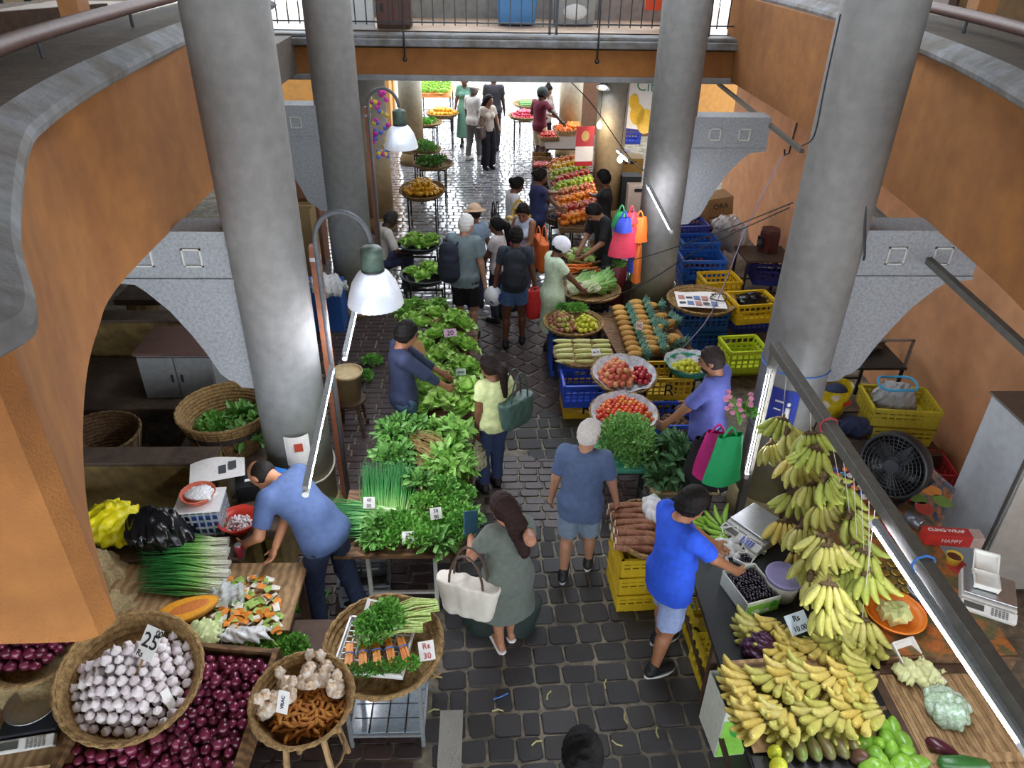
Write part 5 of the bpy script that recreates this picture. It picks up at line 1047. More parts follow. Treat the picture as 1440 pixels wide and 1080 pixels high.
# lamps -------------------------------------------------------------
def post_lamp(lab, px, Y, pole_top, pole_bot, ptop_px, z_lamp):
    c = PY(*px, Y); t = thing('hanging_lamp', 'industrial lamp with ribbed glass shade and green cap, the %s one' % lab, 'lamp', tuple(c))
    gl = mat('ribbed_glass', '#dfe6f2', .25, .1, 60, .5, 90, trans=.25, emit=.12); r = .215; n = 60
    prof = [(.07, .12), (.12, .08), (.17, .0), (.2, -.1), (r, -.17)]
    V = []; a = np.arange(n)*2*PI/n; rib = 1+.02*np.cos(30*a)
    for rr2, z in prof: V.append(np.column_stack([np.cos(a)*rr2*rib, np.sin(a)*rr2*rib, np.full(n, z)]))
    MB().add(np.vstack(V), [(i*n+j, i*n+(j+1) % n, (i+1)*n+(j+1) % n, (i+1)*n+j) for i in range(len(prof)-1) for j in range(n)]).build('glass_shade', gl, t, smooth=True)
    MB().lathe([(.085, .1), (.085, .27), (.07, .29), (.02, .3)], 28).build('cap', mat('green_enamel', '#4d6357', .45, .2, 8, col2='#3f4c44'), t, smooth=True)
    MB().lathe([(.09, .095), (.09, .12)], 28).build('collar', steel_dark, t); MB().ell((0, 0, -.02), (.05, .05, .085), 14, 10).build('bulb', cool_glow, t, smooth=True)
    x0, y0 = pole_top[0]-c.x, pole_top[1]-c.y; h0 = .32; R_ = math.hypot(x0, y0)/2
    arc = [(x0/2-x0/2*math.cos(q_)*-1*-1, y0/2-y0/2*math.cos(q_), 0) for q_ in []]
    path = [(x0*(1-math.cos(q_))/2, y0*(1-math.cos(q_))/2, h0+R_*1.1*math.sin(q_)) for q_ in np.linspace(0, PI, 16)]+[(x0, y0, -.2), (x0, y0, pole_bot-c.z)]
    MB().tube(path, .02, 10).build('gooseneck_pole', mat('pole_grey', '#55585c', .5, .2, 8), t, smooth=True); return t
post_lamp('nearer', (526, 398), 5.3, (-1.3, 5.35), .0, None, 0)
post_lamp('farther', (563, 188), 9.7, (-1.5, 9.75), .0, None, 0)
def wpost(label, p0, p1):
    t = thing('wooden_post', label, 'post', tuple(p0)); d = np.array(p1)-np.array(p0); MB().bar((0, 0, 0), d, .07).build('timber', mat('reddish_wood', '#8a5238', .6, .2, 6), t); MB().bar(d-np.array((0, 0, .12)), d-np.array((0, 0, .09)), .076).build('metal_band', steel, t); return t
a = PY(441, 345, 5.5); wpost('brown wooden post beside the near left column', (a.x, 5.5, 0), (a.x, 5.5, a.z)); a = PY(516, 150, 10.0); wpost('brown wooden post beside the second left column', (a.x, 10.0, 0), (a.x, 10.0, a.z))
tubelight('bright tube light slung beside the near left column', P(430, 693, 1.9), P(467, 521, 1.9)); tubelight('tube light hanging below the nearer glass lamp', P(485, 503, 1.9), P(500, 436, 1.9))
p = thing('paper_notice', 'torn paper notice with red print on the near left column', 'notice', (-1.60, 5.06, .98), rot=(PI/2, 0, .25)); MB().sheet(lambda u, v: ((u-.5)*.2, (v-.5)*.3, .02-.08*(u-.5)**2*2), 8, 3).build('sheet', paper, p); MB().box((.01, .05, .03), (.07, .08, .003)).build('print', mat('print_red', '#b5482f', .6, .1), p)
for z_ in (.62,): MB().tube([(-1.68+math.cos(x)*.29, 5.36+math.sin(x)*.29, z_+.04*math.sin(2*x)) for x in np.linspace(0, 2*PI, 30)], .009, 6).build('rope_ring', rope_m); tag(COL.objects[-1], 'rope tied round the foot of the near left column', 'rope')
# clutter behind the left columns
for lab, x, y, z_, sz, c_ in (('brown carton on the shelf beyond the near left column', 430, 290, .9, (.5, .4, .45), '#8a5f48'), ('pale wooden box beside the second left column', 425, 325, .7, (.4, .4, .4), '#a58a5e'), ('blue crate of plastic behind the wooden post', 458, 425, .35, (.5, .4, .3), '#2d5fae')):
    q = P(x, y, z_); t = thing('carton', lab, 'box', (q.x, q.y, 0)); MB().box((0, 0, z_/2+sz[2]/2), (sz[0], sz[1], sz[2]+z_)).build('body', mat('box_'+c_.strip('#'), c_, .7, .1), t); MB().box((0, 0, z_+sz[2]+.004), (sz[0]*.96, .05, .008)).build('tape', mat('tape', '#c9b48c', .5, 0), t)
bag_blob('plastic_bag', 'grey film bundle behind the second left column', P(462, 412, .66), (.22, .18, .13), filmw, 3, .016, 24, .02)
tb = thing('flower_garland', 'magenta and yellow garlands hanging by the far lamp', 'garland', PY(535, 175, 10.6)); 
for i in range(40): MB().ell((rg.uniform(-.12, .12), rg.uniform(-.1, .1), rg.uniform(-.45, .45)), (.035, .035, .035), 6, 4).build('flower', mat(('pinkf', 'yelf', 'blf')[i % 3], ('#c83aa0', '#d0b83a', '#5a6ac0')[i % 3], .7, .1), tb)
# ------------------------------------------------------------------ right side: banana stall
blk = mat('black_board', '#1d2022', .4, .1, 5)
bt_ = thing('banana_table', 'long black topped table of the banana stall', 'table', (1.98, 3.3, 0)); MB().box((0, 0, .69), (.98, 2.2, .04)).build('table_top', blk, bt_)
for sx in (-1, 1):
    for yy in (-1.05, 0, 1.05): MB().box((sx*.45, yy, .335), (.05, .05, .67)).build('leg', wood_dark, bt_)
for s in (-1, 1): MB().box((s*.45, 0, .2), (.03, 2.1, .03)).build('stretcher', wood_dark, bt_)
fb = thing('banana_board', 'plywood board under the flat rows of bananas', 'board', (P(1132, 985, .75).x, P(1132, 985, .75).y, .712), rot=(.1, 0, .06)); MB().box((0, 0, .05), (.86, .58, .015)).build('plywood', wood_pale, fb); MB().box((0, .25, .01), (.8, .03, .1)).build('batten', wood, fb)
lab = 0
names = ['yellow', 'pale', 'green']
row1 = [(1056, 965, 'y'), (1092, 958, 'p'), (1118, 955, 'y'), (1147, 957, 'p'), (1174, 955, 'y'), (1207, 957, 'y'), (1225, 948, 'p')]
row2 = [(1070, 1010, 'y'), (1098, 995, 'y'), (1112, 1015, 'p'), (1148, 1004, 'p'), (1178, 1004, 'p'), (1210, 1002, 'y'), (1234, 998, 'p')]
row3 = [(1072, 890, 'p'), (1102, 884, 'y'), (1100, 915, 'y'), (1127, 917, 'y'), (1155, 915, 'y'), (1178, 908, 'p'), (1205, 905, 'p'), (1222, 900, 'p')]
for gi, (rw, z_, g_) in enumerate(((row1, .8, 'far row of flat bananas'), (row2, .79, 'near row of flat bananas'), (row3, .74, 'bananas on the black table'))):
    for i, (x, y, k) in enumerate(rw):
        c = P(x, y, z_+.02); bananas('hand of %s bananas, %s from the left, %s' % ('ripe yellow' if k == 'y' else 'pale greenish', ('first', 'second', 'third', 'fourth', 'fifth', 'sixth', 'seventh', 'eighth')[i], ('farther board row', 'nearer board row', 'on black table')[gi]), c, 0, k, 11, g_, sc=1.42, rot=(.1, 0, PI*.62+.3*((i*5) % 3-1)), curl=.8)
hang = [(1100, 598, 'g'), (1085, 632, 'p'), (1107, 615, 'p'), (1118, 655, 'y'), (1140, 618, 'g'), (1147, 640, 'g'), (1125, 660, 'p'), (1160, 680, 'g'), (1182, 692, 'g'), (1142, 690, 'p'), (1118, 705, 'g'), (1155, 717, 'p'), (1195, 732, 'g'), (1103, 742, 'y'), (1128, 750, 'p'), (1160, 765, 'p'), (1205, 770, 'g'), (1117, 780, 'y'), (1142, 795, 'p'), (1165, 775, 'p'), (1215, 785, 'g'), (1190, 808, 'g'), (1140, 818, 'p'), (1165, 830, 'p'), (1222, 815, 'g'), (1195, 845, 'g'), (1163, 858, 'p'), (1180, 875, 'p'), (1212, 880, 'p')]
pole_z = 1.93
hs_ = sorted(hang, key=lambda q: q[1]); tier = {}
for j_ in range(0, len(hs_), 4):
    for m_, q_ in enumerate(sorted(hs_[j_:j_+4])): tier[q_] = (('top', 'second', 'third', 'fourth', 'fifth', 'sixth', 'seventh', 'lowest')[j_//4], ('leftmost', 'second from left', 'third from left', 'rightmost')[m_])
for i, (x, y, k) in enumerate(hang):
    X = 2.45 if x > 1178 else 2.32 if y < 720 else 2.22 if y < 800 else 2.12; c = PX(x, y-8, X)
    if c.z < .86: c = P(x, y-8, .9)
    bananas('hanging %s banana hand, %s in the %s tier under the beam' % ({'g': 'greenish', 'p': 'pale', 'y': 'yellow'}[k], tier[(x, y, k)][1], tier[(x, y, k)][0]), tuple(c), 0, k, 10, 'hanging hands of bananas', rot=(-.95, 0, PI+(-.6, .35, .9, -.2, .1)[i % 5]), sc=1.36)
    if i % 4 == 0: tag(MB().tube([(c.x, c.y, c.z), (2.26, c.y, pole_z)], .0022, 5).build('hanging_string', rope_m), 'pale string holding up the hanging bananas', 'string', 'banana strings')
sf = thing('beam_gantry', 'grey square steel post and beam above the bananas', 'frame', (2.24, 5.02, 0)); gst = mat('grey_box_steel', '#57554f', .5, .2, 5)
MB().box((0, 0, 1.0), (.06, .06, 2.0)).build('post', gst, sf); MB().box((.0, -1.9, 1.98), (.075, 3.9, .075)).build('beam', gst, sf, bev=.004)
for k_, yy in enumerate((-1.05, -2.3)): MB().tube([(math.cos(a)*.06, yy, 1.98+math.sin(a)*.06) for a in np.linspace(0, 2*PI, 9)], .007, 5).build('tie', (mat('tie_red', '#a83238', .6, 0), blue_t)[k_], sf)
tubelight('long tube light fixed under the steel beam', (2.17, 3.1, 1.9), (2.2, 1.75, 1.9)); tubelight('upright tube light on the steel post', (2.2, 4.96, 1.82), (2.2, 4.94, .78))
# fruit at the near end
scatter('avocado', [round_mesh('avocado', .105, av_m, pear_fn(.42, 1.35), (1, 1, 1), 12, 9)], 'round green avocado at the near end of the banana stall', 'avocado', 'round green avocados', [tuple(P(x, y, .78)) for x, y in [(1217, 1043), (1241, 1021), (1256, 1024), (1246, 1037), (1267, 1040), (1235, 1046), (1228, 1062), (1254, 1056), (1275, 1058), (1240, 1073), (1265, 1073), (1290, 1073), (1225, 1078), (1282, 1082), (1245, 1088)]], 1.0, 'any', r=random.Random(12))
for i, (x, y) in enumerate([(1105, 1052), (1124, 1050), (1143, 1050), (1160, 1048), (1178, 1047), (1193, 1042)]): q = P(x, y, .765); o = obj('long_avocado', lavo[0], None, q, (-PI/2-.1, 0, .12*(i-2))); tag(o, 'long-necked %s avocado, %s from the left in the bottom row' % ('brown' if i in (1, 2, 3) else 'green', ('first', 'second', 'third', 'fourth', 'fifth', 'sixth')[i]), 'avocado', 'long avocados')
scatter('papaya', [round_mesh('papaya', .1, mat('yellow_green', '#c3c22e', .4, .2, 18, col2='#9fb02c'), pear_fn(.2, 1.2))], 'yellow green papaya at the front corner of the banana stall', 'papaya', 'papayas', [tuple(P(x, y, .77)) for x, y in [(1090, 1058), (1095, 1078)]], 1, 'z')
q = P(1209, 1064, .77); o = obj('avocado', avo[0].copy(), None, q, (.6, .2, .4)); o.data.materials[0] = mat('brown_avocado', '#5a3f30', .4, .2, 10); tag(o, 'single ripe brown avocado between long and round ones', 'avocado')
MB().box((1.98, 2.32, .71), (.96, .3, .02)).build('black_sheet', black_p); tag(COL.objects[-1], 'black plastic sheet under the avocados', 'sheet')
# berries, boxes, tubs
def openbox(label, c, sz, m, rz=0, name='open_carton', stripe=None, txt=None, txtm=None):
    t = thing(name, label, 'box', c, rz); w_, d, h = sz; MB().box((0, 0, .006), (w_, d, .012)).build('bottom', m, t)
    for s in (-1, 1): MB().box((0, s*d/2, h/2), (w_, .008, h)).build('wall_panel', m, t); MB().box((s*w_/2, 0, h/2), (.008, d, h)).build('wall_panel', m, t)
    if stripe: MB().box((0, -d/2-.006, h*.4), (w_*.98, .004, h*.75)).build('printed_side', stripe, t); MB().lathe([(.001, 0), (h*.22, 0), (h*.22, .003)], 18).build('printed_dot', mat('dot_green', '#3a9a3a', .5, 0), t, (w_*.3, -d/2-.007, h*.6), (PI/2, 0, 0))
    if txt: obj('lettering', text_mesh(txt, h*.4, txtm or white_p), t, (-.02, -d/2-.009, h*.3), (PI/2, 0, 0))
    return t
gw = mat('white_green_carton', '#cfd3c4', .6, .08); lg = mat('lime_print', '#86c24a', .5, .1)
q = P(1052, 838, .71); openbox('white and green printed carton of black berries', q, (.26, .32, .13), gw, .28, stripe=lg, txt='alfavita')
Rb = rotz(.28); MB().box((0, 0, .045), (.24, .3, .07)).build('berry_layer', ja_m, None, (q.x, q.y, q.z+.012), rz=.28); tag(COL.objects[-1], 'dense lower layer of black berries in the green carton', 'berries', kind='stuff')
scatter('berry', berry, 'small shiny black berry in the green carton', 'berry', 'black berries in the carton', quad_heap((q.x, q.y, q.z+.09), .24, .29, .025, 2, Rb, 2)[:150], 1)
q2 = P(1034, 995, .3); openbox('empty white and green carton standing by the table leg', (q2.x-.05, q2.y, 0), (.2, .3, .5), gw, .1, stripe=lg)
foam = mat('foam', '#e3e3dd', .7, .03, 8)
def foambox(label, c, rz=0, full=False, sc=1.):
    t = thing('foam_box', label, 'food box', c, rz); t.scale = (sc,)*3
    for yy, rx in ((0, 0), (.135, .5)):
        p = MB(); p.box((0, 0, .004), (.11, .11, .008))
        for s in (-1, 1): p.box((0, s*.058, .018), (.125, .008, .036), R=rotx(-s*.25)).box((s*.058, 0, .018), (.008, .125, .036), R=roty(s*.25))
        p.build('tray' if yy == 0 else 'lid', foam, t, (0, yy, 0 if yy == 0 else .025), (rx, 0, 0))
    return t
for i, (x, y) in enumerate([(1035, 774), (1046, 788)]): c = P(x, y, .71); foambox(('open white foam box of berries nearest the scale', 'second open white foam box of berries')[i], c, .1-.8*i); scatter('berry', berry, ('black berry in the foam box nearest the scale', 'black berry in the second foam box')[i], 'berry', ('berries in first foam box', 'berries in second foam box')[i], heap((c.x, c.y, c.z+.008), .05, .05, .024, 2, 3), 1)
foambox('empty open white foam box beside the berry carton', P(1065, 770, .71), -.4)
tubm = mat('white_tub', '#d6d6cf', .5, .06); t = thing('plastic_tub', 'white plastic tub with lilac lid beside the berry carton', 'tub', P(1096, 835, .71)); MB().lathe([(.1, 0), (.125, .17), (.01, .17)], 26).build('body', tubm, t, smooth=True); MB().lathe([(.13, .165), (.13, .19), (.115, .19), (.11, .178), (.01, .178)], 26).build('lid', mat('lilac_plastic', '#8d86b0', .4, .05), t, smooth=True)
q = P(1060, 755, .71); scale_('flat weighing scale with blue keypad before the right column', (q.x+.03, q.y+.05, .71), -.95, False, '#c9cacb', '#3b56c0', (.36, .34))
for i, (x, y, r_) in enumerate([(990, 745, 1.2), (1012, 742, .3), (1022, 756, 1.6)]): bananas('hand of green plantains beside the blue tshirt man, %s' % ('the left one', 'the upright one', 'the front one')[i], P(x, y, .74), r_, 'G', 8, 'green plantains', sc=1.0)
bag_blob('plastic_bag', 'milky plastic bag in front of the green plantains', P(1010, 775, .71), (.12, .09, .04), filmw, 4, .01, 34, .01)
bag_blob('plastic_bag', 'dark purple plastic bag on the black table', P(1065, 920, .71), (.1, .1, .08), mat('purple_film', '#3a1436', .35, .15, 12), 6, .012, 36, .01)
sign('pale blue price sign reading 10.00 on the bananas', P(1122, 876, .9), (.16, .13), 'Rs|10.00', rot=(.6, 0, .35), m=mat('tag_blue', '#b9c6cf', .6, .05))
for k_, (x, y) in enumerate([(1000, 870), (1022, 930)]): crate('yellow plastic crate under the black banana table, the %s one' % ('farther', 'nearer')[k_], (1.72, P(x, y, .2).y, 0), (.36, .42, .32), '#c9ae22', .05)
# counter behind the beam
oil = mat('fruit_oilcloth', '#5d5a3a', .5, .25, 9, col2='#a5622f', c2pos=(.45, .6), rnd=None)
ct = table('counter with fruit printed oilcloth behind the steel beam', (3.0, 3.88), (.86, 1.56), .78, oil, wood, leg=.06); MB().box((0, -.79, .62), (.86, .02, .3)).build('apron', wood, ct)
pat = [('#c9803a', 1310, 690), ('#b8453a', 1300, 715), ('#6d8a3a', 1325, 705), ('#d8b060', 1350, 760), ('#b03a3a', 1345, 795), ('#5f7f3a', 1290, 700)]
for i, (c_, x, y) in enumerate(pat): q = P(x, y, .786); MB().lathe([(.001, 0), (.07, 0), (.07, .002), (.001, .002)], 16, sx=1.2).build('printed_fruit', mat('pf_'+c_.strip('#'), c_, .5, .2, 12), ct, Vector(q)-Vector((3.0, 3.88, 0)), (0, 0, i))
q = P(1253, 872, .78); bowl('orange plastic basin of pale melon chunks', q, .19, .1, mat('orange_plastic', '#df7a20', .4, .06))
for i in range(9): a = i*2.4; o = obj('melon_chunk', MB().box((0, 0, 0), (.09, .06, .05), taper=.7).mesh('melon_chunk', mat('melon', '#d3d896', .5, .1)), None, (q.x+math.cos(a)*.07*(i > 0), q.y+math.sin(a)*.07*(i > 0), q.z+.06+.02*(i % 3)), (i, i*2, i)); tag(o, 'pale green melon chunk in the orange basin', 'melon', 'melon chunks in the orange basin')
jm = MB().lathe([(.03, 0), (.034, .01), (.034, .07), (.03, .08)], 16).mesh('jar_body', mat('jar_glass', '#8a7a50', .2, .1, alpha=.9), True); jl = MB().lathe([(.033, .08), (.033, .096), (.028, .099), (.001, .097)], 16).mesh('jar_lid', mat('gold_lid', '#a58d45', .3, .1, metal=.7), True)
for i in range(4):
    for j in range(3): c = P(1240+15*j+5*(i % 2), 792+12*i, .88); t = thing('glass_jar', 'small glass jar with gold lid among the jars behind the orange basin', 'jar', (c.x, c.y, .78), group='gold lidded jars'); obj('body', jm, t); obj('lid', jl, t)
for i in range(3): c = P(1287, 842-14*i, .8); t = thing('plastic_tub', 'clear lidded deli tub, %s in the stack behind the jars' % ('lowest', 'middle', 'top')[i], 'tub', (P(1287, 842, .8).x, P(1287, 842, .8).y, .78+.062*i)); MB().lathe([(.06, 0), (.075, .05), (.078, .055), (.07, .06), (.01, .06)], 22).build('body', mat('clear_tub', '#9aa0a4', .2, .08, alpha=.7), t, smooth=True); MB().lathe([(.08, .052), (.08, .06)], 22).build('lid', mat('clear_lid', '#b5babd', .25, .05, alpha=.8), t)
red_m2 = mat('chilli_red', '#a8222c', .35, .15, 12)
for i, (x, y) in enumerate([(1245, 745), (1253, 752), (1300, 855), (1292, 862)]): q = P(x, y, .8); o = obj('red_fruit', round_mesh('red_fruit', .09, red_m2, dimple), None, (q.x, q.y, .82), (i, 0, i)); tag(o, 'glossy red fruit %s' % ('behind the top of the long tube light', 'touching the first behind the long tube light', 'beside the deli tubs', 'below the deli tubs')[i], 'fruit')
wb = thing('cling_wrap_box', 'long red and grey cling wrap box on the counter', 'box', P(1335, 762, .78), -.12); MB().box((0, 0, .05), (.42, .1, .1)).build('carton', mat('box_red', '#c0302c', .45, .06), wb); MB().box((.17, 0, .05), (.085, .104, .102)).build('end_print', mat('box_pale', '#b8a49a', .5, .2, 20), wb); obj('lettering', text_mesh('CLING WRAP', .045, white_p), wb, (-.05, .01, .102)); obj('lettering', text_mesh('HAPPY', .05, white_p), wb, (-.02, -.052, .05), (PI/2, 0, 0))
cu = thing('paper_cup', 'yellow paper cup with dark sauce on the counter', 'cup', P(1338, 792, .78)); MB().lathe([(.04, 0), (.055, .075), (.058, .08), (.052, .078), (.05, .06), (.01, .06)], 24).build('cup', mat('cup_yellow', '#d8b83a', .5, .1), cu, smooth=True); MB().lathe([(.001, .062), (.05, .062)], 20, close=False).build('sauce', mat('sauce', '#5a2418', .2, .1), cu)
scale_('white kitchen scale carrying a foam box at the right edge', P(1385, 842, .78), -.5, False, '#cfcfca', '#7a7a78', (.34, .3)); foambox('open foam clamshell on the right hand scale', tuple(Vector(P(1385, 820, .89))), -.45, sc=1.25)
can2 = thing('tin_can', 'grey printed tin lying on the counter', 'tin', P(1285, 732, .83), rot=(PI/2, 0, .5)); MB().lathe([(.05, -.07), (.05, .07)], 22).build('body', mat('tin_grey', '#6d7078', .3, .15, metal=.5), can2, smooth=True); MB().lathe([(.052, .065), (.052, .072), (.045, .072)], 22).build('rim', steel, can2)
# fan
fn_ = thing('desk_fan', 'round black desk fan on the counter', 'fan', P(1243, 698, .78), rot=(0, 0, -.95)); cz = .33
MB().box((0, .03, .02), (.3, .22, .04)).build('foot', black_p, fn_, bev=.015)
for s in (-1, 1): MB().bar((s*.12, .04, .03), (s*.27, .04, cz), .05, .06).build('bracket_arm', black_p, fn_)
TL = rotx(-.2); b = MB().lathe([(.25, -.07), (.27, -.05), (.275, .0), (.27, .05), (.25, .07), (.245, .05), (.25, 0), (.245, -.05)], 44); V = np.vstack(b.v)@rotx(PI/2).T@TL.T+np.array((0, 0, cz)); MB().add(V, b.f).build('housing', black_p, fn_, smooth=True)
def fpt(r_, a, y_=-.06): return TL@np.array((math.cos(a)*r_, y_, math.sin(a)*r_))+np.array((0, 0, cz))
for r_ in (.07, .1, .13, .16, .19, .22): MB().tube([fpt(r_, a) for a in np.linspace(0, 2*PI, 33)], .003, 4, caps=False).build('grille_ring', steel_dark, fn_)
gm = MB()
for k_ in range(36): a = k_*2*PI/36; MB.tube(gm, [fpt(.05, a, -.062), fpt(.25, a+.15, -.055)], .0022, 4, caps=False)
o = gm.build('grille_spokes', steel_dark, fn_); o['kind'] = 'stuff'
b = MB().lathe([(.06, 0), (.055, -.015), (.01, -.02)], 20); MB().add(np.vstack(b.v)@rotx(-PI/2).T@TL.T+np.array((0, 0, cz))+TL@np.array((0, -.06, 0)), b.f).build('badge', mat('badge_dark', '#30343a', .4, .05), fn_)
for k_ in range(5):
    a = k_*2*PI/5; bb = MB(); leaf(bb, fpt(.03, a, -.01), TL@np.array((math.cos(a), 0, math.sin(a))), TL@np.array((.5*math.sin(a), -1, -.5*math.cos(a))), .19, .13, 0, 4, 4, .1); bb.build('blade', mat('fan_blade', '#2b2e33', .4, .05), fn_)
# wall side clutter
fr = thing('white_fridge', 'pale grey refrigerator standing against the right wall', 'fridge', (4.36, 4.66, 0)); fg = mat('fridge_grey', '#b5bac0', .4, .08, 3)
MB().box((0, 0, .8), (.6, .6, 1.58)).build('body', fg, fr, bev=.02); MB().box((0, -.315, .8), (.58, .03, 1.54)).build('door', mat('fridge_door', '#a5a29c', .45, .1, 3), fr, bev=.01); MB().box((0, 0, 1.6), (.62, .64, .02)).build('top', mat('fridge_top', '#6d6862', .6, .15), fr); MB().box((-.305, -.29, .8), (.012, .03, 1.54)).build('hinge_strip', mat('strip_dark', '#55534e', .5, .3, 30), fr)
c = P(1318, 652, .36); crate('red plastic crate of onions beside the fridge', (c.x-.15, c.y, .05), (.5, .4, .34), '#a01f2c', -.1); scatter('brown_onion', onion, 'small brown red onion in the red crate', 'onion', 'onions in the red crate', heap((c.x-.15, c.y, .22), .18, .14, .062, 2, 4), 1)  # crate onions are the same red onion as in the wooden bin
tag(MB().box((3.95, 4.98, .5), (.03, .3, .42), rz=.2).build('printed_carton', mat('colour_print', '#54606d', .5, .3, 14, col2='#c07a4a')), 'narrow colour printed carton leaning on the fridge', 'box')
tag(MB().box((4.1, 6.1, .2), (.75, .75, .38)).build('plinth_block', wood_dark), 'dark block under the yellow crates at the right wall', 'block')
crate('lower yellow crate of the stack by the right wall', (4.12, 6.1, .4), (.58, .42, .2), '#b8a92e', -.12); crate('upper yellow crate holding a mesh bag by the right wall', (4.1, 6.12, .61), (.64, .46, .2), '#c4b432', -.12)
bag_blob('mesh_bag', 'white mesh bag with bright blue rim in the yellow crate', (4.02, 6.12, .68), (.19, .15, .16), mat('grey_mesh', '#a3a6a8', .6, .2, 40), 3, .012, 24, .014); MB().tube([(4.02+math.cos(a)*.19, 6.12+math.sin(a)*.15, .98+.015*math.sin(3*a)) for a in np.linspace(0, 2*PI, 25)], .012, 6).build('bag_rim', mat('cyan_trim', '#3aa5d8', .5, 0)); tag(COL.objects[-1], 'bright blue wire rim above the mesh bag', 'rim')
rk = table('old metal frame table covered with a dark sheet by the right wall', (3.95, 7.1), (1.0, .8), .82, mat('dark_sheet', '#33302e', .7, .2, 5), steel_dark); bag_blob('dark_sheet_bundle', 'crumpled dark grey tarpaulin on the metal frame table', (3.9, 7.2, .83), (.4, .25, .16), mat('tarp', '#4d4a47', .6, .2, 6), 5, .02, 18, .018, cat='tarpaulin')
for s in (-.48, .48): MB().box((s, -.38, .98), (.025, .025, .34)).build('upright', steel, rk)
MB().box((0, -.38, 1.14), (.98, .025, .025)).build('top_bar', steel, rk)
tag(MB().box((3.35, 6.05, .25), (.8, .5, .5)).build('stone_block', ledge_t), 'brown ledge block behind the hanging bananas', 'ledge')
bg_ = thing('shopping_bag', 'yellow printed shopping bag with dark clothes', 'bag', (P(1172, 578, .5).x-.1, P(1172, 578, .5).y-.1, .5), .5); b = MB(); b.sheet(lambda u, v: (math.cos(2*PI*u)*(.17+.02*v), math.sin(2*PI*u)*(.1+.05*v), .38*v), 24, 5, True); b.build('bag', mat('bag_yellow', '#e0c421', .45, .15, 6, col2='#e6dcc8', c2pos=(.55, .6)), bg_, smooth=True); MB().ell((0, 0, .3), (.15, .11, .08)).build('clothes', mat('navy_cloth', '#222c4d', .8, .2), bg_, smooth=True); MB().box((.05, -.14, .22), (.12, .004, .05)).build('print', mat('print_red2', '#d0442c', .5, 0), bg_)
bag_blob('cloth_bundle', 'navy blue cap bundle beside the yellow shopping bag', (3.62, 5.98, .5), (.15, .12, .09), mat('navy_cloth', '#222c4d'), 3, .008, 24, .013, cat='cloth')
tg = thing('toy_bundle', 'heap of colourful packaged sweets behind the bananas', 'sweets', P(1195, 690, .78))
for i in range(46): a = i*2.4; MB().ell((math.cos(a)*.03*math.sqrt(i), math.sin(a)*.035*math.sqrt(i), .03+.02*(i % 3)), (.035, .028, .02), 6, 4, R=rotz(i)).build('packet', mat('pk%d' % (i % 6), ('#b83a4a', '#4aa0c8', '#d8722c', '#c84a8a', '#3a4a8a', '#c8c4c0')[i % 6], .4, .1), tg)
tag(MB().box((3.02, 4.9, .38), (.7, .44, .74)).build('wooden_chest', wood_dark), 'dark wooden chest under the packaged sweets', 'chest')
# near right corner shelf
sh_ = thing('bamboo_shelf', 'bamboo slat shelf with a wooden frame at the lower right', 'shelf', (2.8, 2.62, 0)); 
for k_ in range(26): MB().box((-.3+.0245*k_, 0, .7), (.021, .82, .012)).build('slat', wood_pale, sh_)
for s in (-1, 1): MB().box((s*.34, 0, .69), (.06, .9, .06)).build('side_rail', wood_dark, sh_); MB().box((0, s*.42, .69), (.68, .06, .06)).build('end_rail', wood_dark, sh_); MB().box((s*.32, -.38, .33), (.06, .06, .66)).build('leg', wood_dark, sh_); MB().box((s*.32, .38, .33), (.06, .06, .66)).build('leg', wood_dark, sh_)
MB().box((-.02, -.18, .715), (.6, .05, .02)).build('cross_slat', wood_pale, sh_)
bag_blob('plastic_bag', 'clear bag of chopped green beans on the bamboo shelf', P(1325, 1005, .71), (.12, .12, .1), mat('bean_bag', '#8fae8a', .25, .35, 40, col2='#c3d0c4', alpha=.9), 4, .01, 30, .01)
foambox('foam tray with pale fruit at the head of the bamboo shelf', P(1300, 955, .72), .3, sc=1.3); bag_blob('wrapped_fruit', 'film wrapped pale green fruit on the foam tray', P(1288, 950, .74), (.13, .09, .04), mat('wrapped_green', '#cfd29a', .3, .15, 14), 3, .008, 34, .01, cat='fruit')
q = P(1326, 1052, .76); o = obj('avocado', lavo[0].copy(), None, q, (PI/2, 0, .9)); o.data.materials[0] = mat('maroon_fruit', '#4a1d28', .3, .1, 8); tag(o, 'dark maroon avocado on the shelf edge', 'avocado')
o = obj('cucumber', MB().tube([(-.14, 0, 0), (-.12, 0, 0), (0, 0, .01), (.12, 0, 0), (.15, 0, 0)], [.015, .038, .045, .038, .01], 14).mesh('cucumber', mat('cucumber', '#2f5f2a', .35, .2, 20), True), None, tuple(Vector(P(1355, 1075, .77))), (0, 0, -.1)); tag(o, 'thick dark green cucumber at the bottom right edge', 'cucumber')
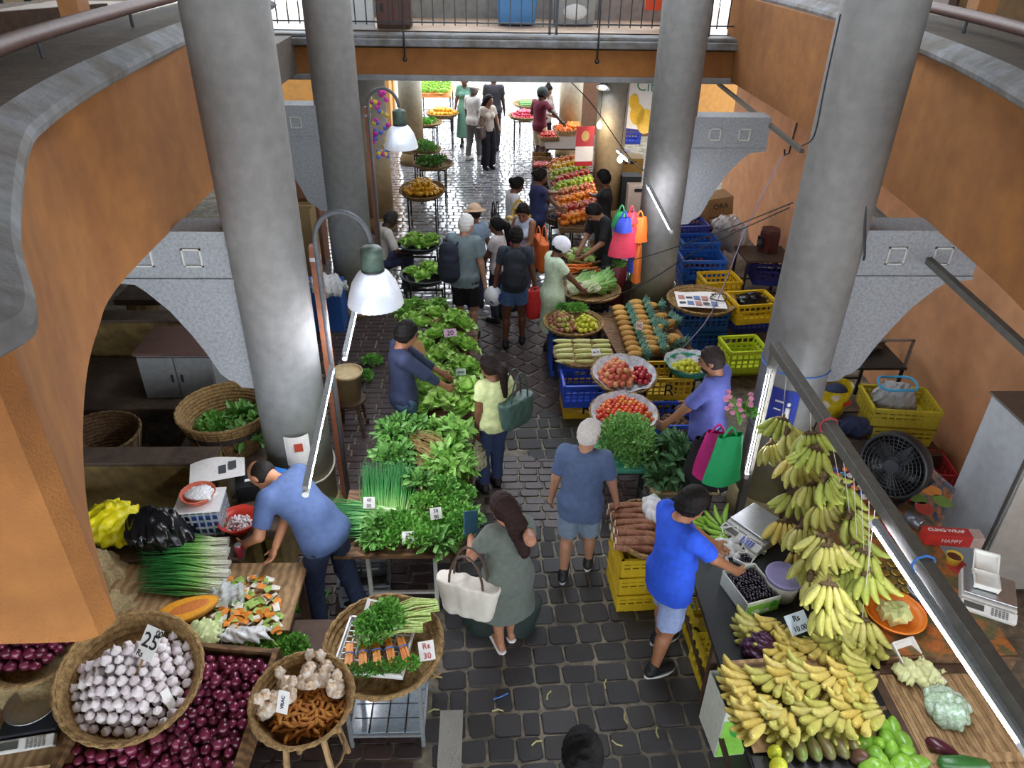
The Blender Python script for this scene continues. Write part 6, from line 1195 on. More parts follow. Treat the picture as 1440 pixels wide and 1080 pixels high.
# ------------------------------------------------------------------ middle right stalls
q = P(903, 752, .62); cq = (q.x, q.y)
for k_ in range(3): crate('yellow crate under the cassava basket, %s of the stack' % ('lowest', 'middle', 'topmost')[k_], (q.x-.02, q.y-.02, .195*k_), (.36, .42, .19), '#c9a91f', .06)
basket('oval basket of cassava roots', (q.x+.03, q.y+.02, .59), .3, .09, 1.2, sx=.85, sy=1.1)
csm = MB().tube([(0, -.17, 0), (0, -.16, 0), (.005, -.05, .004), (0, .08, 0), (.004, .16, 0), (.004, .19, 0)], [.02, .032, .036, .034, .022, .006], 9).mesh('root', cs_m, True); cend = MB().lathe([(.001, 0), (.027, 0), (.027, .004), (.001, .004)], 10).mesh('cut_end', cs_w)
for i in range(14): t = thing('cassava', 'brown cassava root with white cut end in the oval basket', 'cassava', (q.x-.08+.012*(i % 4), q.y-.19+.033*i, .66+.05*(i % 2)), PI/2-.1-PI, 'cassava roots'); t.rotation_euler = (0, 0, -PI/2+.12*((i % 3)-1)); obj('root', csm, t); obj('cut_end', cend, t, (0, -.173, 0), (PI/2, 0, 0))
bag_blob('plastic_bag', 'milky plastic bag on the cassava basket', P(918, 722, .72), (.08, .12, .06), filmw, 4, .01, 34, .011)
def stand_tray(nm, px, z_, R_, lab, liner=True, depth=.08):
    q = P(*px, z_); basket(lab, (q.x, q.y, z_-.05), R_, depth, 1.2, rot=(.1, 0, 0))
    if liner: pr = MB(); pr.sheet(lambda u, v: (math.cos(2*PI*u)*R_*(.3+.68*v), math.sin(2*PI*u)*R_*(.3+.68*v), .015+(depth+.01*math.sin(9*2*PI*u))*v**3), 40, 5, True); o = pr.build('newspaper_liner', mat('newsprint_liner', '#cfd0d4', .8, .2, 14, col2='#a9abb3'), None, (q.x, q.y, z_-.045), (.1, 0, 0), smooth=True); tag(o, 'newspaper lining of the %s tray' % nm, 'newspaper')
    return q
q = stand_tray('peach', (877, 528), .74, .34, 'round tray of red and green peaches'); scatter('peach', peach, 'red and yellow peach heaped on the left of its tray', 'peach', 'peaches on the round tray', heap((q.x-.08, q.y, .72), .2, .26, .066, 3, 6), 1); scatter('plum', [round_mesh('plum', .062, mat('plum_red', '#a81f2b', .25, .12, 8, rnd=['#a51d2a', '#b93036', '#961827'], coat=.3), dimple)], 'deep red plum on the right of the peach tray', 'plum', 'plums on the peach tray', heap((q.x+.17, q.y-.04, .72), .12, .17, .062, 2, 6), 1)
t1 = q
q = stand_tray('tomato', (877, 584), .72, .33, 'round tray of small red and yellow tomatoes'); scatter('tomato', tomato, 'small red or yellow tomato on the round tray', 'tomato', 'tomatoes on the round tray', heap((q.x, q.y, .7), .27, .27, .052, 3, 6)[:290], 1)
for nm, qq, w_ in (('peach', t1, .5), ('tomato', q, .5)): leg_stand('metal stand under the %s tray' % nm, (qq.x, qq.y), .67, .2)
q = P(820, 496, .66); basket('oval tray of husked corn cobs', (q.x, q.y, .6), .33, .06, 1.15, sx=1.0, sy=.95)
for i in range(24): o = obj('corn_cob', corn[0], None, (q.x-.22+.22*(i % 3), q.y-.2+.055*(i//3), .66+.05*((i//3) % 2)), (0, 0, PI/2+.15*rg.uniform(-1, 1))); o.scale = (.82,)*3; tag(o, 'pale husked corn cob on the oval tray', 'corn', 'corn cobs')
sign('white price card lying on the corn', P(838, 495, .8), (.1, .08), 'Rs 20', rot=(.7, 0, .2))
q = P(806, 452, .7); basket('round tray of passion fruit and limes with herbs', (q.x, q.y, .63), .36, .07, 1.2); scatter('passion_fruit', passion, 'brownish passion fruit on the left of the mixed tray', 'passion fruit', 'passion fruit', heap((q.x-.13, q.y-.02, .66), .17, .24, .058, 3, 4), 1); scatter('lime', lime, 'yellow green lime on the right of the mixed tray', 'lime', 'limes on the mixed tray', heap((q.x+.14, q.y-.06, .66), .15, .2, .055, 3, 4), 1)
for i in range(3): bunch('herb sprig lying behind the passion fruit', (q.x-.1+.1*i, q.y+.2, .76), i, parsley[i], None, 'herbs on the passion fruit tray', sc=.8, lz=(0, 0, 0))
leg_stand('metal stand under the passion fruit tray', (q.x, q.y), .62, .2)
# crates under the trays
for lab_, x, y, z_, sz, c_, mk in (('blue crate under the corn tray', 822, 545, .3, (.5, .38, .28), '#2448b5', None), ('yellow crate marked R below the blue crate', 822, 560, .0, (.52, .4, .29), '#cda61c', 'R'), ('yellow crate marked R behind the peach tray', 935, 545, .0, (.5, .38, .3), '#c7a422', 'R'), ('upper yellow crate marked R behind the peach tray', 935, 535, .3, (.5, .38, .28), '#c7a422', 'R'), ('blue crate of brown potatoes beside the tomato tray', 948, 598, .0, (.46, .46, .32), '#2a52c0', None), ('tall blue crate below the passion fruit tray', 790, 492, .0, (.3, .36, .56), '#2a55b8', None)):
    q = P(x, y, z_+sz[2]/2); crate(lab_, (q.x, q.y, z_), sz, c_, .03, mark=mk)
q = P(948, 598, .16); scatter('potato', [round_mesh('potato', .07, mat('potato', '#7a5a45', .8, .2, 12, rnd=['#7a5a45', '#8d6a50', '#6d4d40']), None, (1.2, .9, .85))], 'small brown potato in the blue crate', 'potato', 'potatoes in the blue crate', heap((q.x, q.y, .12), .2, .2, .07, 2, 4), 1)
# pineapples
pn_m = mat('pineapple_skin', '#b98a3e', .6, .25, 40, .7, 70, rnd=['#bb8d40', '#c79a4c', '#a87a36']); pc_m = mat('pineapple_crown', '#5d8a78', .5, .2, 10, rnd=['#5a8773', '#6d9a86', '#4d7a68'])
nn = 18; V = []; Fc = []
for j in range(15):
    f = j/14; r_ = .052*math.sin(PI*(.1+.8*f))**.6
    for i in range(nn): a = 2*PI*(i+.5*(j % 2))/nn; rr2 = r_*(1+(.05 if (i+j) % 2 else -.03)); V.append((math.cos(a)*rr2, -.085+.17*f, math.sin(a)*rr2))
for j in range(14):
    for i in range(nn): Fc.append((j*nn+i, (j+1)*nn+i, (j+1)*nn+(i+1) % nn, j*nn+(i+1) % nn))
Fc += [tuple(range(nn)), tuple(14*nn+i for i in range(nn))[::-1]]
pbody = MB().add(V, Fc).mesh('fruit', pn_m, True); b = MB(); r2 = random.Random(2)
for i in range(32): a = i*2.4; sp = .25+.75*(i/32); leaf(b, (0, .08, 0), (math.cos(a)*sp, 1.25-.5*sp, math.sin(a)*sp), (-math.cos(a), .4, -math.sin(a)), .15*(.7+.3*r2.random()), .022, 0, 3, 4, .35, 0, .5)
pcrown = b.mesh('crown', pc_m, True)
pt_ = thing('fruit_bench', 'low bench heaped with pineapples', 'bench', (P(903, 470, .4).x, P(903, 470, .4).y, 0), .12); MB().box((0, 0, .42), (.95, 1.15, .04), R=None).build('top', wood, pt_); 
for sx in (-1, 1):
    for sy in (-1, 1): MB().box((sx*.42, sy*.5, .2), (.05, .05, .4)).build('leg', wood_dark, pt_)
k = 0
for col_ in range(2):
    for i in range(10): q = P(870+24*col_+2.3*i*.0+(i*2.6), 428+7.2*i-8*col_, .62-.0*i); t = thing('pineapple', 'pineapple lying in the %s ordered column of the heap' % ('left', 'right')[col_], 'pineapple', (q.x, q.y, .5+.06*(1-col_*.0)), -PI/2+.15, 'ordered pineapples'); obj('fruit', pbody, t); obj('crown', pcrown, t)
for i, (x, y) in enumerate([(912, 450), (925, 462), (905, 478), (918, 478), (934, 485), (894, 492), (930, 440), (942, 455), (950, 470), (915, 430), (900, 465), (940, 478)]): q = P(x, y, .55); t = thing('pineapple', 'loose pineapple among leafy crowns at the right of the heap', 'pineapple', (q.x, q.y, .5+.05*(i % 2)), -PI/2+.9*math.sin(i*2.1), 'loose pineapples'); obj('fruit', pbody, t); obj('crown', pcrown, t)
sign('small pink price card in the pineapples', P(899, 458, .72), (.08, .1), '50', rot=(.8, 0, -.3), m=mat('tag_rose', '#d3b0a5', .7, .05))
# limes tray and crates
q = P(968, 515, .62); basket('newspaper lined basket of yellow limes', (q.x, q.y, .55), .24, .1, 1.35, m=mat('teal_plastic', '#3f9a86', .5, .1), name='plastic_basket'); scatter('lime', lime, 'yellow lime in the newspaper lined basket', 'lime', 'limes in the lined basket', heap((q.x-.02, q.y-.02, .57), .17, .16, .055, 3, 4), 1); leg_stand('stand under the lime basket', (q.x, q.y), .55, .14)
o = MB().sheet(lambda u, v: (math.cos(2*PI*u)*.25*(.3+.8*v), math.sin(2*PI*u)*.25*(.3+.8*v), .02+.11*v**2+.012*math.sin(8*2*PI*u)), 36, 5, True).build('newspaper_liner', mat('newsprint_liner', '#cfd0d4'), None, (q.x, q.y, .56), smooth=True); tag(o, 'newspaper lining of the lime basket', 'newspaper')
q = P(986, 424, .62)
for k_ in range(2): crate('blue crate under the newspaper covered tray, %s' % ('lower', 'upper')[k_], (q.x+.02, q.y, .29*k_), (.6, .45, .28), '#1f5fb8', .05)
basket('broad tray covered with newspaper on blue crates', (q.x, q.y, .58), .44, .07, 1.15, m=wick)
nw = thing('newspaper', 'open newspaper spread over the broad tray', 'newspaper', (q.x-.03, q.y-.04, .665), -.1); MB().sheet(lambda u, v: ((u-.5)*.62, (v-.5)*.48, .012*math.sin(7*u)*math.sin(5*v)), 12, 10).build('page', paper, nw)
for i in range(9): MB().box((-.24+.1*(i % 5), -.13+.16*(i//5), .013), (.08, .11 if i % 3 else .05, .002)).build('printed_block', (mat('newsprint', '#4d5057'), mat('newsblue', '#6a7fae', .8, .2), mat('newsred', '#b5827c', .8, .2))[i % 3], nw)
MB().tube(smooth_path([(q.x+.15, q.y+.1, .68), (q.x+.3, q.y, .72), (q.x+.25, q.y-.15, .7), (q.x+.1, q.y-.05, .69), (q.x+.2, q.y+.08, .7)], 24), .008, 6).build('cable_coil', wire_m); tag(COL.objects[-1], 'loop of black cable lying on the newspaper', 'cable')
for lab_, x, y, z_, sz, c_, rz_ in (('front blue crate of onions left of the wall clutter', 985, 372, .42, (.62, .45, .3), '#1f63c4', .0), ('lower blue crate supporting the front blue crate', 985, 385, .1, (.62, .45, .3), '#1f63c4', .0), ('middle blue crate behind the front one', 980, 348, .5, (.55, .4, .3), '#2068c8', .05), ('dark blue crate at the back of the blue row', 968, 325, .6, (.5, .4, .3), '#2a3fa0', .1), ('yellow crate beside the newspaper tray', 1010, 402, .35, (.5, .4, .28), '#d8b21e', .1), ('yellow crate with a black bag near the right column', 1055, 432, .42, (.55, .42, .28), '#dcb51c', .15), ('navy crate below the yellow crate with black bag', 1052, 445, .1, (.52, .42, .3), '#26388f', .15), ('lime green crate beside the right column', 1043, 498, .25, (.46, .4, .3), '#c3d32e', .1), ('lower lime green crate beside the right column', 1043, 505, .0, (.46, .4, .25), '#b3c82c', .1), ('navy crate under the lantern table', 1085, 378, .25, (.6, .5, .34), '#27348a', -.1), ('blue crate stacked behind the clip lamp column', 882, 188, .3, (.6, .45, .4), '#2a3f9c', 0)):
    q = P(x, y, z_+sz[2]/2); crate(lab_, (q.x, q.y, max(z_, 0)), sz, c_, rz_)
q = P(985, 372, .57); scatter('brown_onion', onion, 'brown onion in the front blue crate', 'onion', 'onions in the front blue crate', heap((q.x, q.y, .52), .24, .16, .062, 2, 4), 1)  # red onion mesh again, not a separate brown kind
q = P(1055, 432, .5); bag_blob('plastic_bag', 'black plastic bag inside the yellow crate', (q.x, q.y, .5), (.2, .15, .1), mat('black_film', '#121316'), 5, .012, 24, .014)
for k_ in range(3): q = P(985+(k_ % 2)*12, 330, 0); 
q = P(1000, 318, .55); bx = thing('cardboard_box', 'large cardboard fruit box, the lower one by the orange wall', 'box', (q.x, q.y+.15, 0), .2); MB().box((0, 0, .35), (.5, .4, .7)).build('body', card, bx); MB().box((-.05, -.205, .5), (.06, .012, .04)).build('hand_hole', ink, bx)
bx = thing('cardboard_box', 'cardboard box with printed letters ORA, the upper one', 'box', (q.x+.05, q.y+.17, .71), .1, rot=(0, -.12, .12)); MB().box((0, 0, .17), (.52, .4, .3)).build('body', card, bx); obj('lettering', text_mesh('ORA', .12, ink), bx, (.05, -.203, .18), (PI/2, 0, 0))
bag_blob('plastic_bag', 'large white plastic bag beside the cardboard boxes', P(1022, 350, .35), (.28, .22, .28), mat('white_film', '#d0cbc8', .35, .1, 8), 7, .016, 18, .018); bag_blob('plastic_bag', 'white bag with orange lining on top of the white bag', P(1020, 322, .8), (.22, .17, .1), mat('white_film2', '#cbc6c4', .35, .15, 8, col2='#d8743a', c2pos=(.62, .66)), 3, .014, 22, .016)
tl = table('small dark table against the orange wall', (4.05, 10.2), (.7, .6), .72, wood_dark, steel_dark); ln = thing('lantern_box', 'dark red octagonal lantern box on the small table', 'box', (4.12, 10.3, .72), .2); MB().lathe([(.16, 0), (.16, .3), (.14, .34), (.01, .34)], 6).build('case', mat('lantern_red', '#4d2220', .4, .15), ln); MB().box((-.15, -.02, .15), (.02, .14, .16)).build('window', mat('lantern_dark', '#201a1a', .2, 0), ln)
et = thing('egg_tray', 'pale green cardboard egg tray above the boxes', 'tray', P(977, 285, 1.0), .1); MB().box((0, 0, .01), (.36, .3, .02)).build('base', mat('egg_green', '#a5a878', .8, .15), et)
for i in range(6):
    for j in range(5): MB().lathe([(.012, .0), (.02, .035), (.026, .0)], 6, (-.15+.06*i, -.12+.06*j, .02)).build('cup', mat('egg_green', '#a5a878'), et)
tag(MB().box((P(977, 285, 1.0).x, P(977, 285, 1.0).y, .5), (.4, .35, .98)).build('carton_stack', card), 'stacked cartons under the egg tray', 'box')
# leafy heaps
q = P(880, 652, .5); lt = leg_stand('dark stand under the pale green cress heap', (q.x, q.y), .6, .24); tag(MB().box((q.x, q.y, .62), (.6, .56, .03)).build('teal_sheet', mat('teal_film', '#4a9a84', .4, .15)), 'teal plastic sheet under the cress heap', 'sheet')
for i, (dx, dy, dz_) in enumerate([(-.1, -.08, .63), (.1, -.08, .63), (0, .1, .63), (-.1, .1, .66), (.1, .1, .66), (0, 0, .78), (.02, -.02, .86), (-.05, .08, .8)]): bunch('fine leaved pale green cress in the rounded heap', (q.x+dx, q.y+dy, dz_), i, cress[i % 2], None, 'cress heap', lz=(0, 0, 0))
q = P(950, 668, .5); leg_stand('dark stand under the dark leaf bunches', (q.x, q.y), .55, .26); tag(MB().box((q.x, q.y, .57), (.6, .7, .03)).build('sack_sheet', hess), 'sacking under the dark leaf bunches', 'sheet')
for i, (dx, dy, dz_) in enumerate([(-.15, -.2, .6), (.1, -.2, .6), (-.15, .0, .62), (.1, .0, .62), (-.1, .22, .62), (.12, .22, .62), (0, -.1, .7), (0, .12, .72), (.2, .1, .66), (.22, -.1, .64)]): bunch('broad dark green leaf bunch beside the cress', (q.x+dx, q.y+dy, dz_), i*1.7, darkl[i % 3], None, 'dark leaf bunches', lz=(0, 0, 0))
# hanging shopping bags by the column
def hangbag(label, c, w_, h, m, rz=0):
    t = thing('shopping_bag', label, 'bag', c, rz); b = MB(); b.sheet(lambda u, v: (math.cos(2*PI*u)*w_/2*(.75+.25*v)+.02*math.sin(3*v+5*u), math.sin(2*PI*u)*.05*(.6+.8*v)+.012*math.sin(9*u*2*PI/3+4*v), -h*v), 24, 7, True); b.build('body', m, t, smooth=True)
    for s in (-1, 1): MB().tube([(s*w_*.2, 0, -.02), (s*w_*.1, 0, .05), (0, 0, .08)], .01, 6).build('handle', m, t)
    return t
gb_ = mat('green_nonwoven', '#1fa866', .7, .08, 8); pk_ = mat('pink_nonwoven', '#c8247e', .7, .08, 8); bk_ = mat('black_nonwoven', '#1d1d22', .7, .1, 8)
hangbag('bright green cloth bag hanging before the right column', PY(1027, 612, 4.72), .3, .46, gb_, .2); hangbag('magenta cloth bag behind the green bag', PY(1010, 608, 4.84), .26, .46, pk_, -.3); hangbag('black cloth bag at the left of the hanging bags', PY(995, 618, 4.98), .3, .5, bk_, -.4); hangbag('second black cloth bag near the dark leaves', PY(1013, 612, 5.1), .3, .6, bk_, .1)
fw_ = thing('flower_bunch', 'bunch of pink flowers with green stems hanging by the column', 'flowers', PY(1045, 575, 4.7))
for i in range(16): a = i*2.4; p1 = np.array((math.cos(a)*.1-.05, math.sin(a)*.06, .05+.08*math.sin(i*1.7))); MB().tube([(.0, 0, -.16), p1*.5, p1], .003, 4).build('stem', herb_m, fw_); MB().ell(p1, (.022, .022, .018), 6, 4).build('flower', mat('pink_flower', '#c87a9a', .6, .15), fw_)
obj('leaves', parsley[0], fw_, (.04, 0, -.05)).scale = (.6, .6, .8)
def hb2(label, x, y, Y, w_, h, c_): return hangbag(label, PY(x, y, Y), w_, h, mat('hb_'+c_.strip('#'), c_, .6, .08))
hb2('coral pink shopping bag hanging by the second right column', 880, 318, 8.95, .36, .4, '#e0405c'); hb2('green rolled bag in the hanging cluster', 874, 297, 9.0, .2, .2, '#2f9a5a'); hb2('blue rolled bag in the hanging cluster', 878, 306, 8.9, .2, .18, '#3148c0'); hb2('orange bag at the right of the hanging cluster', 900, 305, 9.0, .22, .32, '#e0742a'); hb2('small red bag at the top of the cluster', 888, 298, 8.98, .16, .14, '#d03a4a'); hb2('long orange strap bag under the cluster', 899, 345, 8.95, .09, .5, '#d8702a'); hb2('long blue strap bag under the cluster', 893, 335, 9.0, .1, .45, '#2f3f9c')
q = P(882, 372, .6); lk = thing('leek_box', 'dark red tub of chillies and white sheets below the hanging bags', 'tub', (q.x-.15, q.y, .0)); MB().lathe([(.14, 0), (.18, .62), (.17, .62), (.13, .05)], 22).build('tub', mat('maroon_plastic', '#7a1f28', .5, .1), lk, smooth=True); obj('chillies', parsley[1], lk, (0, 0, .58)).scale = (1.0, 1.0, .8)
gl = thing('leek_bundle', 'upright bundle of green and white leeks', 'leeks', (q.x+.12, q.y-.02, 0)); MB().box((0, 0, .2), (.3, .2, .4)).build('box', wood_dark, gl)
for i in range(22): x0 = -.13+.012*i; MB().tube([(x0, -.08+.03*(i % 4), .38), (x0*1.1+.02, -.1+.03*(i % 4), .62), (x0*1.2+.06, -.1+.04*(i % 4), .9)], [.012, .012, .004], 5).build('leek', (white_p, mat('leek_green', '#2f9148', .5, .15), mat('leek_green', '#2f9148'))[i % 3], gl)
# bowls around the vendor in black
q = P(822, 362, .74); basket('round bowl of pale green chayotes', (q.x, q.y, .68), .3, .1, 1.25); leg_stand('stand under the chayote bowl', (q.x, q.y), .67, .18); scatter('chayote', chayote, 'pale green chayote in the round bowl', 'chayote', 'chayotes', heap((q.x-.03, q.y-.03, .71), .23, .21, .1, 2, 4), 1)
tag(MB().box((q.x+.17, q.y+.02, .9), (.2, .012, .2), R=rotz(.6)@rotx(-.5)).build('cardboard_flap', card), 'brown cardboard flap standing in the chayote bowl', 'cardboard')
q = P(856, 348, .8); basket('shallow tray of small tomatoes beside the vendor', (q.x, q.y, .74), .24, .06, 1.2); scatter('tomato', tomato_r, 'round red tomato on the tray beside the black shirted vendor', 'tomato', 'tomatoes beside the vendor', heap((q.x, q.y, .76), .2, .19, .058, 3, 4), 1); leg_stand('stand under the small tomato tray', (q.x, q.y), .73, .15)
q = P(818, 380, .72); basket('tray of orange carrots', (q.x, q.y, .66), .27, .05, 1.2); leg_stand('stand under the carrot tray', (q.x, q.y), .65, .15)
for i in range(26): o = obj('carrot', carrot[0], None, (q.x-.17+.017*(i % 20)*1.0, q.y+.06*math.sin(i), .71+.03*(i % 3)), (0, 0, PI/2+.5*math.sin(i*1.9))); o.scale = (1.1,)*3; tag(o, 'orange carrot on the carrot tray', 'carrot', 'carrots')
q = P(830, 404, .68); basket('wide wicker tray of chinese cabbages', (q.x, q.y, .6), .4, .06, 1.15); leg_stand('stand under the cabbage tray', (q.x, q.y), .59, .22)
ccm = mat('chinese_cabbage', '#6fa04a', .5, .2, 12, grad=('Y', -.2, .2, ['#e0e4d2', '#cfdcae', '#8db562', '#6a9c48', '#5c8f40']))
F = MB()
for i in range(16): a = i*2.4; leaf(F, (math.cos(a)*.02, -.2, .06+math.sin(a)*.02), (math.cos(a)*.25, 1, math.sin(a)*.25), (-math.cos(a), 0, -math.sin(a)), .36, .17, .012, 6, 7, .35, i, .5)
ccme = F.mesh('chinese_cabbage', ccm, True)
for i, (dx, dy, r_) in enumerate([(-.14, -.02, -1.0), (.02, -.12, -1.1), (.0, .08, -.95), (.16, .06, -1.2), (-.12, .14, -1.05), (.14, -.06, -.8)]): o = obj('chinese_cabbage', ccme, None, (q.x+dx, q.y+dy, .63+.07*(i % 2)), (0, 0, r_)); tag(o, 'long chinese cabbage with white base on the wide tray', 'cabbage', 'chinese cabbages')
# ------------------------------------------------------------------ far right fruit stalls
fs_ = table('sloping fruit stall stacked with oranges and apples', (1.52, 12.9), (.8, 3.3), .66, wood, wood_dark, leg=.06)
bands = [(11.55, orng, 'orange', 'orange citrus in the nearest band of the fruit stall', 'nearest oranges'), (11.95, apple, 'apple', 'red apple in the nearest band of the fruit stall', 'nearest red apples'), (12.35, orng, 'orange', 'orange citrus in the middle band of the fruit stall', 'middle oranges'), (12.75, peach, 'peach', 'pinkish peach in the middle band of the fruit stall', 'middle peaches'), (13.1, gapple, 'apple', 'green apple in the long green band of the fruit stall', 'green apples'), (13.45, apple, 'apple', 'red apple behind the green band of the fruit stall', 'farther red apples'), (13.8, gapple, 'apple', 'yellow green apple in the farther band of the fruit stall', 'farther green apples'), (14.15, yfruit, 'grapefruit', 'yellow grapefruit in the farthest band of the fruit stall', 'yellow grapefruit'), (14.45, orng, 'orange', 'orange citrus at the far end of the fruit stall', 'farthest oranges')]
for i, (y, ms, nm, lb, gp_) in enumerate(bands): scatter(nm, ms, lb, nm, gp_, [(a_, b_, c_+.25*(a_-1.2)) for a_, b_, c_ in quad_heap((1.52, y, .68+.012*i), .78, .36, .086, 2, None, i, .6)], 1)
tag(MB().prism([(1.13, 11.3), (1.91, 11.3), (1.91, 14.7), (1.13, 14.7)], .665, .69).build('slope_board', wood), 'board under the fruit of the sloping stall', 'board')
q = P(790, 300, .7); basket('dark basket of purple grapes before the fruit stall', (q.x, q.y, .55), .3, .12, 1.2, m=wick_d); leg_stand('stand under the purple grapes', (q.x, q.y), .54, .18); scatter('grape', [round_mesh('grape', .04, mat('grape', '#2b1c33', .25, .15, 8, rnd=['#2a1a30', '#3b2140', '#1d1526']), None)], 'dark purple grape in the dark basket', 'grape', 'purple grapes', heap((q.x, q.y, .6), .25, .25, .045, 4, 3)[:200], 1)
tt = table('far table of red tomatoes in wooden trays', (1.88, 16.7), (1.3, 1.1), .72, wood_dark, steel_dark)
for k_, (x, y, ms) in enumerate([(770, 190, tomato_r), (793, 182, carrot), (807, 180, orng)]):
    q = P(x, y, .78); openbox('shallow tray of %s on the far tomato table' % ('red tomatoes', 'orange carrots', 'mixed oranges')[k_], (q.x, q.y, .725), (.42, .6, .08), wood_pale, .1, name='wooden_tray'); scatter(('tomato', 'carrot', 'orange')[k_], ms, ('far red tomato in the left tray', 'far carrot in the middle tray', 'far orange in the right tray')[k_], ('tomato', 'carrot', 'orange')[k_], ('far tomatoes', 'far carrots', 'far oranges')[k_], quad_heap((q.x, q.y, .74), .4, .56, (.065, .06, .085)[k_], 2, None, 2, .5), 1)
q = P(760, 222, .6); openbox('small crate of red chillies below the tomato table', P(762, 224, .5), (.4, .4, .1), wood_pale, 0, name='wooden_tray'); scatter('tomato', tomato_r, 'small red tomato in the lower crate by the maroon man', 'tomato', 'lower crate tomatoes', quad_heap((q.x, q.y-.3, .52), .36, .36, .06, 1), 1); tag(MB().box((P(762, 224, .5).x, P(762, 224, .5).y, .245), (.4, .4, .49)).build('crate_block', wood_dark), 'dark stand below the small tomato crate', 'stand')
q = P(738, 163, .78); basket('far basket of pink radishes', (q.x, q.y, .72), .4, .08, 1.2); leg_stand('stand under the far radishes', (q.x, q.y), .71, .25); scatter('radish', [round_mesh('radish', .07, mat('radish', '#c8324f', .35, .15, 10, rnd=['#c72f4c', '#d85a6e', '#b02440']), pear_fn(.3, 1.2))], 'pink radish in the far basket', 'radish', 'radishes', heap((q.x, q.y, .75), .33, .3, .07, 3, 3)[:150], 1)
q = P(745, 146, .8); basket('far tray of long green gourds', (q.x, q.y, .75), .45, .06, 1.2); leg_stand('stand under the far gourds', (q.x, q.y), .74, .25)
for i in range(7): o = obj('gourd', MB().tube([(-.2, 0, 0), (-.15, 0, 0), (.15, 0, 0), (.2, 0, 0)], [.01, .03, .03, .008], 8).mesh('gourd', mat('gourd', '#5d8a4a', .5, .2, 10), True), None, (q.x-.1, q.y-.18+.06*i, .8+.03*(i % 2)), (0, 0, .2)); tag(o, 'long green gourd on the far tray', 'gourd', 'gourds')
# poster, banner, lamps at the far right stall
po = thing('wall_poster', 'red poster with gold emblem above a white sheet on the beige column', 'poster', tuple(PY(822, 205, 13.2)), rot=(PI/2, 0, .12)); MB().box((0, .16, 0), (.32, .34, .012)).build('red_panel', mat('poster_red', '#b5202c', .5, .08), po); MB().box((0, -.14, 0), (.32, .26, .012)).build('white_panel', paper, po); MB().box((0, -.31, 0), (.32, .08, .012)).build('red_strip', mat('poster_red', '#b5202c'), po); MB().lathe([(.001, 0), (.09, 0), (.09, .006), (.001, .006)], 18, sx=.8).build('emblem', mat('emblem_gold', '#c8a05a', .5, .3, 30), po, (0, .17, .008))
bn_ = thing('vinyl_banner', 'white vinyl banner with yellow fruit and green lettering', 'banner', tuple(PY(922, 142, 13.2)), rot=(PI/2, 0, -.5)); MB().box((0, 0, 0), (.95, 1.0, .01)).build('sheet', white_p, bn_); obj('lettering', text_mesh('City', .26, mat('green_ink', '#3a8a72', .6, 0)), bn_, (-.14, .22, .008)); obj('lettering', text_mesh('LIGS', .14, mat('green_ink', '#3a8a72')), bn_, (.24, .2, .008)); MB().box((.22, .06, .008), (.3, .09, .004)).build('blue_label', mat('label_blue', '#3f6fd0', .5, .05), bn_)
for i, (x, y, r_) in enumerate([(-.3, -.25, .13), (-.15, -.35, .15), (.05, -.38, .12), (-.38, -.05, .09)]): MB().lathe([(.001, 0), (r_, 0), (r_, .004), (.001, .004)], 18, sy=1.4).build('printed_mango', mat('print_yellow', '#dfb52e', .5, .15, 8), bn_, (x, y, .008))
cl = thing('clip_lamp', 'metal clip lamp shining on the beige column', 'lamp', tuple(PY(848, 124, 13.3)), rot=(-.5, .3, 0)); MB().lathe([(.02, .12), (.05, .1), (.12, 0), (.125, 0), (.055, .11), (.02, .13)], 22).build('shade', steel, cl, smooth=True); MB().ell((0, 0, .03), (.06, .06, .05)).build('bulb', cool_glow, cl, smooth=True); MB().tube([(0, 0, .12), (0, .15, .35)], .008, 6).build('arm', wire_m, cl)
def bulb(label, c):
    t = thing('bare_bulb', label, 'lamp', c); MB().ell((0, 0, 0), (.045, .045, .06), 12, 8).build('glass', bulb_glow, t, smooth=True); MB().tube([(0, 0, .05), (0, 0, .1)], .02, 8).build('socket', white_p, t); MB().tube([(0, 0, .1), (.03, .02, 2.85-c[2])], .005, 5).build('cord', wire_m, t)
bulb('warm bare bulb hanging beside the red poster', tuple(PY(843, 176, 13.2))); bulb('bare bulb hanging over the fruit stall end', tuple(PY(872, 224, 12.6)))
tubelight('short tube light by the far boxes on the right', PY(868, 212, 12.9), PY(884, 228, 12.2)); tubelight('tube light slanting across the second right column', PY(911, 262, 8.95), PY(944, 326, 8.3))
for lab_, x, y, z_, sz, c_ in (('open cardboard carton beyond the vendor', 882, 245, .7, (.5, .4, .35), '#b3904e'), ('orange bin beside the open carton', 868, 262, .3, (.2, .3, .7), '#c8502c'), ('black box behind the black shirted vendor', 885, 268, .6, (.35, .3, .3), '#1d2226'), ('pale carton beside the second right column', 893, 288, .4, (.35, .3, .4), '#c8b9ae')):
    q = P(x, y, z_); t = thing('carton', lab_, 'box', (q.x, q.y, 0)); MB().box((0, 0, (z_+sz[2])/2), (sz[0], sz[1], z_+sz[2])).build('body', mat('box_'+c_.strip('#'), c_, .7, .1), t); MB().box((0, -sz[1]/2-.01, z_+sz[2]*.8), (sz[0]*.4, .012, .05)).build('hand_hole', ink, t)
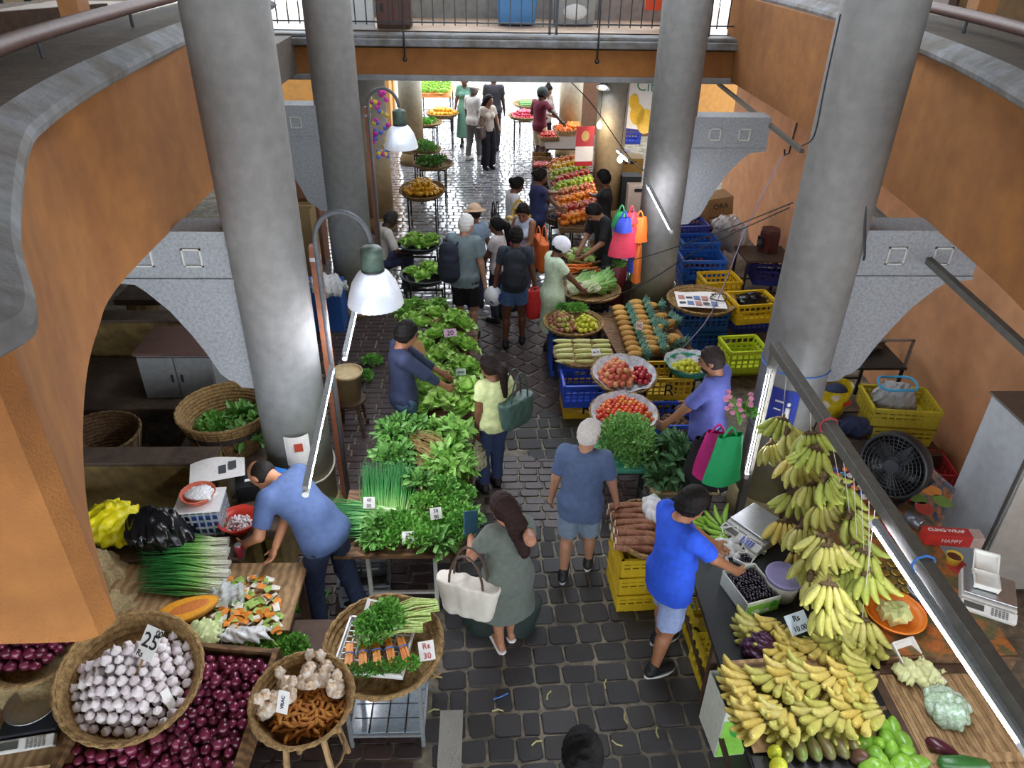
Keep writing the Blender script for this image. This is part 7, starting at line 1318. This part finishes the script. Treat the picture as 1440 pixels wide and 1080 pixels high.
# signs on the near right column, wall panel
bs_ = thing('toilet_sign', 'blue toilet sign with white figure on the near right column', 'sign', (2.63, 5.45, 1.28)); b = MB(); b.sheet(lambda u, v: (math.sin(-.95+.85*u)*.286, -math.cos(-.95+.85*u)*.286, .4*(v-.5)), 10, 3); b.build('sheet', mat('sign_blue', '#2c3f9c', .45, .05), bs_)
def onc(a, z): return (math.sin(a)*.29, -math.cos(a)*.29, z)
fgm = MB().ell(onc(-.35, .07), (.018, .012, .02), 10, 6); fgm.tube([onc(-.35, .035), onc(-.35, -.04)], .022, 8); fgm.build('figure_head_and_torso', white_p, bs_, smooth=True)
for s in (-1, 1): MB().tube([onc(-.35+s*.04, -.04), onc(-.35+s*.05, -.13)], .009, 6).build('figure_leg', white_p, bs_)
MB().tube([onc(-.75, 0), onc(-.55, 0)], .006, 6).build('arrow', white_p, bs_); MB().tube([onc(-.75, .08), onc(-.5, .08)], .008, 6).build('text_bar', white_p, bs_)
for z_, c_ in ((1.62, blue_t), (.98, wire_m), (1.06, wire_m)): MB().tube([(2.63+math.cos(x)*.286, 5.45+math.sin(x)*.286, z_) for x in np.linspace(0, 2*PI, 30)], .006, 5).build('tie_ring', c_); tag(COL.objects[-1], ('blue cord round the near right column', 'lower black cord round the near right column', 'upper black cord round the near right column')[(1.62, .98, 1.06).index(z_)], 'cord')
tag(MB().box((4.71, 10.0, 1.6), (.02, 1.1, 1.6)).build('notice_board', mat('panel_white', '#c9cbd2', .6, .08, 3)), 'tall white panel fixed on the orange wall', 'panel')
tag(MB().tube([(4.7, 11.6, 2.3), (4.69, 11.65, 1.8), (4.67, 11.75, 1.75), (4.67, 11.8, 1.82)], .014, 6).build('iron_hook', steel_dark), 'black iron hook on the orange wall', 'hook')
# wires
def wire(label, p, r_=.006, m=None): o = MB().tube(smooth_path(p, 30), r_, 5).build('cable', m or wire_m, smooth=True); tag(o, label, 'cable')
wire('long black cable sagging across the aisle to the right column', [PY(520, 425, 9.6), PY(700, 405, 9.0), PY(880, 368, 8.4), PY(1000, 330, 7.5), PY(1115, 285, 5.9)])
wire('second black cable below the first across the aisle', [PY(560, 450, 9.6), PY(740, 445, 8.8), PY(880, 410, 8.2), PY(985, 350, 7.6), PY(1110, 292, 5.95)])
wire('black cable running down the near right column', [PY(1182, 20, 5.1), PY(1160, 120, 5.15), PY(1145, 190, 5.2), PY(1128, 205, 5.6)])
wire('pale cord hanging from the right wall over the crates', [PY(1100, 220, 7.2), PY(1050, 320, 7.4), PY(1000, 440, 7.6), PY(950, 500, 7.7)], .006, mat('cord_lilac', '#a5a0c0', .6, 0))
wire('thin brown cable along the fruit lamps', [PY(800, 112, 12.5), PY(835, 150, 12.6), PY(880, 215, 12.4), PY(905, 240, 11.0)], .008)
MB().bar((3.52, 6.66, 2.6), (3.2, 3.0, 2.6), .05).build('steel_angle', gst); tag(COL.objects[-1], 'grey steel angle bar under the near right parapet', 'bar')
MB().bar((3.52, 12.0, 2.75), (3.36, 8.0, 2.75), .045).build('steel_angle', gst); tag(COL.objects[-1], 'grey steel angle bar beyond the second right bracket', 'bar')
MB().tube([PY(1217, 285, 5.2), PY(1216, 360, 5.2), PY(1214, 366, 5.18)], .009, 6).build('iron_rod', steel_dark); tag(COL.objects[-1], 'thin iron rod hanging before the near right bracket', 'rod')
# ------------------------------------------------------------------ carried things
def tote(label, c, sz, m, rz=0, lean=0, hm=None, taper=.8, name='handbag', hl=.25):
    t = thing(name, label, 'bag', c, rz, rot=(lean, 0, rz)); w_, d, h = sz; F = Field((-w_, -d-.05, -.05), (w_, d+.05, h+.06), .012)
    F.cone((-w_*.36*taper, 0, .05), (-w_*.42, 0, h-.02), d*.5, d*.42, .03); F.cone((w_*.36*taper, 0, .05), (w_*.42, 0, h-.02), d*.5, d*.42, .03)
    for k_ in np.linspace(-.3, .3, 5): F.cone((w_*k_*taper, 0, .05), (w_*k_, 0, h-.02), d*.5, d*.45, .03)
    F.plane((0, 0, h), (0, 0, 1)); F.wrinkle(.003, 22, 3); obj('body', F.mesh('body', m), t)
    for s in (-1, 1): MB().tube([(w_*.3*math.cos(a), s*d*.3, h-.02+hl*math.sin(a)) for a in np.linspace(0, PI, 12)], .009, 6).build('handle', hm or m, t)
    return t
I = dress; R = rotz(I['th']); L = lambda v: tuple(I['base']+R@np.array(v))
tote('white checked tote bag with brown handles on the arm of the dress woman', L((-.3, .0, .55)), (.42, .15, .3), mat('white_check', '#d8d2c6', .6, .12, 60), -.35, 0, mat('brown_leather', '#4d3a30', .5, .1), hl=.3)
wl = thing('wallet_case', 'teal blue wallet held by the dress woman', 'wallet', tuple(I['hand'][-1]+np.array((.0, .06, .09))), rot=(1.1, .2, .4)); MB().box((0, 0, 0), (.11, .17, .014)).build('cover', mat('teal_leather', '#2c5468', .45, .08), wl, bev=.004); MB().box((.004, 0, .001), (.1, .16, .008)).build('phone', black_p, wl)
tote('large dark green shopping bag on the ground beside the dress woman', (P(702, 893, 0).x, P(702, 893, 0).y+.12, 0), (.5, .3, .28), mat('dark_green_cloth', '#1c2a26', .7, .15, 8), -.1, hl=.08, name='shopping_bag')
I = yel; R = rotz(I['th']); L = lambda v: tuple(I['base']+R@np.array(v))
tote('grey green leather handbag on the shoulder of the yellow top woman', L((.18, -.1, .8)), (.34, .15, .28), mat('green_leather', '#46615a', .45, .1), I['th']+.25, hm=mat('dark_strap', '#3a4744', .5, 0), hl=.3)
bag_blob('plastic_bag', 'clear plastic bag of fruit held by the yellow top woman', tuple(I['hand'][-1]+np.array((-.02, -.03, -.42))), (.09, .08, .14), mat('fruit_bag', '#c9c7a0', .25, .2, 20, alpha=.85), 3, .01, 34, .011, knot=True, cut=False)
tote('white and red printed bag held in front of the yellow top woman', L((.12, .2, .66)), (.3, .1, .32), mat('print_bag', '#d9d2d0', .5, .1, 5, col2='#c8424a', c2pos=(.56, .6)), I['th']+.4, hl=.12, name='shopping_bag')
def backpack(label, I, off, sc=1., c_='#1f242e'):
    t = thing('backpack', label, 'backpack', tuple(I['up'](off)), rot=(0, 0, I['th'])); m = cloth('bp', c_); F = Field((-.25, -.25, -.35), (.25, .25, .35), .014)
    F.cone((0, -.02, -.14*sc), (0, -.01, .12*sc), .14*sc, .12*sc, .03, flat=((0, 1, 0), .65)); F.cone((0, -.09*sc, -.12*sc), (0, -.08*sc, 0), .1*sc, .09*sc, .02, flat=((0, 1, 0), .5)); F.wrinkle(.003, 26, 2); obj('body', F.mesh('body', m), t)
    for s in (-1, 1): MB().tube([(s*.08, .04, .18*sc), (s*.1, .1, .22*sc), (s*.11, .2, .17*sc), (s*.12, .22, .0), (s*.11, .1, -.14*sc)], .014, 6).build('strap', m, t, smooth=True)
    MB().box((0, -.135*sc, -.02), (.18*sc, .006, .008)).build('zip', black_p, t)
backpack('black backpack worn by the denim shorts shopper', pack, (0, -.19, 1.22), 1.1); backpack('dark navy rucksack slung on the left of the grey tshirt man', grey, (-.13, -.19, 1.18), 1.05, '#23283a')
hm_ = thing('motorcycle_helmet', 'white and blue motorcycle helmet held by the backpack shopper', 'helmet', tuple(pack['hand'][-1]+np.array((-.02, .0, -.12))), .4); F = Field((-.2, -.2, -.2), (.2, .2, .2), .01); F.ell((0, 0, 0), (.12, .145, .13)); F.ell((0, .15, -.01), (.085, .07, .06), op='sub'); F.plane((0, 0, -.11), (0, 0, -1)); obj('shell', F.mesh('shell', mat('helmet_white', '#d6d8dc', .25, .1, 4, col2='#3a4a9a', c2pos=(.6, .63))), hm_); MB().ell((0, .1, .0), (.085, .03, .05), 12, 8).build('visor', mat('visor', '#1b1e24', .1, 0), hm_, smooth=True)
tote('bright red bag in the right hand of the backpack shopper', tuple(pack['hand'][1]+np.array((0, 0, -.48))), (.2, .08, .42), mat('red_film', '#c82a2a', .5, .1), .2, hl=.06, name='shopping_bag')
I = oran; tote('big orange shopping bag on the shoulder of the braid woman', tuple(I['base']+rotz(I['th'])@np.array((-.28, -.02, .72))), (.42, .14, .42), mat('orange_nonwoven', '#e2702a', .6, .08), I['th']+PI/2+.9, hl=.2, name='shopping_bag'); hangbag('magenta bag held open by the braid woman', tuple(I['base']+rotz(I['th'])@np.array((.0, .32, 1.05))), .32, .5, pk_, I['th'])
I = yb; tote('yellow and white printed shopping bag of the bun woman', tuple(I['base']+rotz(I['th'])@np.array((.25, .02, .68))), (.34, .12, .4), mat('yellow_bag', '#e0b52c', .5, .08, 5, col2='#e3ded6', c2pos=(.58, .62)), I['th']+PI/2, hl=.25, name='shopping_bag'); tote('black handbag at the side of the bun woman', tuple(I['base']+rotz(I['th'])@np.array((-.1, -.25, .72))), (.26, .1, .3), bk_, I['th'], hl=.2)
I = wt; tote('brown handbag on the arm of the pale top woman', tuple(I['base']+rotz(I['th'])@np.array((.2, .08, .72))), (.34, .13, .26), mat('taupe_leather', '#5d4d4a', .5, .1), I['th']+.6, hl=.2)
# ------------------------------------------------------------------ litter on the paving
lm = mat('straw_scrap', '#b9b27a', .7, .1); r7 = random.Random(9)
for i, (x, y) in enumerate([(852, 962), (772, 978), (755, 1045), (868, 1045), (700, 1000), (925, 1030), (615, 950), (610, 1000), (880, 1010), (640, 1060)]):
    q = P(x, y, .006); k = r7.uniform(0, 3); o = MB().tube([(-.04, 0, 0), (0, .012, .004), (.04, 0, 0)], .006, 5).build('vegetable_scrap', lm, None, q, rz=k); tag(o, 'small pale vegetable scrap lying on the paving', 'scrap', 'scraps on the paving')
q = P(705, 980, .006); tag(MB().tube([(-.06, -.02, 0), (0, 0, .004), (.05, .03, 0)], .005, 5).build('plastic_strip', blue_t, None, q), 'thin blue plastic strip on the paving', 'strip')
q = P(615, 950, .006); tag(MB().tube([(-.03, -.02, 0), (.03, .02, 0)], [.006, .003], 5).build('carrot_peel', stick_m, None, q), 'small orange peel beside the celery stand', 'peel')
